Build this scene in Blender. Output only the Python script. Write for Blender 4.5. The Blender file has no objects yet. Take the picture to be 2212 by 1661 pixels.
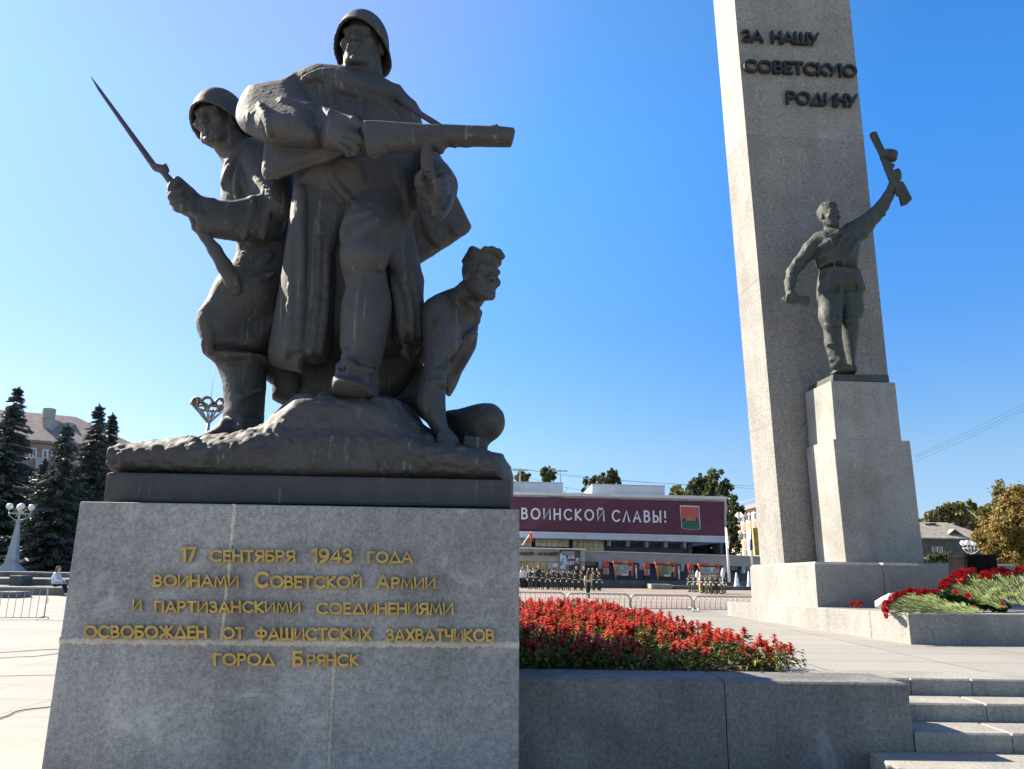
import bpy, bmesh, math, random
import numpy as np
from mathutils import Vector, Matrix
random.seed(7)
RNG = np.random.default_rng(11)
scene = bpy.context.scene
COL = scene.collection
rad = math.radians

# ------------------------------------------------------------------ camera
FPX, CX, CY = 1660.0, 1106.0, 830.5          # focal length and centre, in units of a 2212 px wide picture
PITCH, ROLL, EYE = rad(13.47), 0.013, 1.75
F_ = np.array([0, math.cos(PITCH), math.sin(PITCH)])
U0 = np.array([0, -math.sin(PITCH), math.cos(PITCH)])
X0 = np.array([1.0, 0, 0])
R_ = math.cos(ROLL) * X0 + math.sin(ROLL) * U0
U_ = math.cos(ROLL) * U0 - math.sin(ROLL) * X0
cam_data = bpy.data.cameras.new('camera')
cam_data.sensor_width = 36.0
cam_data.lens = 36.0 * FPX / 2212.0
cam_data.clip_start, cam_data.clip_end = 0.1, 4000
cam = bpy.data.objects.new('camera', cam_data)
COL.objects.link(cam)
cam.matrix_world = Matrix(((R_[0], U_[0], -F_[0], 0), (R_[1], U_[1], -F_[1], 0), (R_[2], U_[2], -F_[2], EYE), (0, 0, 0, 1)))
scene.camera = cam

# ------------------------------------------------------------------ light
SUN_EL = 36.0
SUN_DIR = np.array([-0.88, 0.47]); SUN_DIR /= np.linalg.norm(SUN_DIR)     # horizontal direction towards the sun
world = bpy.data.worlds.new('World'); scene.world = world
world.use_nodes = True
wn = world.node_tree
bg = wn.nodes['Background']
sky = wn.nodes.new('ShaderNodeTexSky')
sky.sky_type = 'NISHITA'; sky.sun_disc = False
sky.sun_elevation = rad(SUN_EL)
sky.sun_rotation = math.atan2(SUN_DIR[0], SUN_DIR[1])
sky.altitude = 150; sky.air_density = 1.0; sky.dust_density = 0.25; sky.ozone_density = 2.0
hs = wn.nodes.new('ShaderNodeHueSaturation'); hs.inputs['Saturation'].default_value = 1.0
wn.links.new(sky.outputs[0], hs.inputs['Color'])
geo = wn.nodes.new('ShaderNodeTexCoord'); sep = wn.nodes.new('ShaderNodeSeparateXYZ')
wn.links.new(geo.outputs['Generated'], sep.inputs[0])
tint = wn.nodes.new('ShaderNodeValToRGB'); el_ = tint.color_ramp.elements     # clear autumn air: a bluer, more even sky down to the rooftops
SKY_TINT = ((0.0, (.22, .26, .44)), (.06, (.255, .29, .40)), (.14, (.27, .335, .40)), (.30, (.185, .363, .54)), (.50, (.15, .44, .70)), (.68, (.15, .42, .64)), (.85, (.30, .40, .46)), (1.0, (.42, .44, .45)))  # stops above the view are greyed to whiten the fill light
while len(el_) < len(SKY_TINT): el_.new(.5)
for e_, (p_, c_) in zip(el_, SKY_TINT): e_.position = p_; e_.color = c_ + (1,)
wn.links.new(sep.outputs['Z'], tint.inputs[0])
back = wn.nodes.new('ShaderNodeMapRange'); back.interpolation_type = 'SMOOTHSTEP'      # unseen sky behind the camera greyed to neutralise the blue fill in shade
for k_, v_ in (('From Min', .05), ('From Max', -.45), ('To Min', 0), ('To Max', 1)): back.inputs[k_].default_value = v_
wn.links.new(sep.outputs['Y'], back.inputs['Value'])
pale = wn.nodes.new('ShaderNodeMix'); pale.data_type = 'RGBA'; pale.inputs[7].default_value = (.38, .41, .45, 1)
wn.links.new(back.outputs[0], pale.inputs[0]); wn.links.new(tint.outputs[0], pale.inputs[6])
mul = wn.nodes.new('ShaderNodeMix'); mul.data_type = 'RGBA'; mul.blend_type = 'MULTIPLY'; mul.inputs[0].default_value = 1.0
wn.links.new(hs.outputs[0], mul.inputs[6]); wn.links.new(pale.outputs[2], mul.inputs[7])
gain = wn.nodes.new('ShaderNodeVectorMath'); gain.operation = 'SCALE'; gain.inputs['Scale'].default_value = 2.0
wn.links.new(mul.outputs[2], gain.inputs[0])
# the pale aureole round the sun
dot = wn.nodes.new('ShaderNodeVectorMath'); dot.operation = 'DOT_PRODUCT'; nrm = wn.nodes.new('ShaderNodeVectorMath'); nrm.operation = 'NORMALIZE'
wn.links.new(geo.outputs['Generated'], nrm.inputs[0]); wn.links.new(nrm.outputs[0], dot.inputs[0])
dot.inputs[1].default_value = (SUN_DIR[0] * math.cos(rad(SUN_EL)), SUN_DIR[1] * math.cos(rad(SUN_EL)), math.sin(rad(SUN_EL)))
aur = wn.nodes.new('ShaderNodeValToRGB'); ae = aur.color_ramp.elements
AUREOLE = ((0.30, (0, 0, 0)), (.60, (.20, .23, .12)), (.80, (.74, .38, .30)), (1.0, (1.0, .40, .5)))
while len(ae) < len(AUREOLE): ae.new(.5)
for e_, (p_, c_) in zip(ae, AUREOLE): e_.position = p_; e_.color = c_ + (1,)
wn.links.new(dot.outputs['Value'], aur.inputs[0])
aug = wn.nodes.new('ShaderNodeVectorMath'); aug.operation = 'SCALE'; aug.inputs['Scale'].default_value = 1.6
wn.links.new(aur.outputs[0], aug.inputs[0])
sm = wn.nodes.new('ShaderNodeVectorMath'); sm.operation = 'ADD'
wn.links.new(gain.outputs[0], sm.inputs[0]); wn.links.new(aug.outputs[0], sm.inputs[1]); wn.links.new(sm.outputs[0], bg.inputs[0])
bg.inputs[1].default_value = 0.072
sl = bpy.data.lights.new('sun', 'SUN'); sl.energy = 5.0; sl.angle = rad(0.53); sl.color = (1.0, 0.89, 0.72)
so = bpy.data.objects.new('sun', sl); COL.objects.link(so)
sd = Vector((SUN_DIR[0] * math.cos(rad(SUN_EL)), SUN_DIR[1] * math.cos(rad(SUN_EL)), math.sin(rad(SUN_EL))))
so.rotation_euler = sd.to_track_quat('Z', 'Y').to_euler()
so.location = (-30, 15, 30)
scene.view_settings.view_transform = 'Standard'
scene.view_settings.look = 'None'
scene.view_settings.exposure = 1.52
scene.view_settings.gamma = 1.0
try:
    scene.cycles.max_bounces = 6
except Exception:
    pass

# ------------------------------------------------------------------ pixel <-> place
def ray(u, v):
    return F_ * FPX + (u - CX) * R_ - (v - CY) * U_
def P(u, v, Y):
    """The place at forward distance Y seen at (u, v)."""
    r = ray(u, v); t = Y / r[1]
    return np.array([r[0] * t, Y, EYE + r[2] * t])
def G(u, v, z):
    """The place at height z seen at (u, v)."""
    r = ray(u, v); t = (z - EYE) / r[2]
    return np.array([r[0] * t, r[1] * t, z])
def mpp(u, v, Y):
    """Metres per picture unit there."""
    return Y / ray(u, v)[1]
def crop(x0, y0, s):
    return lambda x, y: ((x0 + x / s) / 1.8517, (y0 + y / s) / 1.8517)

# ------------------------------------------------------------------ object helpers
def tag(o, label=None, cat=None, group=None, kind=None):
    if label: o['label'] = label
    if cat: o['category'] = cat
    if group: o['group'] = group
    if kind: o['kind'] = kind
    return o
def thing(name, loc, label, cat, group=None, rz=0.0):
    o = bpy.data.objects.new(name, None); COL.objects.link(o)
    o.location = tuple(float(c) for c in loc); o.rotation_euler = (0, 0, rz)
    o.empty_display_size = 0.2
    return tag(o, label, cat, group)
def world_of(o):
    m = Matrix.LocRotScale(o.location, o.rotation_euler, o.scale)
    return world_of(o.parent) @ m if o.parent else m
def mesh_obj(name, V, Fc, mat, parent=None, local=False, smooth=False, mats=None, fmat=None, loc=None):
    """ONE mesh object. Vertices are in world space unless local."""
    V = np.asarray(V, dtype=np.float64).reshape(-1, 3)
    if parent is not None and not local:
        inv = np.array(world_of(parent).inverted())
        V = V @ inv[:3, :3].T + inv[:3, 3]
    if loc is not None:
        V = V - np.asarray(loc)
    me = bpy.data.meshes.new(name)
    if isinstance(Fc, np.ndarray):
        n, k = Fc.shape
        me.vertices.add(len(V)); me.vertices.foreach_set('co', V.astype(np.float32).ravel())
        me.loops.add(n * k); me.loops.foreach_set('vertex_index', Fc.astype(np.int32).ravel())
        me.polygons.add(n); me.polygons.foreach_set('loop_start', np.arange(0, n * k, k, dtype=np.int32))
        me.update(calc_edges=True)
    else:
        me.from_pydata([tuple(v) for v in V], [], Fc)
    for m in (mats or [mat]):
        me.materials.append(m)
    if fmat is not None:
        me.polygons.foreach_set('material_index', np.asarray(fmat, dtype=np.int32))
    if smooth:
        me.polygons.foreach_set('use_smooth', np.ones(len(me.polygons), dtype=bool))
    me.update()
    o = bpy.data.objects.new(name, me); COL.objects.link(o)
    if parent is not None: o.parent = parent
    if loc is not None: o.location = tuple(float(c) for c in loc)
    return o
def copy_tree(o, parent=None):
    c = o.copy(); COL.objects.link(c); c.parent = parent
    if parent is not None: c.matrix_parent_inverse = o.matrix_parent_inverse.copy()
    for ch in list(o.children): copy_tree(ch, c)
    return c

class MB:
    """Collects shapes, then links them as ONE mesh object."""
    def __init__(s): s.v = []; s.f = []; s.m = []; s.cur = 0
    def add(s, V, Fc):
        b = len(s.v); s.v += [tuple(map(float, p)) for p in V]; s.f += [tuple(i + b for i in q) for q in Fc]
        s.m += [s.cur] * len(Fc)
    def box(s, lo, hi, bev=0.0):
        (a, b, c), (d, e, g) = lo, hi
        if bev <= 0:
            V = [(x, y, z) for z in (c, g) for y in (b, e) for x in (a, d)]
            s.add(V, [(0, 2, 3, 1), (4, 5, 7, 6), (0, 1, 5, 4), (2, 6, 7, 3), (0, 4, 6, 2), (1, 3, 7, 5)])
        else:
            s.prism([(a, b), (d, b), (d, e), (a, e)], c, g, bev)
    def prism(s, poly, z0, z1, bev=0.0, top=None):
        """poly: ccw xy points; top: xy points at z1 (taper)."""
        n = len(poly); top = top or poly
        rings = []
        if bev > 0:
            def inset(pl, b):
                out = []
                for i in range(n):
                    p, q, r = (Vector(pl[i - 1]), Vector(pl[i]), Vector(pl[(i + 1) % n]))
                    e1 = (q - p).normalized(); e2 = (r - q).normalized()
                    n1 = Vector((-e1.y, e1.x)); n2 = Vector((-e2.y, e2.x))
                    k = n1 + n2; k = k / max(0.3, k.dot(k)) * 2
                    out.append(tuple(q + k * b))
                return out
            rings = [(inset(poly, bev), z0), (poly, z0 + bev), (top, z1 - bev), (inset(top, bev), z1)]
        else:
            rings = [(poly, z0), (top, z1)]
        V = [(x, y, z) for pl, z in rings for x, y in pl]
        Fc = [tuple(reversed(range(n)))]
        for k in range(len(rings) - 1):
            for i in range(n):
                j = (i + 1) % n
                Fc.append((k * n + i, k * n + j, (k + 1) * n + j, (k + 1) * n + i))
        Fc.append(tuple((len(rings) - 1) * n + i for i in range(n)))
        s.add(V, Fc)
    def hexa(s, A, B):
        """A, B: two matching quads (front, back)."""
        V = list(A) + list(B)
        s.add(V, [(0, 1, 2, 3), (7, 6, 5, 4), (0, 4, 5, 1), (1, 5, 6, 2), (2, 6, 7, 3), (3, 7, 4, 0)])
    def tube(s, pts, r, n=8, cap=True):
        pts = [Vector(tuple(map(float, p))) for p in pts]
        rr = r if isinstance(r, (list, tuple)) else [r] * len(pts)
        b = len(s.v); up = None
        for i, p in enumerate(pts):
            d = (pts[min(i + 1, len(pts) - 1)] - pts[max(i - 1, 0)]).normalized()
            if up is None: up = d.orthogonal().normalized()
            a = (up - d * up.dot(d)).normalized(); up = a; c = d.cross(a)
            for k in range(n):
                t = 2 * math.pi * k / n
                q = p + (a * math.cos(t) + c * math.sin(t)) * rr[i]
                s.v.append(tuple(q))
        L = len(pts)
        for i in range(L - 1):
            for k in range(n):
                j = (k + 1) % n
                s.f.append((b + i * n + k, b + i * n + j, b + (i + 1) * n + j, b + (i + 1) * n + k)); s.m.append(s.cur)
        if cap:
            s.f.append(tuple(b + k for k in reversed(range(n)))); s.m.append(s.cur)
            s.f.append(tuple(b + (L - 1) * n + k for k in range(n))); s.m.append(s.cur)
    def lathe(s, prof, c=(0, 0, 0), n=16):
        b = len(s.v); L = len(prof)
        for r, z in prof:
            for k in range(n):
                t = 2 * math.pi * k / n
                s.v.append((c[0] + r * math.cos(t), c[1] + r * math.sin(t), c[2] + z))
        for i in range(L - 1):
            for k in range(n):
                j = (k + 1) % n
                s.f.append((b + i * n + k, b + i * n + j, b + (i + 1) * n + j, b + (i + 1) * n + k)); s.m.append(s.cur)
        s.f.append(tuple(b + k for k in reversed(range(n)))); s.m.append(s.cur)
        s.f.append(tuple(b + (L - 1) * n + k for k in range(n))); s.m.append(s.cur)
    def build(s, name, mat, parent=None, **kw):
        mats = mat if isinstance(mat, list) else None
        return mesh_obj(name, s.v, s.f, None if mats else mat, parent, mats=mats, fmat=(s.m if mats else None), **kw)
# ------------------------------------------------------------------ materials
class NT:
    def __init__(s, name):
        s.m = bpy.data.materials.new(name); s.m.use_nodes = True
        s.t = s.m.node_tree; s.b = s.t.nodes['Principled BSDF']
        s.tc = s.t.nodes.new('ShaderNodeTexCoord')
    def n(s, kind, **kw):
        nd = s.t.nodes.new(kind)
        for k, v in kw.items():
            if k.startswith('_'): setattr(nd, k[1:], v)
            else: nd.inputs[k.replace('__', ' ')].default_value = v
        return nd
    def l(s, a, b): s.t.links.new(a, b)
    def vec(s, scale=(1, 1, 1), src='Object'):
        mp = s.n('ShaderNodeMapping'); mp.inputs['Scale'].default_value = scale
        s.l(s.tc.outputs[src], mp.inputs['Vector']); return mp.outputs[0]
    def noise(s, scale, detail=4, rough=0.55, sv=(1, 1, 1), dist=0.0):
        nd = s.n('ShaderNodeTexNoise', Scale=scale, Detail=detail, Roughness=rough, Distortion=dist)
        s.l(s.vec(sv), nd.inputs['Vector']); return nd.outputs['Fac']
    def ramp(s, src, stops):
        nd = s.n('ShaderNodeValToRGB'); e = nd.color_ramp.elements
        while len(e) < len(stops): e.new(0.5)
        for el, (p, c) in zip(e, stops):
            el.position = p; el.color = (c, c, c, 1) if isinstance(c, (int, float)) else tuple(c) + (1,)
        s.l(src, nd.inputs[0]); return nd.outputs[0]
    def mix(s, fac, a, b, mode='MIX'):
        nd = s.n('ShaderNodeMix', _data_type='RGBA', _blend_type=mode)
        for i, x in ((0, fac), (6, a), (7, b)):
            if isinstance(x, (int, float)): nd.inputs[i].default_value = x if i == 0 else (x, x, x, 1)
            elif isinstance(x, tuple): nd.inputs[i].default_value = x + (1,)
            else: s.l(x, nd.inputs[i])
        return nd.outputs[2]
    def bump(s, h, strength=0.3, dist=0.02):
        nd = s.n('ShaderNodeBump', Strength=strength, Distance=dist)
        s.l(h, nd.inputs['Height']); s.l(nd.outputs[0], s.b.inputs['Normal'])
    def done(s, col=None, rough=0.7, metal=0.0, spec=0.3):
        if col is not None:
            if isinstance(col, tuple): s.b.inputs['Base Color'].default_value = col + (1,)
            else: s.l(col, s.b.inputs['Base Color'])
        if isinstance(rough, (int, float)): s.b.inputs['Roughness'].default_value = rough
        else: s.l(rough, s.b.inputs['Roughness'])
        s.b.inputs['Metallic'].default_value = metal
        s.b.inputs['Specular IOR Level'].default_value = spec
        return s.m
def plain(name, c, rough=0.6, metal=0.0, var=0.12, scale=6.0, bump=0.0, spec=0.3):
    t = NT(name)
    n = t.noise(scale, 5, 0.6)
    lo = tuple(max(0.0, x * (1 - var * 1.6)) for x in c); hi = tuple(min(1.0, x * (1 + var)) for x in c)
    col = t.ramp(n, [(0.3, lo), (0.7, hi)])
    if bump: t.bump(t.noise(scale * 6, 3), bump, 0.01)
    return t.done(col, rough, metal, spec)
def granite(name, lo, mid, hi, stain=0.35, grain=90.0, bump=0.35, streak=0.0, blot=None):
    t = NT(name)
    g = t.noise(grain, 3, 0.7)
    g2 = t.noise(grain * 0.33, 4, 0.75)
    gm = t.n('ShaderNodeMath', _operation='ADD'); t.l(g, gm.inputs[0]); t.l(g2, gm.inputs[1])
    h = t.n('ShaderNodeMath', _operation='MULTIPLY'); t.l(gm.outputs[0], h.inputs[0]); h.inputs[1].default_value = 0.5
    base = t.ramp(h.outputs[0], [(0.36, lo), (0.5, mid), (0.64, hi)])
    s1 = t.ramp(t.noise(0.9, 6, 0.62, dist=0.4), [(0.3, 1 - stain), (0.62, 1.0)])
    col = t.mix(1.0, base, s1, 'MULTIPLY')
    if streak:
        s2 = t.ramp(t.noise(2.2, 5, 0.6, sv=(1, 1, 0.12)), [(0.38, 1 - streak), (0.6, 1.0)])
        col = t.mix(1.0, col, s2, 'MULTIPLY')
    if blot:
        b = t.ramp(t.noise(1.7, 7, 0.7, dist=1.2), [(0.56, 0.0), (0.68, 0.62)])
        col = t.mix(b, col, blot)
    oi = t.n('ShaderNodeObjectInfo'); mr = t.n('ShaderNodeMapRange'); mr.inputs['To Min'].default_value = .90; mr.inputs['To Max'].default_value = 1.08
    hv = t.n('ShaderNodeHueSaturation'); t.l(oi.outputs['Random'], mr.inputs['Value']); t.l(mr.outputs[0], hv.inputs['Value']); t.l(col, hv.inputs['Color'])
    t.bump(h.outputs[0], bump, 0.006)
    return t.done(hv.outputs[0], 0.75, 0, 0.3)

M = {}
M['granite_grey'] = granite('grey_granite', (0.20, 0.197, 0.19), (0.35, 0.346, 0.334), (0.515, 0.51, 0.49), 0.42, 85, 0.5, 0.16, (0.52, 0.51, 0.47))  # the pedestal stone's own grey
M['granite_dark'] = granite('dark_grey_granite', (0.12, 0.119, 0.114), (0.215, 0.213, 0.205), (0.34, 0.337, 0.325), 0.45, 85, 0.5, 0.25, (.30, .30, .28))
M['granite_pale'] = granite('pale_granite', (0.20, 0.195, 0.178), (0.32, 0.312, 0.285), (0.44, 0.43, 0.395), 0.32, 80, 0.35, 0.14, (.22, .21, .19))
M['aggregate'] = granite('exposed_aggregate', (0.14, 0.135, 0.125), (0.275, 0.265, 0.245), (0.43, 0.41, 0.375), 0.25, 60, 0.6, 0.12)
M['mortar'] = granite('pale_mortar', (0.36, 0.34, 0.28), (0.52, 0.49, 0.40), (0.64, 0.61, 0.51), 0.3, 30, 0.7)
def bronze(name, dark, light, lim=0.35):
    t = NT(name)
    n = t.noise(1.6, 6, 0.65)
    base = t.ramp(n, [(0.3, dark), (0.7, light)])
    runs = t.ramp(t.noise(13.0, 4, 0.6, sv=(1, 1, 0.06)), [(0.62, 0.0), (0.72, lim)])
    col = t.mix(runs, base, (0.23, 0.24, 0.23))
    f = t.ramp(t.noise(26, 4, 0.7), [(0.3, 0.86), (0.7, 1.08)])
    col = t.mix(1.0, col, f, 'MULTIPLY')
    hgt = t.n('ShaderNodeMath', _operation='ADD')
    t.l(t.noise(34, 4, 0.6, sv=(1, 1, .3)), hgt.inputs[0]); t.l(t.noise(95, 3, 0.7), hgt.inputs[1])
    t.bump(hgt.outputs[0], 0.40, 0.012)
    r = t.ramp(t.noise(5, 4), [(0.3, 0.58), (0.7, 0.8)])
    return t.done(col, r, 0.0, 0.5)
M['bronze'] = bronze('weathered_bronze', (0.040, 0.041, 0.041), (0.070, 0.070, 0.068), 0.6)
M['bronze_green'] = bronze('green_grey_bronze', (0.030, 0.036, 0.032), (0.055, 0.064, 0.056), 0.15)
M['bronze_letter'] = plain('dark_bronze_letter', (0.035, 0.036, 0.036), 0.5, 0.2)
M['brass'] = plain('aged_brass', (0.50, 0.34, 0.10), 0.42, 0.45, 0.2, 14, 0.15, 0.5)
# ------------------------------------------------------------------ sculpting with distance fields
_OFF = np.array([(i, j, k) for i in (0, 1) for j in (0, 1) for k in (0, 1)])
_EDG = [(a, b) for a in range(8) for b in range(a + 1, 8) if np.abs(_OFF[a] - _OFF[b]).sum() == 1]
def surface_nets(f, org, h):
    s = f < 0
    nx, ny, nz = f.shape
    cnt = np.zeros((nx - 1, ny - 1, nz - 1), np.int8)
    for o in _OFF:
        cnt += s[o[0]:nx - 1 + o[0], o[1]:ny - 1 + o[1], o[2]:nz - 1 + o[2]]
    idx = np.argwhere((cnt > 0) & (cnt < 8))
    vals = np.stack([f[idx[:, 0] + o[0], idx[:, 1] + o[1], idx[:, 2] + o[2]] for o in _OFF], 1)
    acc = np.zeros((len(idx), 3)); num = np.zeros(len(idx))
    for a, b in _EDG:
        va, vb = vals[:, a], vals[:, b]
        m = (va < 0) != (vb < 0)
        t = np.where(m, va / np.where(m, va - vb, 1), 0)
        acc += np.where(m[:, None], _OFF[a] + t[:, None] * (_OFF[b] - _OFF[a]), 0); num += m
    V = np.asarray(org) + h * (idx + acc / num[:, None])
    vid = np.full(cnt.shape, -1, np.int64); vid[tuple(idx.T)] = np.arange(len(idx))
    quads = []
    for ax in range(3):
        b, c = (ax + 1) % 3, (ax + 2) % 3
        sl0 = [slice(1, -1)] * 3; sl1 = [slice(1, -1)] * 3
        sl0[ax] = slice(0, -1); sl1[ax] = slice(1, None)
        s0, s1 = s[tuple(sl0)], s[tuple(sl1)]
        e = np.argwhere(s0 != s1)
        flip = s0[tuple(e.T)]
        p = e.copy(); p[:, b] += 1; p[:, c] += 1
        def cell(db, dc):
            q = p.copy(); q[:, b] -= db; q[:, c] -= dc
            return vid[tuple(q.T)]
        q = np.stack([cell(1, 1), cell(0, 1), cell(0, 0), cell(1, 0)], 1)
        q[~flip] = q[~flip][:, ::-1]
        quads.append(q)
    Q = np.concatenate(quads)
    return V, Q[(Q >= 0).all(1)]

def catmull(pts, n=4):
    pts = np.asarray(pts, float); m = len(pts); out = []
    for i in range(m):
        p0, p1, p2, p3 = pts[i - 1], pts[i], pts[(i + 1) % m], pts[(i + 2) % m]
        for k in range(n):
            t = k / n
            out.append(0.5 * (2 * p1 + (p2 - p0) * t + (2 * p0 - 5 * p1 + 4 * p2 - p3) * t * t + (3 * p1 - p0 - 3 * p2 + p3) * t ** 3))
    return np.array(out)

def vnoise(x, y, z, scale, seed=0):
    """smooth value noise on broadcastable arrays"""
    x, y, z = np.broadcast_arrays(x * scale + seed * 7.3, y * scale + seed * 3.1, z * scale + seed * 5.7)
    xi, yi, zi = np.floor(x).astype(np.int64), np.floor(y).astype(np.int64), np.floor(z).astype(np.int64)
    fx, fy, fz = x - xi, y - yi, z - zi
    fx, fy, fz = (t * t * (3 - 2 * t) for t in (fx, fy, fz))
    def hsh(i, j, k):
        n = (i * 374761393 + j * 668265263 + k * 2147483647 + seed * 1274126177) & 0xffffffff
        n = ((n ^ (n >> 13)) * 1274126177) & 0xffffffff
        return ((n ^ (n >> 16)) & 0xffff) / 32767.5 - 1
    r = 0
    for a in (0, 1):
        for b in (0, 1):
            for c in (0, 1):
                r = r + hsh(xi + a, yi + b, zi + c) * (fx if a else 1 - fx) * (fy if b else 1 - fy) * (fz if c else 1 - fz)
    return r

class Sculpt:
    def __init__(s, lo, hi, h):
        s.h = h; s.lo = np.asarray(lo, float)
        n = np.ceil((np.asarray(hi) - s.lo) / h).astype(int) + 1
        s.ax = [s.lo[i] + h * np.arange(n[i]) for i in range(3)]
        s.f = np.full(tuple(n), 9.0, np.float32)
    def blk(s, lo, hi, pad):
        sl = []
        for i in range(3):
            a = int(np.searchsorted(s.ax[i], lo[i] - pad)); b = int(np.searchsorted(s.ax[i], hi[i] + pad))
            sl.append(slice(max(a, 0), max(b, 1)))
        g = (s.ax[0][sl[0]][:, None, None], s.ax[1][sl[1]][None, :, None], s.ax[2][sl[2]][None, None, :])
        return tuple(sl), g
    def put(s, sl, d, k, sub=False):
        a = s.f[sl]
        if sub:
            d = -d
            if k > 0:
                hh = np.maximum(k - np.abs(a - d), 0) / k
                s.f[sl] = np.maximum(a, d) + hh * hh * k * 0.25
            else: s.f[sl] = np.maximum(a, d)
        else:
            if k > 0:
                hh = np.maximum(k - np.abs(a - d), 0) / k
                s.f[sl] = np.minimum(a, d) - hh * hh * k * 0.25
            else: s.f[sl] = np.minimum(a, d)
    # chain of tapered round bones; nodes = [(x,y,z,r)...] in metres
    def bones(s, nodes, k=0.04, sub=False):
        for (x0, y0, z0, r0), (x1, y1, z1, r1) in zip(nodes[:-1], nodes[1:]):
            a = np.array([x0, y0, z0]); b = np.array([x1, y1, z1]); d = b - a; L = max(d.dot(d), 1e-9)
            r = max(r0, r1)
            sl, (X, Y, Z) = s.blk(np.minimum(a, b) - r, np.maximum(a, b) + r, k + 2 * s.h)
            px, py, pz = X - a[0], Y - a[1], Z - a[2]
            t = np.clip((px * d[0] + py * d[1] + pz * d[2]) / L, 0, 1)
            q = np.sqrt((px - t * d[0]) ** 2 + (py - t * d[1]) ** 2 + (pz - t * d[2]) ** 2) - (r0 + t * (r1 - r0))
            s.put(sl, q, k, sub)
    # nodes seen in the picture: (u, v, Y, r in picture units)
    def limb(s, nodes, k=0.04, sub=False):
        s.bones([tuple(P(u, v, Y)) + (r * mpp(u, v, Y),) for u, v, Y, r in nodes], k, sub)
    def front(s, u, v):
        """where the line of sight first meets the body"""
        r = ray(u, v); Y = np.arange(s.ax[1][0], s.ax[1][-1], s.h * .5)
        t = Y / r[1]; X = r[0] * t; Z = EYE + r[2] * t
        i = np.rint((X - s.lo[0]) / s.h).astype(int); j = np.rint((Y - s.lo[1]) / s.h).astype(int); k = np.rint((Z - s.lo[2]) / s.h).astype(int)
        ok = (i >= 0) & (i < s.f.shape[0]) & (k >= 0) & (k < s.f.shape[2]) & (j < s.f.shape[1])
        i, j, k = (np.where(ok, a, 0) for a in (i, j, k))
        m = (s.f[i, j, k] < 0) & ok
        return float(Y[np.argmax(m)]) if m.any() else None
    def fold(s, pts, r, k=0.04, rise=0.55, sub=False):
        """a ridge (or groove) following the surface under the given picture points"""
        pts = np.asarray(pts, float)
        if len(pts) > 2:
            ext = np.vstack([2 * pts[0] - pts[1], pts, 2 * pts[-1] - pts[-2]]); out = []
            for i in range(1, len(ext) - 2):
                p0, p1, p2, p3 = ext[i - 1:i + 3]
                for t in (0, .25, .5, .75):
                    out.append(0.5 * (2 * p1 + (p2 - p0) * t + (2 * p0 - 5 * p1 + 4 * p2 - p3) * t * t + (3 * p1 - p0 - 3 * p2 + p3) * t ** 3))
            pts = np.array(out + [pts[-1]])
        seg = []; n = len(pts); chains = []
        Ys = [s.front(u, v) for u, v in pts]; Y2 = list(Ys)
        for i in range(n):
            w = [y for y in Ys[max(0, i - 3):i + 4] if y is not None and Ys[i] is not None and abs(y - Ys[i]) < .12]
            if w: Y2[i] = sum(w) / len(w)
        for i, (u, v) in enumerate(pts):
            Y = Y2[i]
            if Y is None or (seg and abs(Y - seg[-1][1]) > .3):
                if len(seg) > 1: chains.append(seg)
                seg = []
                if Y is None: continue
            rr = r * mpp(u, v, Y) * (0.45 + 0.55 * math.sin(math.pi * (i + .6) / (n + .2)))
            seg.append(tuple(P(u, v, Y + rr * (1 - 2 * rise))) + (rr,))
        if len(seg) > 1: chains.append(seg)
        for c in chains: s.bones(c, k, sub)
    def ell(s, c, r, Rm=None, k=0.03, sub=False):
        c = np.asarray(c); r = np.asarray(r); Rm = np.eye(3) if Rm is None else np.asarray(Rm)
        e = np.sqrt((Rm ** 2) @ (r ** 2))
        sl, (X, Y, Z) = s.blk(c - e, c + e, k + 2 * s.h)
        p = [X - c[0], Y - c[1], Z - c[2]]
        q = [Rm[0, i] * p[0] + Rm[1, i] * p[1] + Rm[2, i] * p[2] for i in range(3)]
        k0 = np.sqrt(sum((q[i] / r[i]) ** 2 for i in range(3)))
        k1 = np.sqrt(sum((q[i] / r[i] ** 2) ** 2 for i in range(3)))
        s.put(sl, k0 * (k0 - 1) / np.maximum(k1, 1e-6), k, sub)
    def box(s, c, hs, Rm=None, rnd=0.01, k=0.02, sub=False):
        c = np.asarray(c); hs = np.asarray(hs); Rm = np.eye(3) if Rm is None else np.asarray(Rm)
        e = np.abs(Rm) @ hs
        sl, (X, Y, Z) = s.blk(c - e, c + e, k + 2 * s.h)
        p = [X - c[0], Y - c[1], Z - c[2]]
        q = [np.abs(Rm[0, i] * p[0] + Rm[1, i] * p[1] + Rm[2, i] * p[2]) - hs[i] + rnd for i in range(3)]
        d = np.sqrt(sum(np.maximum(t, 0) ** 2 for t in q)) + np.minimum(np.maximum(np.maximum(q[0], q[1]), q[2]), 0) - rnd
        s.put(sl, d, k, sub)
    # a body with an outline: pts seen in the picture, centre depth given by control points, half thickness T, edge rounding Rr
    def form(s, pts, Y, T, Rr, k=0.04, smooth=True, sub=False, back=None, fold=None):
        pts = [tuple(p) for p in pts]
        if smooth: pts = [tuple(p) for p in catmull(pts, 4)]
        if isinstance(Y, (int, float)): cx = cz = 0.0; cc = float(Y)
        else:
            A = np.array([P(u, v, y) for (u, v), y in Y])
            if len(A) == 2:
                d = A[1] - A[0]; g = d[1] / (d[0] ** 2 + d[2] ** 2)
                cx, cz = g * d[0], g * d[2]; cc = A[0, 1] - cx * A[0, 0] - cz * A[0, 2]
            else:
                cx, cz, cc = np.linalg.lstsq(np.c_[A[:, 0], A[:, 2], np.ones(len(A))], A[:, 1], rcond=None)[0]
        W = []
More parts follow.
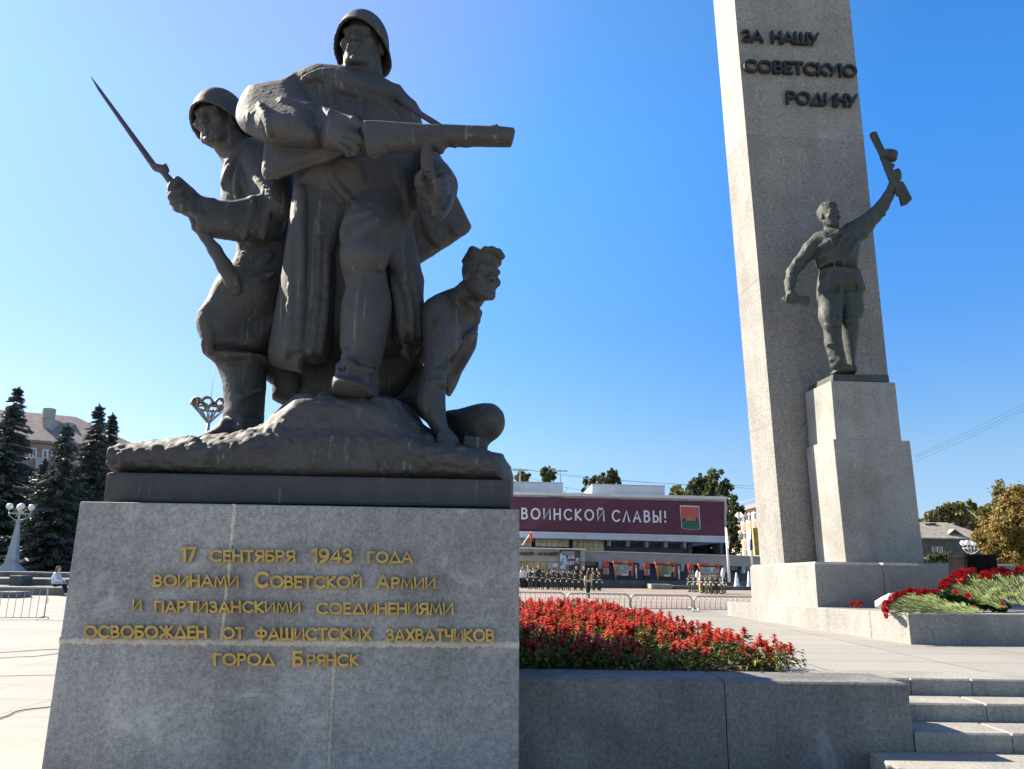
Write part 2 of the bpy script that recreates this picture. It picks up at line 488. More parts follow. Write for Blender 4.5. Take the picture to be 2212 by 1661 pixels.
        for u, v in pts:
            r = ray(u, v)        # ray meets the plane y = cx x + cz z + cc
            t = (cz * EYE + cc) / (r[1] - cx * r[0] - cz * r[2])
            W.append((r[0] * t, EYE + r[2] * t))
        W = np.array(W)
        yy = [cx * a + cz * b + cc for a, b in W]
        TT = max(T, back or 0)
        lo = (W[:, 0].min(), min(yy) - TT, W[:, 1].min()); hi = (W[:, 0].max(), max(yy) + TT, W[:, 1].max())
        sl, (X, Yg, Z) = s.blk(lo, hi, k + 2 * s.h)
        x2, z2 = X[:, 0, :], Z[:, 0, :]
        d2 = np.full(np.broadcast_shapes(x2.shape, z2.shape), 1e9); ins = np.zeros(d2.shape, bool)
        for i in range(len(W)):
            ax, az = W[i - 1]; bx, bz = W[i]
            ex, ez = bx - ax, bz - az; L = max(ex * ex + ez * ez, 1e-12)
            t = np.clip(((x2 - ax) * ex + (z2 - az) * ez) / L, 0, 1)
            d2 = np.minimum(d2, (x2 - ax - t * ex) ** 2 + (z2 - az - t * ez) ** 2)
            if abs(ez) > 1e-9:
                c = ((az > z2) != (bz > z2)) & (x2 < (bx - ax) * (z2 - az) / ez + ax)
                ins ^= c
        d2 = np.sqrt(d2); d2 = np.where(ins, -d2, d2)
        q = ((Rr - np.minimum(-d2, Rr)) / Rr)[:, None, :]
        dy = Yg - (cx * X + cz * Z + cc)
        if fold is not None: dy = dy - fold(X, Z)
        if back: Tg = np.where(dy > 0, back, T)
        else: Tg = T
        f = (np.sqrt(q * q + (dy / Tg) ** 2) - 1) * min(Rr, T)
        s.put(sl, f, k, sub)
    def rough(s, amp, scale, seed=1):
        m = np.abs(s.f) < 4 * s.h + amp
        i = np.argwhere(m)
        x, y, z = s.ax[0][i[:, 0]], s.ax[1][i[:, 1]], s.ax[2][i[:, 2]]
        s.f[tuple(i.T)] += (amp * vnoise(x, y, z, scale, seed)).astype(np.float32)
    def chisel(s, amp, scale, seed=1, up=None):
        """faceted, ridged cutting; up: only where the surface looks upwards"""
        m = np.abs(s.f) < 4 * s.h + amp
        i = np.argwhere(m)
        if up is not None:
            i = i[(i[:, 2] > 3) & (i[:, 2] < s.f.shape[2] - 4)]
            gz = (s.f[i[:, 0], i[:, 1], i[:, 2] + 3] - s.f[i[:, 0], i[:, 1], i[:, 2] - 3]) / (6 * s.h)
            amp = amp * np.clip((gz - up) / .3, 0, 1)
        x, y, z = s.ax[0][i[:, 0]], s.ax[1][i[:, 1]], s.ax[2][i[:, 2]]
        n = 1 - np.abs(vnoise(x, y, z, scale, seed)) * 2 + 0.5 * vnoise(x, y, z, scale * 2.3, seed + 5)
        s.f[tuple(i.T)] += (amp * n).astype(np.float32)
    def mesh(s, name, mat, parent=None, **kw):
        f = s.f
        for i in range(3):                       # closed at the border
            for e in (0, -1):
                sl = [slice(None)] * 3; sl[i] = e; f[tuple(sl)] = np.maximum(f[tuple(sl)], 0.5 * s.h)
        V, Q = surface_nets(f, s.lo, s.h)
        return mesh_obj(name, V, Q, mat, parent, smooth=True, **kw)

def frame(yaw, pitch, roll=0.0):
    """columns: own right-hand side x, back y, up z; yaw turns the face towards +x, pitch raises it"""
    return np.array((Matrix.Rotation(rad(yaw), 3, 'Z') @ Matrix.Rotation(rad(-pitch), 3, 'X') @ Matrix.Rotation(rad(roll), 3, 'Y')))

class Local:
    """Shapes in a body part's own frame (metres on a real person), scaled up."""
    def __init__(s, S, c, Rm, sc): s.S, s.c, s.R, s.k = S, np.asarray(c), Rm, sc
    def w(s, p): return s.c + s.R @ (np.asarray(p, float) * s.k)
    def ell(s, c, r, k=0.012, sub=False): s.S.ell(s.w(c), np.asarray(r) * s.k, s.R, k * s.k, sub)
    def bones(s, n, k=0.01, sub=False): s.S.bones([tuple(s.w(p[:3])) + (p[3] * s.k,) for p in n], k * s.k, sub)
    def box(s, c, h, k=0.01, rnd=0.004, sub=False): s.S.box(s.w(c), np.asarray(h) * s.k, s.R, rnd * s.k, k * s.k, sub)

def head(S, c, Rm, sc, moustache=False, hair=None, ears=True):
    L = Local(S, c, Rm, sc)
    L.ell((0, .012, .035), (.076, .096, .100), .01)
    L.ell((0, -.020, -.020), (.066, .066, .085), .02)
    L.ell((0, -.040, -.062), (.050, .046, .048), .02)
    L.ell((0, -.078, -.100), (.022, .018, .018), .015)
    for q in (-1, 1):
        L.bones([(q * .050, -.005, -.055, .020), (q * .030, -.062, -.092, .018)], .02)
        L.ell((q * .046, -.064, -.018), (.024, .022, .024), .015)
    L.bones([(-.046, -.072, .032, .013), (0, -.084, .029, .012), (.046, -.072, .032, .013)], .018)
    for q in (-1, 1):
        L.ell((q * .031, -.098, .011), (.020, .019, .012), .012, True)
        L.ell((q * .031, -.074, .011), (.014, .013, .012), .003)
        L.bones([(q * .019, -.085, .017, .0035), (q * .031, -.090, .021, .004), (q * .045, -.080, .016, .0035)], .004)
        L.bones([(q * .019, -.084, .003, .003), (q * .031, -.087, .001, .003), (q * .044, -.079, .004, .003)], .004)
    L.bones([(0, -.086, .026, .0085), (0, -.101, -.012, .010), (0, -.108, -.024, .0118)], .008)
    for q in (-1, 1): L.ell((q * .013, -.097, -.027), (.009, .012, .008), .005)
    L.bones([(-.024, -.082, -.058, .004), (0, -.093, -.055, .0065), (.024, -.082, -.058, .004)], .006)
    L.bones([(-.021, -.082, -.069, .004), (0, -.091, -.071, .0075), (.021, -.082, -.069, .004)], .006)
    L.bones([(-.024, -.088, -.063, .0016), (0, -.099, -.0625, .0018), (.024, -.088, -.063, .0016)], .004, True)
    if moustache:
        for q in (-1, 1): L.bones([(q * .003, -.100, -.043, .008), (q * .018, -.095, -.048, .009), (q * .036, -.080, -.060, .005)], .006)
    if ears:
        for q in (-1, 1):
            L.ell((q * .080, .008, -.002), (.010, .020, .032), .006)
            L.ell((q * .089, -.002, .002), (.005, .010, .018), .004, True)
    if hair == 'quiff':
        L.ell((0, .022, .060), (.082, .098, .090), .008)
        for i in range(16):
            a = rad(-75 + i * 10)
            L.bones([(.070 * math.sin(a), -.060 * math.cos(a) - .01, .098, .016), (.058 * math.sin(a), .02, .142, .017), (.05 * math.sin(a), .09, .11, .016)], .006)
        for x, y, z, r in ((.02, -.088, .118, .026), (.045, -.078, .112, .024), (-.01, -.086, .120, .024), (-.035, -.076, .114, .022), (.03, -.100, .104, .018)):
            L.ell((x, y, z), (r, r, r * .8), .008)
    if hair == 'short':
        L.ell((0, .030, .060), (.081, .098, .088), .008)
        for i in range(40):
            a = rad(i * 137.5); q = .95 * math.sqrt((i + .5) / 40)
            yh_ = .012 - .082 * q * math.cos(a)
            if yh_ < -.045 and q < .75 or yh_ < -.062: continue
            L.ell((.068 * q * math.sin(a), yh_, .062 + .078 * math.sqrt(1 - .8 * q * q)), (.016, .020, .014), .006)
    return L

def helmet(name, c, Rm, sc, mat, parent, h=0.012, rim=(-.005, -.055)):
    """Steel helmet: a shell with a flared rim, its edge falling towards the neck."""
    c = np.asarray(c); e = .20 * sc
    S = Sculpt(c - e, c + e, h)
    X, Y, Z = S.ax[0][:, None, None], S.ax[1][None, :, None], S.ax[2][None, None, :]
    p = [X - c[0], Y - c[1], Z - c[2]]
    q = [(Rm[0, i] * p[0] + Rm[1, i] * p[1] + Rm[2, i] * p[2]) / sc for i in range(3)]
    x, y, z = q
    yy = np.clip((y + .12) / .26, 0, 1)
    zr = rim[0] + (rim[1] - rim[0]) * yy ** 0.8 - .012 * (np.abs(x) / .1) ** 2 + 0.045 * (1 - yy) ** 2
    fl = 1 + .17 * np.exp(-np.maximum(z - zr, 0) / .030)
    def shell(r):
        k0 = np.sqrt((x / (r[0] * fl)) ** 2 + ((y - .012) / (r[1] * fl)) ** 2 + (np.maximum(z - .03, 0) / r[2]) ** 2)
        return (k0 - 1) * min(r)
    d = np.maximum(shell((.100, .124, .122)), zr - z)
    d = np.maximum(d, -shell((.090, .114, .112)))
    S.f[:] = d * sc
    return S.mesh(name, mat, parent)
# ------------------------------------------------------------------ the bronze group on the near pedestal
cA = crop(300, 0, 1.2289); cB = crop(300, 900, 1.2289); c2 = crop(1200, 400, 2.076)
c3 = crop(1050, 850, 1.8456); c4 = crop(1550, 950, 1.661); c5 = crop(750, 950, 1.8455); c1 = crop(600, 250, 2.0757)
cH = crop(1250, 50, 2.373)
def T_(c, pts): return [c(x, y) for x, y in pts]
YB = 7.35
BR = M['bronze']
group_base = P(640, 1083, YB)
sculpture = thing('sculpture_group', (group_base[0], YB, group_base[2]), 'huge dark bronze sculpture of three soldiers on a rock, standing on the inscribed granite pedestal', 'sculpture')

def build_group():
    # ---- plate and rock
    a, b = P(220, 1083, 6.42), P(1106.5, 1096, 6.42)
    t0, t1 = P(229, 1019, 6.42), P(1104, 1036, 6.42)
    m = MB(); D = 2.05
    m.hexa([a, b, t1, t0], [(p[0], p[1] + D, p[2]) for p in (a, b, t1, t0)])
    pl = m.build('plate', BR, sculpture)
    bv = pl.modifiers.new('edge', 'BEVEL'); bv.width = 0.025; bv.segments = 2
    lo = P(225, 1050, 6.3); hi = P(1115, 830, 8.6)
    S = Sculpt((lo[0] - .1, 6.3, lo[2] - .1), (hi[0] + .2, 8.5, 3.9), 0.0155)
    rock = T_(cB, [(188, 1205), (193, 1165), (235, 1120), (300, 1095), (430, 1082), (560, 1072), (700, 1057), (800, 1055), (905, 1040), (960, 1008), (1060, 958), (1100, 918), (1150, 862), (1260, 845), (1400, 850), (1500, 860), (1570, 866), (1640, 890), (1690, 945), (1720, 990), (1790, 1040), (1850, 1080), (1950, 1102), (2050, 1130), (2110, 1155), (2140, 1200), (2147, 1247), (2147, 1345), (1200, 1330), (188, 1310)])
    S.form(rock, 7.38, .93, .30, .05, smooth=False)
    low = T_(cB, [(192, 1210), (200, 1160), (300, 1110), (600, 1090), (900, 1075), (1200, 1060), (1600, 1070), (1900, 1110), (2110, 1160), (2147, 1247), (2147, 1345), (190, 1310)])
    S.form(low, 7.42, 1.0, .16, .05, smooth=False)
    S.rough(.014, 1.3, 3); S.chisel(.020, 6.5, 9, .25); S.chisel(.0035, 15, 4)
    S.mesh('rock', BR, sculpture)
    rk = np.array([0])

    # ---- foremost soldier
    lo, hi = (-3.25, 6.15, 3.0), (-.1, 8.45, 7.9)
    S = Sculpt(lo, hi, 0.0125)
    A_ = lambda pts: T_(cA, pts)
    # torso and shoulders
    S.form([(636, 185), (690, 160), (740, 162), (800, 172), (848, 190), (878, 220), (905, 250), (918, 290), (916, 360), (900, 440), (820, 470), (720, 460), (640, 440), (648, 360), (628, 300), (612, 220)], [((760, 180), 7.42), ((760, 440), 7.26)], .46, .42, .028)
    # hips, rear skirt
    S.form([(690, 345), (668, 382), (650, 425), (638, 470), (615, 590), (600, 690), (592, 770), (640, 790), (700, 782), (880, 770), (914, 720), (914, 640), (905, 560), (880, 430), (870, 345)], [((760, 380), 7.35), ((750, 760), 7.6)], .42, .36, .028)
    # left coat panels: a side plane and the front plane with its hard edge
    S.form(T_(c3, [(250, -160), (215, 20), (190, 200), (120, 650), (62, 980), (52, 1100), (100, 1140), (240, 1170), (300, 1150), (330, 900), (330, 400), (330, -150)]), [(c3(90, 900), 7.50), (c3(230, 900), 7.18), (c3(200, 100), 7.22)], .20, .16, .022)
    S.form(T_(c3, [(238, -120), (226, 120), (214, 320), (206, 660), (190, 900), (162, 1085), (235, 1100), (400, 1100), (478, 1078), (500, 1040), (520, 800), (545, 600), (560, 350), (640, 120), (700, -120), (480, -230)]), [(c3(230, 900), 7.06), (c3(480, 900), 7.12), (c3(400, 0), 7.12)], .20, .085, .018, smooth=False)
    # folds running down the coat
    for pts in ([(300, 150), (290, 600), (270, 1000)], [(420, 200), (400, 650), (360, 1030)], [(480, 320), (470, 700), (430, 1030)], [(225, 60), (205, 560), (168, 1070)]):
        S.fold([c3(x, y) for x, y in pts], 4.5, .045, .28)
    # right-hand skirt parts
    S.form(T_(c3, [(900, 0), (1060, 150), (1130, 620), (1190, 930), (1185, 958), (1085, 962), (1020, 990), (960, 950), (950, 650), (930, 480), (880, 300)]), [(c3(900, 300), 7.12), (c3(1180, 900), 7.30)], .20, .14, .022, smooth=False)
    S.form(T_(c3, [(1040, -200), (1165, 380), (1192, 480), (1188, 560), (1174, 690), (1188, 800), (1192, 925), (1130, 920), (1060, 500), (980, 100)]), 7.55, .26, .16, .022)
    S.form(T_(c3, [(1080, 962), (1092, 1105), (1010, 1070), (1002, 1040), (1040, 990)]), 7.25, .10, .07, .014, smooth=False)
    for pts in ([(1040, 120), (1120, 560), (1165, 900)], [(960, 500), (1010, 760), (1030, 960)], [(1000, 260), (1075, 640), (1100, 930)]):
        S.fold([c3(x, y) for x, y in pts], 8, .045)
    # dark hollow behind the leg: rear leg and boot
    S.form(T_(c3, [(240, 1130), (560, 1060), (900, 1050), (1180, 950), (1180, 1150), (1060, 1330), (900, 1420), (320, 1420), (300, 1250)]), 7.85, .25, .2, .022)
    # advanced leg
    S.limb([(835, 440, 7.15, 62), (800, 500, 6.88, 56), (788, 556, 6.72, 50)], .12)
    leg = T_(c3, [(665, 165), (612, 215), (582, 285), (577, 350), (590, 450), (618, 545), (600, 635), (584, 700), (578, 900), (576, 1000), (592, 1060), (563, 1140), (557, 1200), (640, 1240), (790, 1240), (835, 1190), (862, 1150), (893, 1050), (920, 900), (945, 750), (948, 640), (918, 500), (905, 430), (880, 300), (800, 190), (730, 165)])
    S.form(leg, [(c3(740, 250), 6.85), (c3(700, 1200), 6.92)], .30, .33, .04)
    S.form(T_(c3, [(560, 1165), (600, 1160), (690, 1190), (800, 1180), (850, 1200), (858, 1270), (700, 1300), (553, 1290), (552, 1210)]), 6.90, .30, .14, .022)
    S.form(T_(c3, [(552, 1250), (640, 1235), (760, 1250), (830, 1300), (856, 1350), (850, 1400), (700, 1420), (545, 1380)]), 6.82, .46, .16, .018)
    for y0, y1, r in ((1185, 1215, 5), (1225, 1240, 5), (1262, 1290, 6), (1120, 1160, 5)):
        S.limb([c3(556, y0 + 8) + (6.80, r), c3(640, y0) + (6.60, r), c3(760, y1) + (6.60, r), c3(842, y1 + 25) + (6.82, r)], .04)
    for pts in ([(600, 1010), (700, 1110), (850, 1130)], [(590, 1050), (680, 1150), (840, 1170)]):
        S.fold([c3(x, y) for x, y in pts], 5, .045)
    for pts in ([(800, 0), (640, 60), (590, 200)], [(860, 40), (760, 100), (700, 170)], [(1000, 40), (900, 180), (880, 420)]):   # cloth pulled over the thigh
        S.fold([c3(x, y) for x, y in pts], 8, .045)
    # chest creases under the belt
    for pts in ([(350, 480), (480, 560), (520, 700)], [(760, 430), (800, 560), (830, 700)], [(250, 560), (300, 700), (470, 880)], [(840, 560), (880, 800), (890, 1000)]):
        S.fold([c2(x, y) for x, y in pts], 7, .045)
    # belt
    S.limb([c2(130, 470) + (7.0, 9), c2(480, 500) + (6.84, 9), c2(800, 480) + (6.98, 9)], .05)
    # right sleeve, thrown out to the side and across the chest
    sl = A_([(1130, 385), (1040, 425), (960, 440), (870, 460), (822, 508), (797, 580), (815, 628), (870, 660), (935, 688), (1060, 702), (1195, 705), (1228, 640), (1240, 548), (1180, 524), (1160, 450)])
    S.form(sl, [(A_([(1100, 400)])[0], 7.30), (A_([(840, 560)])[0], 7.02), (A_([(1210, 620)])[0], 6.68)], .27, .27, .028)
    for pts in ([(1000, 480), (1090, 515), (1190, 545)], [(900, 500), (950, 580), (955, 670)]):
        S.fold([cA(x, y) for x, y in pts], 5, .045, .28)
    S.limb([cA(1212, 535) + (6.60, 10), cA(1205, 620) + (6.50, 10), cA(1192, 705) + (6.60, 10)], .03)      # cuff
    # right hand on the small of the stock
    S.form(A_([(1215, 545), (1290, 560), (1350, 588), (1395, 640), (1420, 690), (1395, 735), (1345, 745), (1290, 735), (1210, 700)]), [(cA(1215, 620), 6.62), (cA(1400, 690), 6.36)], .17, .15, .022)
    for pts in ([(1330, 600), (1405, 640), (1440, 690), (1425, 735)], [(1320, 640), (1385, 675), (1418, 715), (1400, 752)], [(1310, 680), (1360, 705), (1388, 735), (1370, 760)], [(1295, 710), (1335, 730), (1352, 750), (1335, 764)]):
        S.fold([cA(x, y) for x, y in pts], 7.5, .018, .85)
    S.limb([cA(1290, 570) + (6.42, 9), cA(1370, 590) + (6.30, 8), cA(1425, 625) + (6.28, 6)], .02)          # thumb
    # skirt of the cape hanging beneath the forearm
    S.form(A_([(937, 688), (928, 760), (919, 850), (928, 878), (950, 885), (1000, 872), (1080, 845), (1150, 815), (1240, 787), (1330, 745), (1290, 705), (1100, 690)]), [(cA(940, 800), 7.00), (cA(1300, 740), 6.66)], .10, .07, .014, smooth=False)
    S.limb([cA(x, y) + (yy, 5) for x, y, yy in ((945, 880, 6.95), (1000, 870, 6.90), (1150, 813, 6.78), (1240, 785, 6.70), (1330, 742, 6.62))], .03)
    # left sleeve, bent, the forearm coming forward under the gun
    S.form(T_(c2, [(1080, 380), (1150, 425), (1195, 520), (1275, 615), (1313, 700), (1290, 810), (1240, 915), (1182, 970), (1125, 968), (1030, 900), (985, 820), (1000, 600)]), [(c2(1100, 450), 7.22), (c2(1290, 700), 7.10), (c2(1120, 900), 6.76)], .27, .24, .028)
    S.limb([c2(1240, 770) + (6.82, 8), c2(1225, 870) + (6.76, 8), c2(1175, 950) + (6.62, 8), c2(1120, 950) + (6.56, 8)], .03)   # cuff
    # left hand round the magazine
    S.form(T_(c2, [(955, 700), (985, 650), (1010, 620), (1160, 570), (1200, 620), (1225, 740), (1170, 820), (1060, 838), (985, 790)]), [(c2(1000, 700), 6.55), (c2(1200, 700), 6.58)], .17, .15, .018)
    for pts in ([(1165, 560), (1120, 620), (1085, 640)], [(1190, 620), (1150, 690), (1105, 690)], [(1215, 690), (1175, 750), (1120, 745)], [(1200, 760), (1160, 800), (1110, 795)]):
        S.fold([c2(x, y) for x, y in pts], 10, .018, .85)
    S.limb([c2(985, 690) + (6.46, 11), c2(1010, 620) + (6.36, 9), c2(1030, 580) + (6.32, 7)], .02)
    for q_ in (((1228, 630), (1185, 668), (1118, 672)), ((1236, 690), (1195, 722), (1128, 728)), ((1222, 752), (1190, 776), (1140, 775))):
        S.limb([c2(*q_[0]) + (6.46, 10), c2(*q_[1]) + (6.24, 9.5), c2(*q_[2]) + (6.15, 8)], .018)
    # cape behind the right side
    S.form([(862, 300), (930, 340), (988, 425), (1019, 489), (1013, 500), (984, 519), (946, 543), (908, 568), (896, 600), (870, 450)], [((880, 400), 7.62), ((1010, 490), 7.98)], .09, .05, .022, smooth=False)
    for pts in ([(900, 380), (950, 460), (990, 508)], [(890, 430), (925, 500), (950, 535)]):
        S.fold(pts, 7, .045)
    # hood and collar round the neck
    S.fold([cA(x, y) for x, y, yy, r in ((1130, 392, 7.30, 12), (1225, 368, 7.20, 15), (1310, 388, 7.02, 17), (1400, 425, 6.94, 15), (1490, 452, 6.98, 14), (1570, 470, 7.12, 15), (1600, 480, 7.25, 13))], 18, .03, .72)
    S.limb([cA(x, y) + (yy, r) for x, y, yy, r in ((1240, 352, 7.40, 13), (1330, 365, 7.14, 14), (1420, 398, 7.05, 13), (1500, 410, 7.10, 12), (1580, 448, 7.24, 13), (1650, 525, 7.28, 14), (1690, 560, 7.30, 9))], .04)
    S.fold([cA(x, y) for x, y, yy, r in ((1205, 385, 7.20, 8), (1290, 430, 6.98, 8), (1420, 475, 6.90, 8), (1560, 520, 7.0, 8), (1660, 540, 7.12, 8))], 8, .04, .6)
    for pts in ([(1240, 430), (1260, 500), (1250, 590)], [(1400, 500), (1410, 560), (1420, 590)], [(1520, 520), (1570, 560), (1600, 600)]):
        S.fold([cA(x, y) for x, y in pts], 6, .045)
    # neck and head
    S.limb([(785, 190, 7.28, 42), (786, 158, 7.22, 37), (786, 120, 7.20, 36)], .05)
    hc = P(783, 104, 7.16); hR = frame(-8, -3)
    head(S, hc, hR, 2.62, moustache=True)
    # shoulder sling
    S.rough(.004, 5, 2); S.chisel(.0022, 20, 3)
    body = S.mesh('soldier', BR, sculpture)
    tag(body, 'foremost soldier in a long coat and cape holding a submachine gun')
    helmet('helmet', P(783, 101, 7.16), frame(-6, -2), 2.64, BR, body)
    # gun
    G_ = Sculpt((-1.9, 5.85, 4.2), (.25, 6.75, 6.2), .0115)
    gun = A_([(1405, 612), (1425, 604), (1480, 603), (1720, 621), (1800, 622), (2040, 630), (2070, 624), (2090, 632), (2165, 640), (2158, 675), (2146, 714), (2050, 713), (1960, 711), (1925, 716), (1880, 712), (1870, 718), (1835, 712), (1822, 722), (1812, 745), (1788, 748), (1770, 735), (1700, 738), (1545, 742), (1540, 760), (1490, 772), (1442, 766), (1425, 730), (1415, 680)])
    G_.form(gun, [(cA(1450, 660), 6.30), (cA(2150, 670), 6.22)], .105, .07, .01, smooth=False)
    G_.form(A_([(2066, 612), (2080, 612), (2082, 634), (2064, 634)]), 6.23, .03, .02, .01, smooth=False)
    G_.limb([cA(1480, 612) + (6.22, 4), cA(1720, 628) + (6.18, 4), cA(1810, 630) + (6.18, 4)], .02)
    for x in (1905, 1945, 1985, 2025, 2065, 2105):
        G_.limb([cA(x, 655) + (6.10, 5), cA(x + 12, 690) + (6.10, 5)], .006, sub=True)
    G_.form(A_([(1545, 742), (1700, 738), (1700, 722), (1545, 722)]), 6.27, .08, .05, .02, smooth=False)
    G_.mesh('submachine_gun', BR, body)
    K = Sculpt((-1.1, 5.85, 3.6), (-.1, 6.9, 5.8), .0115)
    K.form(T_(c2, [(1018, 320), (1122, 318), (1112, 420), (1108, 520), (1128, 610), (1160, 680), (1182, 712), (1172, 742), (1120, 700), (1060, 640), (1010, 590), (1000, 500), (1006, 420)]), [(c2(1060, 330), 6.26), (c2(1150, 700), 6.36)], .10, .06, .01)
    for q in (0, 1): K.fold([c2(1032 + 62 * q, 330), c2(1022 + 66 * q, 480), c2(1056 + 56 * q, 610)], 3.5, .015)
    K.mesh('magazine', BR, body)
    m = MB()
    pts = [P(*cA(x, y), yy) for x, y, yy in ((1560, 470, 7.02), (1620, 505, 6.86), (1700, 562, 6.62), (1800, 624, 6.30))]
    m.tube(pts, [.034, .032, .030, .028], 10); m.build('sling', BR, body, smooth=True)

    # ---- soldier behind, with rifle and bayonet
    S = Sculpt((-3.9, 6.6, 2.6), (-1.6, 8.6, 7.0), 0.0125)
    q1 = lambda pts: T_(c1, pts); q5 = lambda pts: T_(c5, pts)
    S.form(q1([(640, 830), (720, 720), (810, 655), (870, 672), (960, 680), (1250, 760), (1300, 1200), (1150, 1500), (780, 1490), (640, 1300), (606, 1160), (618, 1040), (630, 930)]), [(c1(800, 700), 7.98), (c1(800, 1400), 7.82)], .40, .34, .028)
    S.form(q5([(430, -60), (415, 30), (398, 100), (402, 180), (408, 240), (330, 390), (240, 480), (140, 602), (138, 700), (145, 870), (160, 890), (300, 885), (480, 900), (620, 900), (800, 700), (830, 200), (800, -60)]), [(c5(500, 0), 7.85), (c5(170, 650), 7.55), (c5(600, 850), 7.80)], .36, .10, .028, smooth=False)
    S.limb([c5(640, 180) + (7.75, 62), c5(430, 420) + (7.55, 62), c5(230, 640) + (7.42, 42)], .10)           # thigh under the coat
    S.form(q5([(145, 870), (180, 905), (240, 955), (300, 960), (520, 935), (600, 890), (300, 850)]), 7.55, .26, .06, .018)
    S.form(q5([(232, 940), (262, 1060), (274, 1150), (285, 1250), (276, 1340), (330, 1420), (450, 1440), (562, 1460), (552, 1400), (555, 1350), (566, 1150), (576, 1000), (560, 900), (300, 880)]), 7.62, .27, .25, .028)
    S.form(q5([(276, 1335), (240, 1385), (170, 1435), (95, 1475), (82, 1505), (200, 1515), (400, 1500), (565, 1470), (560, 1400), (400, 1340)]), [(c5(110, 1490), 7.30), (c5(500, 1430), 7.62)], .20, .12, .018)
    for y0, y1 in ((1330, 1345), (1370, 1390), (1410, 1425), (1100, 1180)):
        S.limb([c5(290, y0) + (7.50, 4), c5(400, y1) + (7.36, 5), c5(545, y0 + 20) + (7.46, 4)], .05)
    S.form(q5([(570, 900), (575, 1050), (632, 1096), (632, 1200), (700, 1236), (790, 1244), (815, 1330), (880, 1330), (900, 1000), (760, 900)]), 7.95, .22, .16, .022, smooth=False)
    for pts in ([(480, 230), (570, 170), (620, 120)], [(330, 430), (480, 330), (640, 260)], [(150, 610), (165, 740), (160, 850)]):
        S.fold([c5(x, y) for x, y in pts], 5, .045, .42)
    # arm
    S.form(q1([(730, 770), (780, 700), (850, 670), (960, 690), (1160, 800), (1200, 1000), (1180, 1250), (1000, 1300), (870, 1150), (800, 1000), (745, 880)]), [(c1(850, 750), 7.75), (c1(1050, 1250), 7.35)], .24, .22, .028)
    S.form(q1([(412, 1150), (440, 1128), (560, 1142), (600, 1160), (720, 1163), (860, 1130), (1000, 1090), (1120, 1200), (1100, 1400), (960, 1470), (760, 1476), (640, 1462), (430, 1430), (405, 1380), (412, 1260)]), [(c1(430, 1280), 7.02), (c1(1000, 1280), 7.38)], .20, .20, .022)
    for pts in ([(860, 1160), (820, 1290), (780, 1470)], [(1010, 1150), (960, 1300), (940, 1460)]):
        S.fold([c1(x, y) for x, y in pts], 5, .045, .3)
    S.limb([c1(428, 1140) + (6.98, 8), c1(412, 1270) + (6.90, 9), c1(410, 1400) + (6.98, 8)], .03)
    S.form(q1([(160, 1045), (200, 1000), (245, 968), (264, 965), (330, 1018), (395, 1075), (432, 1130), (418, 1330), (320, 1282), (240, 1240), (160, 1160)]), 6.98, .17, .14, .018)
    for pts in ([(255, 975), (205, 1010), (165, 1060)], [(280, 1060), (210, 1090), (165, 1120)], [(290, 1130), (225, 1150), (175, 1170)], [(310, 1200), (250, 1215), (200, 1205)]):
        S.fold([c1(x, y) for x, y in pts], 9, .018, .85)
    # tunic front, collar
    for pts in ([(645, 840), (700, 800), (790, 690)], [(640, 850), (630, 950), (615, 1030)], [(750, 880), (790, 1000), (850, 1130)], [(680, 850), (650, 930), (640, 980)], [(725, 900), (725, 1030), (740, 1150)]):
        S.fold([c1(x, y) for x, y in pts], 6, .05)
    S.limb([c1(730, 800) + (7.85, 34), c1(640, 640) + (7.74, 33), c1(620, 560) + (7.72, 32)], .05)
    hc2 = P(*c1(560, 500), 7.66); hR2 = frame(-16, -13, -5)
    head(S, hc2, hR2, 2.5)
    S.rough(.004, 5, 5); S.chisel(.0022, 20, 6)
    body2 = S.mesh('soldier', BR, sculpture)
    tag(body2, 'helmeted soldier behind, gripping a rifle with fixed bayonet')
    helmet('helmet', hc2 + np.array([0.02, .02, 0]), frame(-16, -10, -5), 2.68, BR, body2)
    S = Sculpt((-3.9, 6.6, 3.6), (-2.3, 7.9, 6.4), .0125)
    S.limb([(412, 460, 6.95, 8), (424, 490, 6.99, 9), (444, 512, 7.02, 11), (464, 540, 7.06, 14), (485, 575, 7.12, 16), (502, 608, 7.18, 16), (511, 626, 7.22, 13)], .03)
    S.limb([(352, 372, 6.86, 6), (375, 398, 6.88, 9), (396, 430, 6.92, 9), (412, 460, 6.95, 8)], .02)
    S.limb([(338, 362, 6.86, 9), (353, 366, 6.86, 10)], .02)
    S.limb([(357, 356, 6.86, 4), (360, 368, 6.86, 6)], .01)
    rifle = S.mesh('rifle', BR, body2)
    m = MB()
    m.tube([P(197, 166, 6.82), P(215, 194, 6.825), P(335, 362, 6.86)], [.004, .017, .033], 8)
    m.build('bayonet', BR, rifle)

    # ---- crouching partisan
    S = Sculpt((-1.5, 6.5, 2.5), (.2, 8.5, 5.3), 0.012)
    q4 = lambda pts: T_(c4, pts)
    S.form(q4([(200, 520), (240, 450), (290, 410), (340, 385), (440, 365), (505, 382), (580, 440), (608, 505), (603, 560), (586, 620), (594, 690), (578, 745), (500, 880), (442, 1008), (392, 1047), (330, 900), (250, 740)]), [(c4(440, 420), 7.55), (c4(420, 950), 7.75)], .36, .34, .028)
    S.form(q4([(232, 480), (300, 405), (400, 400), (470, 470), (485, 600), (445, 750), (403, 820), (392, 950), (386, 1050), (389, 1150), (402, 1258), (445, 1305), (456, 1372), (385, 1372), (300, 1285), (215, 1160), (190, 1080), (238, 920), (236, 700)]), [(c4(380, 480), 7.30), (c4(330, 800), 7.12), (c4(420, 1340), 6.95)], .26, .24, .028)
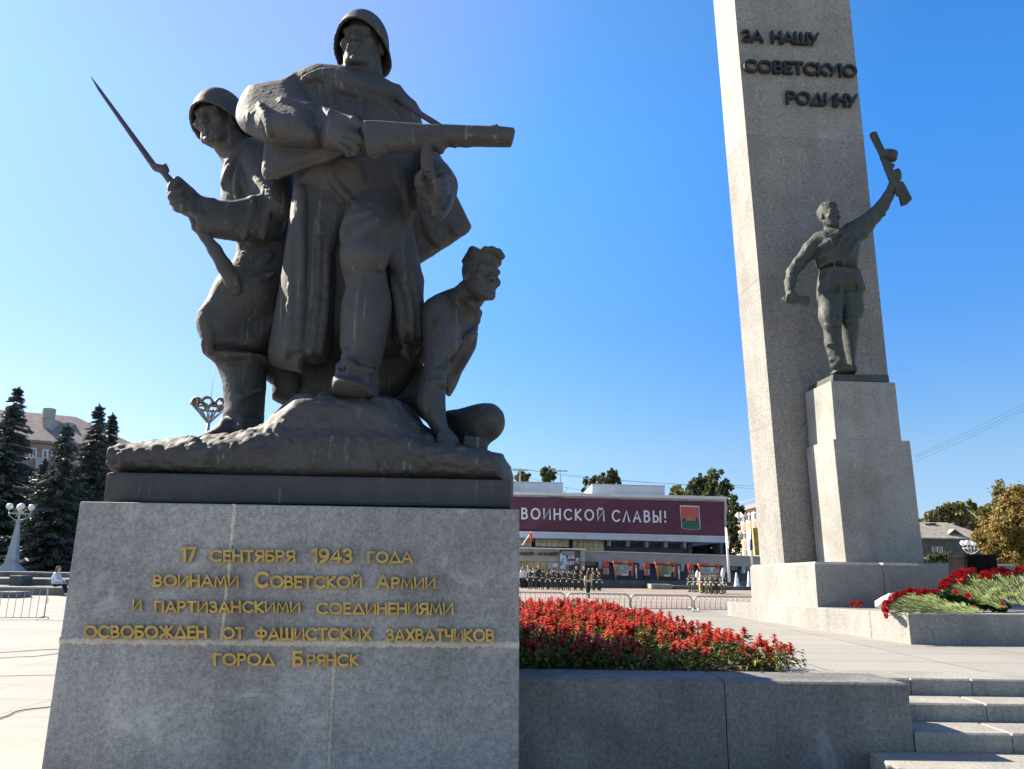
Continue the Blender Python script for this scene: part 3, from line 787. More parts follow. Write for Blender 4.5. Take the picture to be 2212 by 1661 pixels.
    for pts in ([(480, 470), (470, 640), (445, 760)], [(560, 640), (500, 720), (430, 800)], [(400, 820), (380, 880), (300, 900)], [(395, 1000), (340, 960), (270, 980)], [(590, 640), (520, 800), (450, 900)], [(330, 560), (360, 680), (340, 800)], [(590, 560), (560, 640), (470, 700)]):
        S.fold([c4(x, y) for x, y in pts], 6, .045)
    # dark lap and rear leg between the figures
    S.form(q4([(-30, 1090), (80, 1060), (200, 900), (250, 860), (330, 1000), (330, 1250), (150, 1150), (60, 1120)]), 7.75, .3, .2, .022)
    S.form(q4([(380, 1165), (480, 1140), (560, 1118), (640, 1102), (710, 1110), (756, 1145), (778, 1195), (774, 1262), (740, 1320), (692, 1358), (664, 1392), (650, 1428), (500, 1400), (440, 1330), (400, 1260)]), [(c4(420, 1200), 7.55), (c4(740, 1200), 7.30)], .30, .27, .022)
    # hand spread on the rock
    for pts in ([(420, 1310), (445, 1350), (452, 1385)], [(400, 1320), (415, 1362), (420, 1390)], [(375, 1310), (385, 1362), (388, 1392)], [(350, 1300), (358, 1345), (358, 1372)]):
        S.fold([c4(x, y) for x, y in pts], 9, .018, .85)
    # neck, collar
    S.limb([c4(470, 460) + (7.45, 42), c4(540, 390) + (7.32, 32), c4(600, 320) + (7.24, 31)], .05)
    S.limb([c4(490, 378) + (7.30, 9), c4(560, 440) + (7.10, 8), c4(605, 500) + (7.08, 7), c4(600, 560) + (7.1, 6)], .03)
    hc3 = P(*c4(622, 282), 7.20); hR3 = frame(34, 0, 6)
    head(S, hc3, hR3, 2.12, hair='quiff')
    S.rough(.004, 5, 8); S.chisel(.0022, 20, 9)
    body3 = S.mesh('partisan', BR, sculpture)
    tag(body3, 'bareheaded crouching man leaning on one arm')
    a, b, c, d = (P(*c4(x, y), 6.98) for x, y in ((500, 1392), (655, 1432), (662, 1328), (505, 1310)))
    m = MB(); m.hexa([a, b, c, d], [(p[0], p[1] + .35, p[2]) for p in (a, b, c, d)])
    bx = m.build('ammunition_box', BR, sculpture); bv = bx.modifiers.new('edge', 'BEVEL'); bv.width = .02; bv.segments = 2
build_group()
# ------------------------------------------------------------------ letters: a geometric stroke alphabet
def arc(cx, cy, rx, ry, a0, a1, n=12):
    return [(cx + rx * math.cos(rad(a0 + (a1 - a0) * i / n)), cy + ry * math.sin(rad(a0 + (a1 - a0) * i / n))) for i in range(n + 1)]
def O_(w): return arc(w / 2, .5, w / 2, .5, 90, 450, 24)
GL = {
 'А': (.78, [[(0, 0), (.39, 1), (.78, 0)], [(.13, .3), (.65, .3)]]), 'Б': (.56, [[(.5, 1), (0, 1), (0, 0), (.3, 0)] + arc(.3, .28, .26, .28, -90, 90) + [(0, .56)]]),
 'В': (.56, [[(0, 0), (0, 1), (.26, 1)] + arc(.26, .77, .23, .23, 90, -90) + [(.0, .54)], [(.26, .54)] + arc(.28, .27, .28, .27, 90, -90) + [(0, 0)]]),
 'Г': (.48, [[(0, 0), (0, 1), (.48, 1)]]), 'Д': (.84, [[(0, 0), (.42, 1), (.84, 0), (0, 0)]]),
 'Е': (.48, [[(.48, 1), (0, 1), (0, 0), (.48, 0)], [(0, .52), (.42, .52)]]), 'Ж': (.95, [[(.475, 0), (.475, 1)], [(0, 1), (.475, .5), (.95, 1)], [(0, 0), (.475, .5), (.95, 0)]]),
 'З': (.52, [arc(.24, .76, .22, .24, 150, -90), arc(.25, .27, .27, .27, 90, -150)]), 'И': (.68, [[(0, 1), (0, 0), (.68, 1), (.68, 0)]]),
 'Й': (.68, [[(0, 1), (0, 0), (.68, 1), (.68, 0)], arc(.34, 1.22, .17, .12, 200, 340, 6)]),
 'К': (.58, [[(0, 0), (0, 1)], [(.55, 1), (.02, .47), (.58, 0)]]), 'Л': (.7, [[(0, 0), (.35, 1), (.7, 0)]]),
 'М': (.86, [[(0, 0), (.12, 1), (.43, .15), (.74, 1), (.86, 0)]]), 'Н': (.64, [[(0, 0), (0, 1)], [(.64, 0), (.64, 1)], [(0, .52), (.64, .52)]]),
 'О': (.92, [O_(.92)]), 'П': (.62, [[(0, 0), (0, 1), (.62, 1), (.62, 0)]]),
 'Р': (.54, [[(0, 0), (0, 1), (.27, 1)] + arc(.27, .73, .27, .27, 90, -90) + [(0, .46)]]), 'С': (.78, [arc(.46, .5, .46, .5, 48, 312, 20)]),
 'Т': (.6, [[(0, 1), (.6, 1)], [(.3, 1), (.3, 0)]]), 'У': (.66, [[(0, 1), (.36, .38)], [(.66, 1), (.16, 0)]]),
 'Ф': (.84, [[(.42, -.05), (.42, 1.05)], arc(.42, .55, .42, .3, 90, 450, 20)]), 'Х': (.66, [[(0, 0), (.66, 1)], [(0, 1), (.66, 0)]]),
 'Ч': (.56, [[(0, 1), (0, .62)] + arc(.2, .62, .2, .2, 180, 270, 6) + [(.56, .42)], [(.56, 1), (.56, 0)]]),
 'Ш': (.92, [[(0, 1), (0, 0), (.92, 0), (.92, 1)], [(.46, 0), (.46, 1)]]), 'Ы': (.8, [[(0, 1), (0, 0), (.25, 0)] + arc(.25, .28, .26, .28, -90, 90) + [(0, .56)], [(.8, 0), (.8, 1)]]),
 'Ь': (.52, [[(0, 1), (0, 0), (.25, 0)] + arc(.25, .28, .26, .28, -90, 90) + [(0, .56)]]), 'Ю': (1.12, [[(0, 0), (0, 1)], [(0, .5), (.26, .5)], arc(.69, .5, .43, .5, 90, 450, 24)]),
 'Я': (.56, [[(.56, 0), (.56, 1), (.29, 1)] + arc(.29, .73, .27, .27, 90, 270) + [(.56, .46)], [(.3, .46), (0, 0)]]),
 '1': (.3, [[(0, .86), (.26, 1), (.26, 0)]]), '7': (.56, [[(0, 1), (.56, 1), (.16, 0)]]), '9': (.58, [arc(.29, .69, .29, .31, 0, 360, 20), arc(.02, .62, .56, .62, 8, -80, 8)]),
 '4': (.66, [[(.5, 0), (.5, 1), (0, .27), (.66, .27)]]), '3': (.5, [arc(.23, .76, .22, .24, 150, -90), arc(.24, .27, .26, .27, 90, -150)]),
 '!': (.12, [[(.06, 1), (.06, .45)], [(.06, .05), (.06, 0.02)]]), ' ': (.4, []),
}
def word_mesh(mb, text, org, ex, ez, en, width, height, sw=.11, depth=.03, gap=.22, slant=0.0):
    """org: baseline left; ex, ez: unit directions along and up; en: outwards; strokes of half width sw*height."""
    adv = [GL[c][0] for c in text]
    nat = sum(adv) + gap * (len(text) - 1) + 2 * sw
    sx = width / nat; x = sw; k = 0
    org, ex, ez, en = (np.asarray(a, float) for a in (org, ex, ez, en))
    for c, a in zip(text, adv):
        for st in GL[c][1]:
            pts = [np.array(((x + p) * sx, sw * height + q * (height - 2 * sw * height))) for p, q in st]
            pts = [p for i, p in enumerate(pts) if i == 0 or np.linalg.norm(p - pts[i - 1]) > 1e-5]
            closed = np.linalg.norm(pts[0] - pts[-1]) < 1e-4
            if closed: pts = pts[:-1]
            n = len(pts); L, Rr = [], []; w = sw * height
            for i in range(n):
                a0 = pts[i - 1] if (i > 0 or closed) else None
                b0 = pts[(i + 1) % n] if (i < n - 1 or closed) else None
                d1 = (pts[i] - a0) if a0 is not None else (b0 - pts[i]); d2 = (b0 - pts[i]) if b0 is not None else d1
                d1 = d1 / np.linalg.norm(d1); d2 = d2 / np.linalg.norm(d2)
                n1 = np.array((-d1[1], d1[0])); n2 = np.array((-d2[1], d2[0])); m = n1 + n2
                m = m / max(.55, m.dot(m) / 2)
                q = pts[i].copy()
                if not closed and i == 0: q = q - d1 * w
                if not closed and i == n - 1: q = q + d1 * w
                L.append(q + m * w); Rr.append(q - m * w)
            dd = depth + .0012 * (k % 7); k += 1
            V = []
            for z in (0, dd):
                for side in (L, Rr):
                    for i_, q in enumerate(side): V.append(org + ex * (q[0] + slant * q[1]) + ez * q[1] + en * (z + (0 if closed or z == 0 else .0004 * i_)))
            Fc = []; m_ = n if closed else n - 1
            for i in range(m_):
                j = (i + 1) % n
                Fc += [(2 * n + i, 3 * n + i, 3 * n + j, 2 * n + j), (i, 2 * n + i, 2 * n + j, j), (3 * n + i, n + i, n + j, 3 * n + j)]
            if not closed:
                Fc += [(0, n, 3 * n, 2 * n), (n - 1, 3 * n - 1, 4 * n - 1, 2 * n - 1)]
            mb.add(V, Fc)
        x += a + gap
def along(p0, d, u, v=1000):
    r = ray(u, v); k = r[0] / r[1]
    t = (k * p0[1] - p0[0]) / (d[0] - k * d[1])
    return (p0[0] + d[0] * t, p0[1] + d[1] * t)

# ------------------------------------------------------------------ ground, square, plaza
def paving(name, a, b, c, size, joint=0.006, band=None, stain=.2):
    t = NT(name)
    br = t.n('ShaderNodeTexBrick', Scale=1.0, Mortar__Size=joint, Mortar__Smooth=.2, Brick__Width=size[0], Row__Height=size[1], Bias=0.0)
    br.offset = 0.0
    br.inputs['Color1'].default_value = a + (1,); br.inputs['Color2'].default_value = b + (1,); br.inputs['Mortar'].default_value = c + (1,)
    t.l(t.vec((1, 1, 1)), br.inputs['Vector'])
    col = br.outputs[0]
    if band:
        w = t.n('ShaderNodeTexWave', Scale=band[0], Distortion=0.0); w.bands_direction = 'Y'
        t.l(t.vec((1, 1, 1)), w.inputs['Vector'])
        col = t.mix(t.ramp(w.outputs['Fac'], [(.68, 0.0), (.72, .75)]), col, band[1])
    s = t.ramp(t.noise(.35, 7, .65), [(.32, 1 - stain), (.62, 1.0)])
    col = t.mix(1.0, col, s, 'MULTIPLY')
    col = t.mix(1.0, col, t.ramp(t.noise(45, 3, .7), [(.3, .86), (.7, 1.08)]), 'MULTIPLY')
    sc = t.ramp(t.noise(3.0, 5, .7, sv=(.08, 1, 1)), [(.60, 1.0), (.72, .86)])
    col = t.mix(1.0, col, sc, 'MULTIPLY')
    t.bump(t.noise(50, 3), .15, .004)
    return t.done(col, .75, 0, .3)
M['square'] = paving('square_slabs', (.31, .265, .215), (.285, .24, .19), (.15, .12, .10), (1.5, .75), .012, (.11, (.235, .18, .15)))
M['plaza'] = paving('plaza_slabs', (.31, .297, .268), (.285, .272, .245), (.14, .125, .11), (1.2, 1.2), .010, (.06, (.36, .29, .25)))
M['terrace'] = paving('terrace_slabs', (.31, .30, .27), (.275, .266, .242), (.13, .12, .105), (1.6, .9), .012)
M['ground'] = plain('town_ground', (.22, .21, .18), .9, 0, .2, .3)
mb = MB(); mb.box((-1500, -300, -.6), (1500, 2500, -.03)); tag(mb.build('ground', M['ground']), 'flat town ground', 'ground', kind='structure')
mb = MB(); mb.prism([(-110, -14), (14, -14), (14, 8), (4, 9), (-1.3, 9), (-14, 60), (-60, 70), (-110, 66)], -.5, 0)
tag(mb.build('plaza', M['plaza']), 'pale slab plaza', 'paving', kind='structure')
mb = MB(); mb.prism([(3.20, 7.64), (30, 7.9), (30, 26), (60, 26), (60, 62), (-12, 62), (-1.1, 9.0), (-1.1, 7.3), (3.20, 7.3)], -.45, .8)
PLAT = mb
tag(mb.build('square', M['terrace']), 'raised pale slab square', 'paving', kind='structure')
mb = MB(); mb.prism([(-.5, 19.9), (5.2, 19.9), (5.2, 20.6), (45, 20.6), (45, 60), (-11, 60)], .7, .806)
tag(mb.build('parade_ground', M['square']), 'beige banded slabs', 'paving', kind='structure')

# ------------------------------------------------------------------ near pedestal
cP = crop(200, 1950, 1.1642)
YP = 6.2
tl, tr = P(172, 1083, YP), P(1122, 1100, YP)
bl_, br_ = P(88, 1661, YP), P(1121, 1661, YP)
tL = (tl - bl_) / (tl[2] - bl_[2]); tR = (tr - br_) / (tr[2] - br_[2])
bl = bl_ + tL * (-.1 - bl_[2]); brr = br_ + tR * (-.1 - br_[2])
pedestal = thing('pedestal', ((bl[0] + brr[0]) / 2, YP + 1.2, 0), 'large grey granite pedestal with gold lettering under the three bronze soldiers', 'pedestal')
DP = np.array([0, 2.5, 0])
def quad_block(name, q, mat, parent, inset=0.0, depth=DP, bev=.014):
    m = MB(); m.hexa([p + np.array([0, inset, 0]) for p in q], [p + depth for p in q])
    o = m.build(name, mat, parent)
    b = o.modifiers.new('edge', 'BEVEL'); b.width = bev; b.segments = 2
    return o
def onf(x, y, off=0.0): return P(*cP(x, y), YP - off)
jl, jr = P(*cP(48, 712), YP), P(*cP(2187, 734), YP)
def at_edge(p, base, d): return base + d * (p[2] - base[2])
jl, jr = at_edge(jl, bl_, tL), at_edge(jr, br_, tR)
def lerp(a, b, t): return a + (b - a) * t
def xat(a, b, x): return lerp(a, b, (x - a[0]) / (b[0] - a[0]))
u_top = xat(tl, tr, onf(862, 70)[0]); u_bot = xat(jl, jr, onf(798, 715)[0])
l_top = xat(jl, jr, onf(1326, 728)[0]); l_bot = onf(1298, 1311); l_bot = l_top + (l_bot - l_top) * ((l_top[2] + .1) / (l_top[2] - l_bot[2]))
l_bot = l_bot; e = np.array([.009, 0, 0]); ez = np.array([0, 0, .008])
quad_block('granite_block', [jl + ez, u_bot - e + ez, u_top - e, tl], M['granite_grey'], pedestal)
quad_block('granite_block', [u_bot + e + ez, jr + ez, tr, u_top + e], M['granite_grey'], pedestal)
quad_block('granite_block', [bl, l_bot - e, l_top - e - ez, jl - ez], M['granite_grey'], pedestal)
quad_block('granite_block', [l_bot + e, brr, jr - ez, l_top + e - ez], M['granite_grey'], pedestal)
core = [bl + np.array([.03, 0, 0]), brr - np.array([.03, 0, 0]), tr - np.array([.03, 0, .03]), tl + np.array([.03, 0, -.03])]
quad_block('core', core, M['mortar'], pedestal, .012, DP - np.array([0, .03, 0]), .001)
def mortar(a, b, w, n, seed, wob=.012):
    """smeared pointing over a joint: an uneven strip"""
    rg = random.Random(seed); a, b = np.asarray(a), np.asarray(b); d = (b - a) / np.linalg.norm(b - a)
    nn = np.array([-d[2], 0, d[0]]); V, Fc = [], []
    for i in range(n + 1):
        p = lerp(a, b, i / n)
        w1 = w * (.55 + .9 * rg.random()) + wob * rg.random(); w2 = w * (.55 + .9 * rg.random()) + wob * rg.random()
        for q in (p - nn * w1, p + nn * w2):
            V.append(q + np.array([0, .004, 0]))
        for q in (p - nn * w1 * .75, p + nn * w2 * .75):
            V.append(q + np.array([0, -.004 - .003 * rg.random(), 0]))
        if i:
            k = 4 * i; j = k - 4
            Fc += [(j + 2, k + 2, k + 3, j + 3), (j, k, k + 2, j + 2), (j + 3, k + 3, k + 1, j + 1)]
    m = MB(); m.add(V, Fc); m.build('mortar_joint', M['mortar'], pedestal, smooth=True)
mortar(jl, jr, .018, 190, 1, .016); mortar(u_top, u_bot, .012, 90, 2, .009); mortar(l_top, l_bot, .012, 110, 3, .010)
TEXT = [
 [('17', 612, 686, 275, 345), ('СЕНТЯБРЯ', 748, 1148, 289, 348), ('1943', 1218, 1412, 282, 353), ('ГОДА', 1480, 1691, 297, 352)],
 [('ВОИНАМИ', 485, 885, 404, 464), ('С', 958, 1022, 390, 468), ('ОВЕТСКОЙ', 1027, 1457, 409, 470), ('А', 1523, 1582, 401, 472), ('РМИИ', 1590, 1798, 416, 472)],
 [('И', 388, 434, 521, 575), ('ПАРТИЗАНСКИМИ', 490, 1172, 526, 584), ('СОЕДИНЕНИЯМИ', 1242, 1882, 533, 592)],
 [('ОСВОБОЖДЕН', 163, 736, 640, 702), ('ОТ', 805, 910, 648, 706), ('ФАШИСТСКИХ', 958, 1502, 650, 712), ('ЗАХВАТЧИКОВ', 1567, 2070, 655, 717)],
 [('ГОРОД', 765, 1052, 769, 830), ('Б', 1132, 1184, 758, 832), ('РЯНСК', 1199, 1444, 773, 832)]]
for line in TEXT:
    for wd, x0, x1, y0, y1 in line:
        m = MB()
        a, b, c = onf(x0, y1 - (1 if x1 - x0 > 300 else 0), .012), onf(x1, y1 + (1 if x1 - x0 > 300 else 0), .012), onf(x0, y0, .012)
        ex = (b - a); w_ = np.linalg.norm(ex); ex = ex / w_; ez_ = c - a; h_ = np.linalg.norm(ez_); ez_ = ez_ / h_
        word_mesh(m, wd, a, ex, ez_, (0, -1, 0), w_, h_, .098, .02, .24)
        m.build('lettering', M['brass'], pedestal)

# ------------------------------------------------------------------ granite wall of the flower bed
YW = 6.6
zt = .888
wr = P(1955, 1473, YW)[0]
wall = thing('granite_wall', (1.6, YW, 0), 'low dark grey granite wall edging the flower bed, running from the pedestal to the steps', 'wall')
xj = P(1569, 1560, YW)[0]
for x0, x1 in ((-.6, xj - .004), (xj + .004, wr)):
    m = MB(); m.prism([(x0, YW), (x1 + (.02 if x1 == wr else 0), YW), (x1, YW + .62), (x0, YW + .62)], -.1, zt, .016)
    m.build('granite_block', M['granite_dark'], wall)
m = MB(); m.prism([(wr - .62, YW + .628), (wr - .02, YW + .628), (wr - .03, 7.63), (2.62, 8.35), (1.95, 9.1), (1.85, 9.0), (2.4, 8.2)], .75, .84, .01)
m.build('kerb', M['granite_pale'], wall)

# ------------------------------------------------------------------ steps
steps = thing('granite_steps', (6, 6.6, 0), 'flight of pale granite steps beside the dark wall at the lower right', 'steps')
xs = wr + .03
for i, (y0, z1, joints) in enumerate(((7.60, .80, (1055, 1400)), (7.12, .66, (1465,)), (6.60, .52, (1590,)), (None, .38, ()))):
    if y0 is None:
        a, b = G(1877.6, 1624.4, .38), G(1940.8, 1661, .38)
        d = (b - a) / (a[1] - b[1])
        m = MB(); m.prism([tuple((a + d * 1.15)[:2]), (12, a[1] - 1.15), (12, 6.592), (wr + .035, 6.592), tuple(a[:2])], -.2, .38, .012)
    else:
        m = MB(); cuts = [xs]
        for j in joints:
            u = (2900 + j / 1.4122) / 1.8517
            x = y0 * ray(u, 1500)[0] / ray(u, 1500)[1]
            if x > xs + .1: cuts.append(x)
        x = cuts[-1]
        while x < 11: x += 1.9; cuts.append(x)
        for c0, c1 in zip(cuts[:-1], cuts[1:]):
            m.prism([(c0 + .004, y0), (c1 - .004, y0), (c1 - .004, y0 + .56), (c0 + .004, y0 + .56)], z1 - .45, z1 + (.001 if i == 0 else 0), .014)
    m.build('step', M['granite_pale'], steps)

# ------------------------------------------------------------------ obelisk and its stepped base
DB = np.array([-.102, 1.0]); DF = np.array([1.0, .102])        # directions of the sides and of the fronts
lc = G(1968, 1392, .8)
base = thing('stepped_plinth', (lc[0] + 1.5, lc[1] + 3, .8), 'stepped pale granite platform carrying the tall obelisk, carnations on its lower ledge', 'plinth')
lf = along(lc, DB, 1573, 1320)
def zat(u, v, xy): r = ray(u, v); return EYE + r[2] * xy[1] / r[1]
def slab_block(mb, p0, dF, w, dB, dp, z0, zt4, bev=.015):
    """zt4: heights of the top at near-left, near-right, far-right, far-left"""
    p0 = np.asarray(p0[:2]); a, b = p0, p0 + dF * w; c, d = b + dB * dp, p0 + dB * dp
    V = []
    lo = [np.append(q, z0) for q in (a, b, c, d)]
    ce = (a + b + c + d) / 4
    up1 = [np.append(q, z - bev) for q, z in zip((a, b, c, d), zt4)]
    ins = []
    for q, z in zip((a, b, c, d), zt4):
        v = ce - q; ins.append(np.append(q + np.sign([v @ dF, v @ dB]) @ np.array([dF, dB]) * bev, z))
    V = lo + up1 + ins
    Fc = [(3, 2, 1, 0)] + [(k * 4 + i, k * 4 + (i + 1) % 4, k * 4 + 4 + (i + 1) % 4, k * 4 + 4 + i) for k in (0, 1) for i in range(4)] + [(8, 9, 10, 11)]
    mb.add(V, Fc)
zn, zf = zat(1966, 1325, lc), zat(1573, 1300, lf)
Ld = np.linalg.norm(np.array(lf) - lc[:2])
# ledge in blocks along its lit side; joints measured on the photograph
cut = [0.0]
for u in (1880, 1740 + 50, 1644 + 50, 1597 + 40):
    q = along(lc, DB, u, 1340); cut.append(np.linalg.norm(np.array(q) - lc[:2]))
cut = [0.0, cut[1] + .0, cut[2], cut[3], cut[4], Ld]
for a0, a1 in zip(cut[:-1], cut[1:]):
    m = MB(); p = np.array(lc[:2]) + DB * (a0 + (.004 if a0 else 0)); z0_, z1_ = lerp(zn, zf, a0 / Ld), lerp(zn, zf, a1 / Ld)
    slab_block(m, p, DF, 7.5, DB, a1 - a0 - .006, .7, [z0_, z0_, z1_, z1_], .012)
    m.build('ledge_block', M['granite_pale'], base)
pn = np.array(P(1766.6, 1309, 14.0)[:2]); pl_ = np.array(along(pn, DB, 1622, 1250))
Pd = np.linalg.norm(pl_ - pn); zpn, zpl = zat(1759, 1213, pn), zat(1620.6, 1221, pl_)
PT = zpn
jx = [0, .0]
w_tot = np.linalg.norm(np.array(along(pn, DF, 2075, 1250)) - pn)
jus = [np.linalg.norm(np.array(along(pn, DF, (2900 + x / 1.4122) / 1.8517, 1260)) - pn) for x in (897, 1283)]
ed = [0.0] + jus + [w_tot]
for a0, a1 in zip(ed[:-1], ed[1:]):
    m = MB(); slab_block(m, pn + DF * (a0 + (.006 if a0 else 0)), DF, a1 - a0 - .008, DB, Pd, 1.0, [zpn, zpn, zpn - .05, zpn - .05], .045)
    m.build('plinth_block', M['granite_pale'], base)
# pedestal blocks of the partisan
fn = np.array(P(1827.5, 1211, 14.8)[:2])
pp = thing('stepped_pedestal', (fn[0] + .7, fn[1] + .5, PT), 'two stacked pale granite blocks in front of the obelisk under the man raising a gun', 'pedestal')
def lean(uvs, Ys): return [P(u, v, Y) for (u, v), Y in zip(uvs, Ys)]
def tall_block(nb, nt, rb, rt, Yn, dep, name, par, mat, zb=None):
    """corner pixels of the front face (near-left bottom/top, right bottom/top) on the plane through the near edge"""
    def onpl(u, v):
        q0 = P(*nb, Yn); q = along(q0, DF, u, v); return np.array([q[0], q[1], zat(u, v, q)])
    f = [onpl(*nb), onpl(*rb), onpl(*rt), onpl(*nt)]
    if zb is not None: f[0][2] = f[1][2] = zb
    b = [p + np.array([DB[0], DB[1], 0]) * dep for p in f]
    m = MB(); m.hexa(f, b); o = m.build(name, mat, par)
    bv = o.modifiers.new('edge', 'BEVEL'); bv.width = .015; bv.segments = 2
    return f
fl = tall_block((1827.5, 1211), (1800, 948), (1997, 1213), (1966, 952), 14.8, 1.12, 'lower_block', pp, M['granite_pale'], PT - .02)
fu = tall_block((1806, 951), (1795, 822), (1948, 953), (1934, 826), 14.82, 1.10, 'upper_block', pp, M['granite_pale'])
fs = tall_block((1799, 823), (1799.5, 808), (1922, 825), (1920, 809), 14.84, 1.02, 'bronze_slab', pp, M['bronze_green'])
# obelisk
YO = fn[1] + 1.16
o0 = P(1694, 1213, YO)
def opl(u, v, p0=o0, d=DF):
    q = along(p0, d, u, v); return np.array([q[0], q[1], zat(u, v, q)])
ob_nb, ob_nt = opl(1694, 1213), opl(1586.5, 0)
ob_rb, ob_rt = opl(1960, 1213), opl(1835, 0)
def ext(a, b, z): return a + (b - a) * ((z - a[2]) / (b[2] - a[2]))
ZT = ob_nt[2] * 1.35
obelisk = thing('obelisk', (o0[0] + 1.3, YO + .6, PT), 'tall pale concrete obelisk with dark raised lettering near its top', 'obelisk')
tn, trr = ext(ob_nb, ob_nt, ZT), ext(ob_rb, ob_rt, ZT)
nb, rb = ext(ob_nb, ob_nt, PT - .03), ext(ob_rb, ob_rt, PT - .03)
lb_, lt_ = opl(1643, 1216, nb, DB), opl(1543, 0, ob_nt, DB)
db_, dt_ = np.linalg.norm((lb_ - nb)[:2]), np.linalg.norm((lt_ - ob_nt)[:2]) * 1.0
D3 = np.array([DB[0], DB[1], 0])
A4, B4 = [nb, rb, nb + D3 * db_, rb + D3 * db_], [tn, trr, tn + D3 * (dt_ * 1.02), trr + D3 * (dt_ * 1.02)]
cuts_ = [0, .155, .33, .52, .70, .86, 1.0]
for c0, c1 in zip(cuts_[:-1], cuts_[1:]):
    q0 = [lerp(p, q, c0 + .00004) for p, q in zip(A4, B4)]; q1 = [lerp(p, q, c1 - .00004) for p, q in zip(A4, B4)]
    m = MB(); m.hexa([q0[0], q0[1], q1[1], q1[0]], [q0[2], q0[3], q1[3], q1[2]])
    o = m.build('shaft_block', M['aggregate'], obelisk); bv = o.modifiers.new('edge', 'BEVEL'); bv.width = .0035; bv.segments = 1
cO = crop(2800, 0, 1.8456)
nF = np.array([.102, -1, 0]); nF = nF / np.linalg.norm(nF)
# the face plane leans a little: its up direction
upF = (ob_nt - ob_nb) / np.linalg.norm(ob_nt - ob_nb)
for wd, a, b, c in (('ЗА НАШУ', (302, 322), (872, 348), (296, 233)), ('СОВЕТСКУЮ', (318, 545), (1150, 585), (312, 452)), ('РОДИНУ', (628, 780), (1152, 806), (626, 685))):
    A, B, C_ = (opl(*cO(*q)) for q in (a, b, c))
    ex = B - A; w_ = np.linalg.norm(ex); ex /= w_; ez_ = C_ - A; h_ = np.linalg.norm(ez_); ez_ /= h_
    m = MB(); word_mesh(m, wd, A + nF * .03, ex, ez_, nF, w_, h_, .09, .07, .2)
    m.build('lettering', M['bronze_letter'], obelisk)
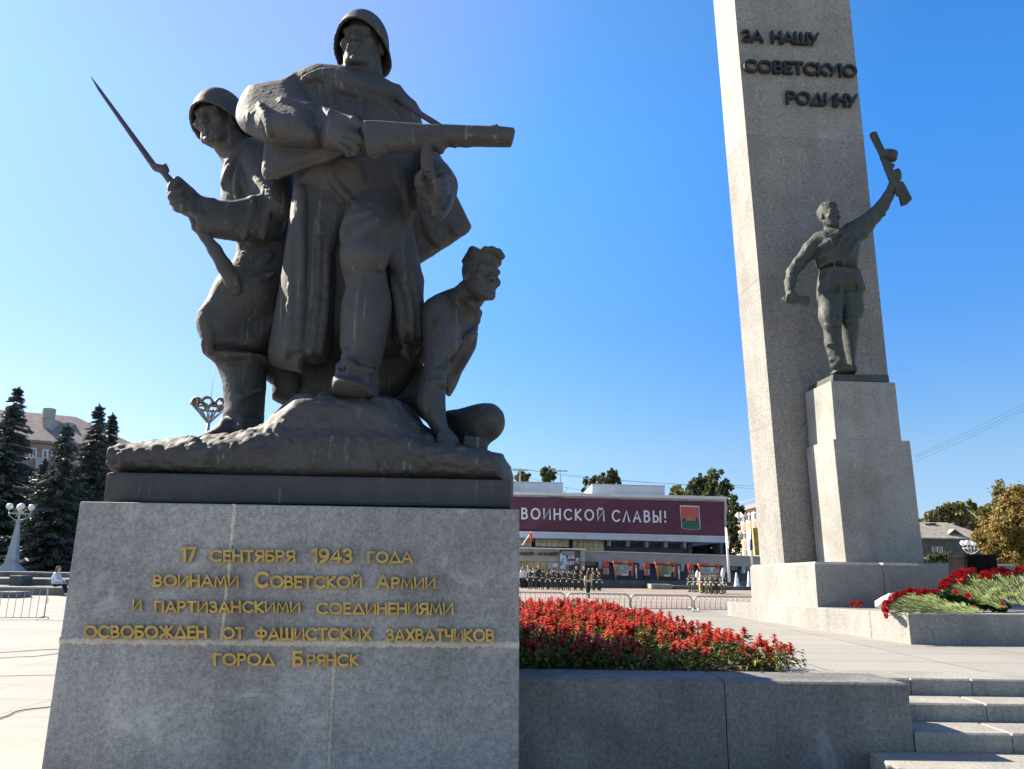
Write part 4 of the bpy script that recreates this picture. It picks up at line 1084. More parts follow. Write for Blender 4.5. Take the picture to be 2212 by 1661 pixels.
# ------------------------------------------------------------------ bronze man raising a submachine gun, before the obelisk
c7 = crop(2900, 500, 1.51)
def build_partisan():
    YS = 15.18; BG = M['bronze_green']
    f0 = P(*c7(715, 1500), YS)
    root = thing('partisan_statue', (f0[0], YS, f0[2]), 'dark bronze statue of a striding man raising a submachine gun in front of the obelisk', 'statue')
    q = lambda pts: [c7(x, y) for x, y in pts]
    S = Sculpt((5.0, 14.2, f0[2] - .25), (9.0, 15.9, f0[2] + 5.8), .016)
    # tunic
    S.form(q([(590, 640), (640, 628), (690, 630), (740, 612), (800, 590), (812, 700), (798, 800), (792, 872), (760, 885), (640, 880), (588, 880), (560, 850), (548, 800), (545, 700), (560, 660)]), YS, .30, .28, .05)
    S.form(q([(588, 870), (680, 872), (792, 876), (818, 930), (838, 992), (826, 1012), (700, 1015), (620, 1030), (566, 1030), (560, 985), (566, 920)]), YS, .30, .24, .05)
    # legs: breeches, boots
    S.form(q([(564, 1010), (700, 1005), (706, 1100), (704, 1180), (690, 1240), (660, 1250), (610, 1240), (580, 1190), (566, 1150), (570, 1080)]), [(c7(640, 1020), YS - .02), (c7(640, 1220), YS - .22)], .22, .2, .05)
    S.form(q([(700, 1000), (820, 1000), (828, 1060), (835, 1130), (826, 1165), (802, 1195), (800, 1240), (720, 1240), (700, 1180), (695, 1080)]), [(c7(760, 1020), YS), (c7(760, 1220), YS + .02)], .22, .2, .05)
    S.form(q([(606, 1205), (690, 1200), (700, 1260), (705, 1340), (722, 1400), (720, 1460), (650, 1470), (632, 1410), (608, 1330), (602, 1290)]), [(c7(650, 1220), YS - .2), (c7(690, 1450), YS - .22)], .19, .16, .04)
    S.form(q([(700, 1190), (800, 1190), (796, 1300), (788, 1360), (778, 1460), (740, 1470), (722, 1400), (705, 1300)]), YS + .06, .18, .16, .04)
    S.form(q([(655, 1480), (680, 1458), (720, 1445), (750, 1460), (760, 1500), (650, 1508)]), YS - .10, .22, .10, .04)
    S.form(q([(725, 1455), (780, 1455), (782, 1505), (730, 1505)]), YS + .12, .22, .10, .04)
    # lowered arm
    S.limb([c7(575, 700) + (YS + .02, 21), c7(520, 748) + (YS, 17), c7(450, 835) + (YS + .05, 14), c7(408, 888) + (YS + .02, 13)], .06)
    S.limb([c7(408, 888) + (YS + .02, 13), c7(393, 950) + (YS - .10, 11.5), c7(391, 1000) + (YS - .2, 10)], .05)
    S.form(q([(374, 1010), (400, 1002), (440, 1020), (445, 1060), (425, 1078), (400, 1075), (362, 1068), (366, 1045)]), YS - .24, .11, .07, .03)
    for p in ([(380, 1030), (370, 1062)], [(398, 1035), (392, 1070)], [(415, 1035), (410, 1076)], [(430, 1040), (427, 1074)]): S.fold(q(p), 4, .012, .8)
    # raised arm
    S.limb([c7(770, 650) + (YS, 24), c7(840, 605) + (YS, 20), c7(900, 545) + (YS - .05, 16), c7(948, 492) + (YS - .12, 14)], .06)
    S.limb([c7(948, 492) + (YS - .12, 14), c7(985, 430) + (YS - .2, 11), c7(1012, 375) + (YS - .26, 10)], .05)
    S.limb([c7(1012, 378) + (YS - .26, 10), c7(1020, 340) + (YS - .28, 9)], .03)
    S.form(q([(1000, 290), (1030, 268), (1050, 275), (1062, 310), (1058, 335), (1030, 345), (1005, 338), (996, 310)]), YS - .30, .12, .08, .03)
    for y in (285, 300, 315, 330): S.fold(q([(1058, y), (1025, y - 2), (1003, y + 6)]), 3.4, .012, .8)
    # folds
    for p in ([(560, 740), (620, 715), (690, 640)], [(560, 800), (640, 770), (700, 700)], [(560, 860), (640, 820), (720, 800)], [(800, 700), (760, 760), (700, 860)], [(800, 620), (850, 660), (800, 700)], [(860, 560), (900, 590)], [(930, 480), (960, 540)],
              [(430, 820), (480, 850)], [(395, 900), (430, 940)], [(500, 740), (540, 800)], [(620, 900), (590, 960), (570, 1020)], [(700, 880), (705, 960), (702, 1010)], [(780, 890), (810, 960), (825, 1005)], [(600, 1160), (650, 1190), (700, 1170)], [(600, 1215), (650, 1240), (695, 1225)], [(620, 1330), (690, 1340)], [(640, 1420), (715, 1400)], [(630, 1380), (700, 1420)], [(730, 1180), (790, 1170)]):
        S.fold(q(p), 5, .05)
    S.fold(q([(578, 880), (680, 868), (802, 884)]), 6, .02, .7)        # belt
    S.fold(q([(592, 650), (640, 668), (690, 655)]), 5, .02, .7)        # collar
    S.fold(q([(640, 668), (655, 760), (660, 868)]), 3, .02, .6)
    for x, y in ((715, 665), (738, 662), (700, 690)): S.fold(q([(x, y), (x + 6, y + 16)]), 6, .008, .8)   # medals
    S.limb([c7(645, 665) + (YS + .02, 17), c7(640, 590) + (YS - .01, 14.5)], .04)
    hc = P(*c7(628, 556), YS - .06); hR = frame(18, -4)
    head(S, hc, hR, 2.3, hair='short')
    S.rough(.005, 5, 21); S.chisel(.003, 18, 22)
    body = S.mesh('man', BG, root)
    # gun: barrel jacket, drum, butt
    S = Sculpt((6.9, 14.4, f0[2] + 2.9), (9.3, 15.6, f0[2] + 5.9), .0135)
    YG = YS - .34
    S.limb([c7(892, 60) + (YG + .04, 6.5), c7(945, 160) + (YG, 7), c7(985, 260) + (YG, 8), c7(1030, 360) + (YG, 10)], .02)
    S.form(q([(876, 52), (904, 40), (914, 48), (965, 160), (972, 200), (1000, 260), (1010, 330), (985, 300), (960, 235), (920, 145), (884, 75)]), YG, .065, .05, .02, smooth=False)
    for x, y in ((890, 74), (902, 102), (934, 160)): S.limb([c7(x - 2, y - 8) + (YG - .09, 3.5), c7(x + 3, y + 6) + (YG - .09, 3.5)], .005, sub=True)
    S.form(q([(1012, 340), (1070, 342), (1090, 375), (1128, 450), (1100, 480), (1065, 490), (1050, 430), (1035, 425)]), YG, .07, .05, .02, smooth=False)
    a = P(*c7(990, 186), YG - .02); ax = frame(0, 0) @ np.array([.22, -.10, .96]); ax /= np.linalg.norm(ax)
    r_ = 40 / 2.797 * mpp(*c7(996, 184), YG)
    y_ = np.cross(ax, [1, 0, 0]); y_ /= np.linalg.norm(y_); x_ = np.cross(y_, ax)
    X, Yg, Z = S.ax[0][:, None, None] - a[0], S.ax[1][None, :, None] - a[1], S.ax[2][None, None, :] - a[2]
    hgt = X * ax[0] + Yg * ax[1] + Z * ax[2]; rr = np.sqrt(np.maximum(X * X + Yg * Yg + Z * Z - hgt * hgt, 0))
    d = np.maximum(rr - r_ * 1.18, np.abs(hgt) - .085)
    S.f = np.minimum(S.f, d.astype(np.float32))
    S.limb([c7(985, 260) + (YG, 7), c7(1010, 245) + (YG - .05, 5)], .02)
    S.mesh('submachine_gun', BG, body)
    S = Sculpt((4.9, 14.3, f0[2] + .6), (7.1, 15.4, f0[2] + 2.3), .0135)
    S.form(q([(425, 1032), (500, 1036), (511, 1045), (508, 1085), (490, 1092), (430, 1070)]), [(c7(430, 1050), YS - .26), (c7(505, 1065), YS - .34)], .07, .05, .01, smooth=False)
    S.limb([c7(362, 1052) + (YS - .26, 6), c7(430, 1052) + (YS - .28, 7)], .02)
    S.mesh('grenade', BG, body)
build_partisan()
# ------------------------------------------------------------------ museum across the square
cM = crop(2050, 1850, 2.1067); cS = crop(2060, 2080, 5.19); cF = crop(2700, 2000, 3.69); cD = crop(2400, 2130, 5.19)
M['render_grey'] = plain('grey_render', (.40, .38, .35), .85, 0, .10, 2.0, .2)
M['fascia'] = plain('pale_blue_grey_cladding', (.46, .50, .55), .6, 0, .10, 1.2)
M['wall_blue'] = plain('blue_grey_wall', (.13, .155, .19), .8, 0, .12, 1.5)
M['dark_stone'] = plain('dark_stone_plinth', (.085, .09, .095), .6, 0, .25, 2.0)
M['white_paint'] = plain('white_paint', (.78, .78, .76), .5, 0, .05, 3)
M['trim'] = plain('pale_trim', (.60, .60, .58), .6, 0, .08, 3)
M['maroon'] = plain('maroon_banner', (.095, .028, .050), .6, 0, .05, .4)
M['maroon_light'] = plain('maroon_banner_facet', (.115, .036, .060), .6, 0, .05, .4)
M['banner_letter'] = plain('banner_white', (.62, .66, .72), .6, 0, .03)
M['red'] = plain('red_print', (.42, .045, .035), .5, 0, .12, 4)
M['orange'] = plain('orange_print', (.62, .20, .05), .5, 0, .12, 4)
M['emblem_red'] = plain('emblem_red', (.42, .10, .09), .6, 0, .03)
M['emblem_green'] = plain('emblem_green', (.035, .12, .07), .6, 0, .03)
M['emblem_gold'] = plain('emblem_gold', (.33, .20, .08), .6, 0, .08, 8)
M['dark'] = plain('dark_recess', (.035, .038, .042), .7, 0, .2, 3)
M['frame_grey'] = plain('window_frame_grey', (.36, .38, .40), .5, 0, .06)
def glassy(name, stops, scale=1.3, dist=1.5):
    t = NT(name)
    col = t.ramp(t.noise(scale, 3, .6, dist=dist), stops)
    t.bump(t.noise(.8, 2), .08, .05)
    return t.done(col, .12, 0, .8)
M['glass_painted'] = glassy('painted_reflection_glass', [(.30, (.10, .10, .08)), (.38, (.62, .50, .24)), (.60, (.84, .70, .36)), (.68, (.80, .80, .74)), (.78, (.35, .29, .16))], .7)  # sunlit yellow frontage opposite painted into the panes as a mottled reflection
M['glass_dark'] = glassy('dark_glass', [(.3, (.015, .018, .02)), (.55, (.05, .055, .05)), (.7, (.14, .14, .12))], 1.1)
M['photo_print'] = glassy('photo_print', [(.36, (.03, .035, .045)), (.46, (.20, .24, .28)), (.52, (.05, .06, .08)), (.60, (.42, .46, .50)), (.7, (.1, .13, .17))], 1.6, .5)
M['photo_olive'] = glassy('olive_print', [(.36, (.02, .025, .02)), (.5, (.07, .08, .03)), (.58, (.22, .22, .06)), (.7, (.03, .035, .03))], 1.7, .6)
M['photo_blue'] = glassy('blue_print', [(.36, (.03, .06, .12)), (.47, (.12, .30, .45)), (.56, (.45, .60, .68)), (.66, (.06, .10, .18))], 1.2, .6)
M['print_white'] = plain('white_print', (.55, .57, .56), .5, 0, .1, 9)
YMU = 46.0
def face(x0, y0, x1, y1, Y, c=cM, slope=.024):
    """front quad (ccw from lower left) whose level edges run as the museum's do"""
    d = slope * (x1 - x0)
    return [P(*c(x0, y1), Y), P(*c(x1, y1 + d), Y), P(*c(x1, y0 + d), Y), P(*c(x0, y0), Y)]
def blockf(mb, q, depth):
    mb.hexa(q, [p + np.array([0, depth, 0]) for p in q])
def bf(name, mat, parent, rects, Y, depth, c=cM, slope=.024):
    m = MB()
    for r in rects: blockf(m, face(*r, Y, c, slope), depth)
    return m.build(name, mat, parent)
mc = P(*cM(900, 1000), YMU)
mus = thing('museum', (mc[0], YMU, .8), 'long low grey museum with a maroon banner across its upper storey, beyond the parade ground', 'museum')
up = bf('upper_storey', M['fascia'], mus, [(-300, 236, 1803, 620)], YMU, 16)
ban = bf('banner', M['maroon'], mus, [(-280, 280, 1785, 565)], YMU - .12, .1)
for tri in (((1400, 330, 1530), (1650, 585, 1380, 600)),): pass
def flat(mb, pts, Y, dz, c=cM):
    """thin printed shape with its own thickness"""
    f = [P(*c(x, y), Y) for x, y in pts]; n = len(f)
    V = f + [p + np.array([0, dz, 0]) for p in f]
    a = sum((f[i][0] * f[(i + 1) % n][2] - f[(i + 1) % n][0] * f[i][2]) for i in range(n))
    o = list(range(n)) if a > 0 else list(reversed(range(n)))
    mb.add(V, [tuple(o)] + [(o[i], n + o[i], n + o[(i + 1) % n], o[(i + 1) % n]) for i in range(n)])
m = MB()
for t in ([(620, 300), (900, 306), (560, 430)], [(930, 590), (1180, 440), (1310, 598)], [(1410, 540), (1785, 480), (1790, 612), (1320, 600)], [(300, 290), (420, 292), (180, 560), (60, 560)]):
    flat(m, t, YMU - .126, .004)
m.build('pattern', M['maroon_light'], ban)
def text_on(mb, txt, x0, y0, x1, y1, top, Y, c, sw=.07, depth=.03, gap=.26):
    A, B, T = P(*c(x0, y0), Y), P(*c(x1, y1), Y), P(*c(x0, top), Y)
    ex = B - A; w = np.linalg.norm(ex); e2 = T - A; h = np.linalg.norm(e2)
    word_mesh(mb, txt, A, ex / w, e2 / h, (0, -1, 0), w, h, sw, depth, gap)
for txt, x0, x1, y0, y1, top in (('ВОИНСКОЙ', 76, 775, 478, 494, 380), ('СЛАВЫ!', 838, 1296, 500, 509, 398)):
    m = MB(); text_on(m, txt, x0, y0, x1, y1, top, YMU - .13, cM, .072, .03, .5); m.build('lettering', M['banner_letter'], ban)
sh = [(1411, 360), (1573, 367), (1585, 548), (1578, 562), (1560, 566), (1520, 565), (1505, 574), (1490, 563), (1450, 560), (1432, 555), (1424, 542)]
def inset_(pts, k):
    cx, cy = np.mean([p[0] for p in pts]), np.mean([p[1] for p in pts])
    return [(cx + (x - cx) * k, cy + (y - cy) * k) for x, y in pts]
m = MB(); flat(m, sh, YMU - .16, .05); em = m.build('emblem', M['banner_letter'], ban)
si = inset_(sh, .945)
m = MB(); flat(m, [si[0], si[1], (1576, 492), (1423, 487)], YMU - .175, .03); m.build('red_field', M['emblem_red'], em)
m = MB(); flat(m, [(1423, 487), (1576, 492)] + si[2:], YMU - .175, .03); m.build('green_field', M['emblem_green'], em)
m = MB(); flat(m, [(1462, 490), (1466, 474), (1475, 470), (1474, 455), (1484, 445), (1494, 455), (1500, 452), (1512, 466), (1526, 478), (1537, 492)], YMU - .19, .03); m.build('fortress_mound', M['emblem_gold'], em)
for tr_ in ([(1431, 488), (1446, 462), (1460, 489)], [(1540, 492), (1554, 463), (1569, 492)]):
    m = MB(); flat(m, tr_, YMU - .19, .02); m.build('dark_tree', M['dark'], em)
# fascia edges
bf('cornice', M['trim'], mus, [(-300, 243 - 6, 1806, 262)], YMU - .2, 16.6)
bf('lower_lip', M['fascia'], mus, [(-300, 578, 1812, 624)], YMU - .35, 1.2)
bf('lip_edge', M['trim'], mus, [(-300, 571, 1812, 579)], YMU - .4, .6)
# roof boxes
bf('roof_box', M['fascia'], mus, [(-300, 158, 425, 250)], YMU + 3, 6); bf('roof_box', M['fascia'], mus, [(672, 186, 1283, 275)], YMU + 3, 6)
bf('roof_box_rim', M['frame_grey'], mus, [(-300, 150, 427, 158), (670, 178, 1285, 186)], YMU + 2.9, 6.2)
# set-back storey under the fascia
bf('recessed_wall', M['wall_blue'], mus, [(-300, 600, 1482, 790)], YMU + 2.2, 3)
bf('side_column', M['wall_blue'], mus, [(1482, 640, 1512, 780)], YMU + 2.0, .8); bf('side_column', M['wall_blue'], mus, [(1752, 635, 1772, 780)], YMU + 2.0, .8)
def window(x0, y0, x1, y1, Y, cols, rows, mat, parent, c=cM, bar=3.0, name='window', slope=.024):
    o = bf(name, mat, parent, [(x0, y0, x1, y1)], Y, .06, c, slope)
    rc = []
    for i in range(cols + 1):
        x = x0 + (x1 - x0) * i / cols; rc.append((x - bar / 2, y0 + slope * (x - x0), x + bar / 2, y1 + slope * (x - x0)))
    for j in range(rows + 1):
        y = y0 + (y1 - y0) * j / rows; rc.append((x0, y - bar / 2, x1, y + bar / 2))
    m = MB()
    for k, r in enumerate(rc): blockf(m, face(*r, Y - .05 - .004 * (k % 5), c, slope), .045)
    m.build('frame', M['frame_grey'], o); return o
window(-40, 628, 160, 706, YMU + 1.9, 5, 2, M['glass_painted'], mus); window(193, 632, 474, 706, YMU + 1.9, 6, 2, M['glass_painted'], mus)
window(508, 640, 772, 736, YMU + 1.9, 6, 3, M['glass_painted'], mus)
for x0, x1, y0 in ((830, 955, 644), (986, 1112, 647), (1147, 1272, 651), (1306, 1432, 655)): window(x0, y0, x1, y0 + 26, YMU + 1.9, 2, 1, M['glass_dark'], mus)
for x, y in ((803, 640), (962, 645), (1119, 649), (1281, 653), (1440, 658)): bf('bracket', M['fascia'], mus, [(x, y, x + 27, y + 62)], YMU + 1.3, 1.0)
# lower wing and entrance block
wing = bf('lower_wing', M['render_grey'], mus, [(600, 748, 2200, 832)], 44.6, 12, slope=.032)
bf('wing_cap', M['trim'], mus, [(600, 740, 2200, 748)], 44.5, 12.2, slope=.032)
bf('wing_wall', M['wall_blue'], mus, [(600, 832, 2200, 1000)], 45.3, 8, slope=.032)
bf('window_band', M['dark'], mus, [(620, 826, 2120, 872)], 45.2, .1, slope=.03)
for x0, x1 in ((622, 718), (770, 850), (1050, 1070), (1110, 1205), (1410, 1422), (1450, 1560), (1745, 1790), (1840, 1930), (1966, 2000)):
    y0 = 828 + .03 * (x0 - 620); window(x0, y0, x1, y0 + 40, 45.0, 2 if x1 - x0 > 60 else 1, 1, M['glass_dark'], mus, bar=2.5, slope=.03)
for x0 in (726, 1071, 1421, 1779, 1936):
    y0 = 832 + .03 * (x0 - 620); bf('wall_cabinet', M['fascia'], mus, [(x0, y0, x0 + 28, y0 + 60)], 44.55, .5)
bf('entrance_block', M['render_grey'], mus, [(-300, 823, 66, 1010), (295, 838, 612, 1010), (-300, 716, 612, 820)], 43.4, 6)
bf('entrance_cap', M['white_paint'], mus, [(-300, 705, 617, 714)], 43.2, 6.4)
bf('entrance_recess', M['dark'], mus, [(60, 815, 300, 1000)], 44.4, .4)
window(66, 824, 292, 985, 44.2, 4, 3, M['glass_painted'], mus, name='entrance_glazing')
for txt, x0, x1, y0, y1, top in (('СКИЙ', 52, 180, 781, 783, 754), ('МУЗЕЙ', 215, 384, 783, 785, 757)):
    m = MB(); text_on(m, txt, x0, y0, x1, y1, top, 43.3, cM, .13, .12, .34); m.build('lettering', M['dark'], mus)
bf('plaque', M['trim'], mus, [(340, 850, 383, 880)], 43.33, .06)
po = bf('poster', M['maroon'], mus, [(400, 727, 570, 905)], 43.3, .08)
m = MB(); flat(m, [(400, 770), (420, 745), (445, 780), (455, 800), (475, 830), (480, 905), (400, 905)], 43.28, .01); m.build('picture', M['photo_blue'], po)
for r in ((468, 782, 525, 812), (472, 828, 522, 862), (532, 803, 566, 850)): bf('picture', M['photo_print'], po, [r], 43.27, .02)
bf('ribbon', M['emblem_green'], po, [(536, 728, 558, 905)], 43.285, .01)
m = MB()
for k in range(4): blockf(m, face(420, 748 + 9 * k, 530 - 8 * (k % 2), 751 + 9 * k, 43.28), .015)
m.build('print_lines', M['banner_letter'], po)
# dark plinth of the basin along the front
pl = thing('stone_terrace', (8, 42.5, .8), 'long dark stone terrace and basin edge in front of the museum', 'terrace')
m = MB(); m.prism([(1.5, 42.6), (40, 42.6), (40, 45.2), (1.5, 45.2)], .7, P(*cM(1300, 995), 42.6)[2], .03); m.build('upper_ledge', M['dark_stone'], pl)
m = MB(); xk = P(*cM(1350, 1050), 41.2)[0]; m.prism([(xk + .05, 41.2), (40, 41.2), (40, 42.58), (xk + .05, 42.58)], .7, P(*cM(1600, 1040), 41.2)[2], .03); m.build('lower_ledge', M['dark_stone'], pl)
bf('pale_block', M['granite_pale'], pl, [(1170, 1024, 1350, 1064)], 40.9, 1.6)
# masts on the roof, wires
def mast(uv0, uv1, Y, r, label):
    a, b = P(*uv0, Y), P(*uv1, Y); m = MB(); m.tube([a - a, b - a], [r, r * .6], 6)
    for k in (.82, .9): m.tube([lerp(a, b, k) - a - np.array([.5, 0, 0]), lerp(a, b, k) - a + np.array([.5, 0, 0])], r * .5, 5)
    o = m.build('aerial_mast', M['frame_grey']); o.location = tuple(a); return tag(o, label, 'aerial')
mast(cM(65, 160), cM(65, 48), YMU + 4, .05, 'thin aerial mast above the longer pale roof box beside the bronze plate')
mast(cM(402, 166), cM(399, 55), YMU + 4, .05, 'thin aerial mast at the right end of the roof box, before a small tree')
def wire(pts, Y, r, label):
    P3 = [P(*p, Y) for p in pts]; a = P3[0]; m = MB(); m.tube([p - a for p in P3], r, 4)
    o = m.build('overhead_wire', M['dark']); o.location = tuple(a); tag(o, label, 'wire', 'wires strung over the town')
wire([cM(*p) for p in ((-60, 60), (150, 66), (420, 110), (1000, 160), (1500, 188), (2040, 220))], 62, .012, 'overhead wire crossing the sky above the museum roof, the lower one')
wire([cM(*p) for p in ((-60, 40), (70, 54), (400, 95), (900, 148), (1400, 185), (2040, 195))], 63, .012, 'overhead wire crossing the sky above the museum roof, the upper one')
wire([cM(*p) for p in ((-20, 118), (60, 108), (240, 155), (430, 205), (610, 240))], 54, .012, 'short dark wire sagging between the two museum roof boxes')
for k, (a, b) in enumerate((((1976, 990), (2220, 877)), ((1976, 998), (2220, 884)), ((1976, 985), (2220, 868)))):
    wire([a, (lerp(a[0], b[0], .5), lerp(a[1], b[1], .5) + 3), b], 40, .006, ('middle', 'lowest', 'topmost')[k] + ' of the three wires slanting up to the right of the stepped pedestal')

# ------------------------------------------------------------------ exhibition stands before the museum
M['stand_red'] = plain('faded_red_board', (.40, .07, .055), .5, 0, .15, 3)
def star_pillar(cx, top, Y, label):
    k = lambda x, y: (cx + x, top + y)
    q = P(*cM(cx, top + 160), Y); t = thing('star_pillar', (q[0], Y, P(*cM(cx, top + 160), Y)[2]), label, 'display pillar', 'red star pillars before the museum')
    bf('header', M['stand_red'], t, [(cx - 24, top + 25, cx + 24, top + 62)], Y, .5)
    bf('panel', M['stand_red'], t, [(cx - 24, top + 64, cx + 25, top + 128)], Y + .02, .46)
    for dx, dy in ((-21, 70), (3, 70), (-21, 98), (3, 98)): bf('picture', M['photo_print'], t, [(cx + dx, top + dy, cx + dx + 19, top + dy + 23)], Y - .02, .03)
    bf('base', M['dark'], t, [(cx - 19, top + 130, cx + 19, top + 168)], Y + .05, .4)
    m = MB(); s = []
    for i in range(10):
        r = 13 if i % 2 == 0 else 5.2; a = math.pi / 2 + i * math.pi / 5; s.append((cx - 1 + r * math.cos(a), top + 11 - r * math.sin(a)))
    flat(m, s, Y + .15, .08); blockf(m, face(cx - 3, top + 18, cx + 2, top + 27, Y + .16), .06); m.build('star', M['red'], t)
star_pillar(789, 818, 42.9, 'red star-topped picture pillar beside the cadets, leftmost of the three')
star_pillar(1133, 826, 42.9, 'red star-topped picture pillar between two picture stands above the bare terrace')
star_pillar(1506, 836, 42.9, 'red star-topped picture pillar behind the flag party')
def picture_stand(x0, top, w, Y, pic, label):
    q = P(*cM(x0 + w / 2, top + 150), Y); t = thing('picture_stand', (q[0], Y, q[2]), label, 'display stand', 'picture stands before the museum')
    bf('top_board', M['stand_red'], t, [(x0, top, x0 + w * .86, top + 20)], Y - .1, .4)
    bf('orange_board', M['orange'], t, [(x0 + w * .40, top + 2, x0 + w * .62, top + 19)], Y - .13, .02)
    bf('backboard', M['dark'], t, [(x0 + 18, top + 21, x0 + w * .86, top + 158)], Y, .3)
    bf('main_picture', pic, t, [(x0 + 24, top + 30, x0 + w * .66, top + 122)], Y - .03, .02)
    bf('side_picture', M['photo_print'], t, [(x0 + w * .58, top + 42, x0 + w * .80, top + 84)], Y - .06, .02)
    bf('caption', M['print_white'], t, [(x0 + w * .36, top + 108, x0 + w * .60, top + 124)], Y - .07, .02)
    bf('red_strip', M['stand_red'], t, [(x0 + w * .74, top + 22, x0 + w * .85, top + 130)], Y - .04, .02)
    m = MB(); flat(m, [(x0 + 2, top + 26), (x0 + 22, top + 28), (x0 + 24, top + 158), (x0 + 20, top + 158)], Y - .15, .1); m.build('orange_wedge', M['orange'], t)
    m = MB(); flat(m, [(x0 + w * .90, top + 32), (x0 + w * .995, top + 34), (x0 + w, top + 150), (x0 + w * .97, top + 150)], Y - .15, .1); m.build('white_wedge', M['print_white'], t)
    m = MB(); flat(m, [(x0 + w * .90, top + 32), (x0 + w * .995, top + 34), (x0 + w * .985, top + 62), (x0 + w * .925, top + 62)], Y - .16, .008); m.build('orange_tip', M['orange'], t)
picture_stand(850, 828, 200, 42.9, M['photo_print'], 'red framed stand with a black and white battle picture, left of the middle pillar')
picture_stand(1204, 836, 206, 42.9, M['photo_olive'], 'red framed stand with a dark olive picture, right of the middle pillar')
picture_stand(1570, 850, 212, 42.9, M['photo_blue'], 'red framed stand with a pale blue picture rising behind the flag party')

# ------------------------------------------------------------------ flags, fountain
def flagpole(foot, top, Y, r, label):
    a, b = P(*foot, Y), P(*top, Y); t = thing('flagpole', a, label, 'flagpole', 'flagpoles by the fountain')
    m = MB(); m.tube([a, b], [r, r * .7], 8); m.build('pole', M['white_paint'], t, smooth=True); return t
def hanging_flag(t, pts, Y, mats, name='flag', c=cF):
    """draped cloth: rows of (left x, right x, y)"""
    V, Fc, fm = [], [], []; n = 12
    for j, (xa, xb, y) in enumerate(pts):
        for i in range(n + 1):
            s = i / n; p = P(*c(lerp(xa, xb, s), y), Y); p = p + np.array([0, .12 * math.sin(s * 9 + j * .7) * (.4 + s), 0]); V.append(p)
        if j:
            for i in range(n):
                a = (j - 1) * (n + 1) + i; Fc.append((a, a + 1, a + n + 2, a + n + 1)); fm.append(min(len(mats) - 1, int(len(mats) * (j - .5) / (len(pts) - 1))))
    o = mesh_obj(name, V, Fc, None, t, smooth=True, mats=mats, fmat=fm); s_ = o.modifiers.new('cloth', 'SOLIDIFY'); s_.thickness = .01; return o
M['flag_white'] = plain('white_flag', (.75, .75, .74), .8); M['flag_blue'] = plain('blue_flag', (.05, .07, .30), .8); M['flag_red'] = plain('red_flag', (.55, .04, .03), .8)
M['flag_pale'] = plain('grey_flag', (.35, .33, .38), .8); M['flag_gold'] = plain('gold_fringe', (.6, .38, .06), .7)
fp = flagpole(cF(804, 1212), cF(752, 405), 41.6, .075, 'tall white flagpole with a limp white flag at the end of the museum')
hanging_flag(fp, [(753, 764, 425), (757, 778, 500), (762, 786, 560), (765, 790, 620), (766, 785, 680), (768, 784, 728)], 41.55, [M['flag_white']])
fp = flagpole(cF(1143, 1000), cF(1106, 405), 41.6, .06, 'flagpole with a limp blue flag beside the pale granite plinth')
hanging_flag(fp, [(1107, 1116, 430), (1108, 1122, 500), (1108, 1128, 580), (1106, 1133, 650), (1104, 1134, 700), (1112, 1132, 740)], 41.55, [M['flag_pale'], M['flag_blue'], M['flag_blue']])
fa, fb = P(*cS(155, 520), 43.0), P(*cS(345, 245), 42.6)
fl_ = thing('wall_flag', fa, 'small red flag slanting from the museum entrance roof', 'flag')
m = MB(); m.tube([fa, fb], .035, 6); m.build('staff', M['white_paint'], fl_)
hanging_flag(fl_, [(290, 345, 262), (295, 352, 320), (310, 372, 380), (345, 385, 440), (372, 388, 462)], 42.55, [M['flag_red']], c=cS)
m = MB(); flat(m, [(335, 300), (352, 320), (372, 400), (352, 385)], 42.4, .01, cS); m.build('fringe', M['flag_gold'], fl_)
def foam():
    t = NT('fountain_water'); t.b.inputs['Subsurface Weight'].default_value = 0.0
    t.bump(t.noise(9, 5, .7), .6, .05); return t.done((.82, .85, .88), .5, 0, .3)
M['foam'] = foam()
def jet(top, foot, Y, w, label, sd):
    a, b = P(*foot, Y), P(*top, Y); H = b[2] - a[2]; rg = random.Random(sd); V, Fc = [], []; n, L = 14, 16
    for j in range(L + 1):
        s = j / L; r = w * (1 - s) ** .55 * (.55 + .45 * (1 - s)) + .02
        for i in range(n):
            t = 2 * math.pi * i / n; q = r * (1 + .28 * (rg.random() - .5)); V.append((q * math.cos(t), q * math.sin(t), H * s + .02 * (rg.random() - .5)))
    for j in range(L):
        for i in range(n): Fc.append((j * n + i, j * n + (i + 1) % n, (j + 1) * n + (i + 1) % n, (j + 1) * n + i))
    Fc.append(tuple(L * n + i for i in range(n)))
    o = mesh_obj('fountain_jet', V, Fc, M['foam'], smooth=True); o.location = tuple(a); tag(o, label, 'fountain', 'white fountain jets in the basin')
jet(cF(907, 1070), cF(915, 1282), 41.9, .13, 'white fountain jet between the flagpole and the second jet', 1)
jet(cF(1088, 1050), cF(1098, 1290), 41.9, .11, 'white fountain jet rising against the edge of the pale plinth', 2)
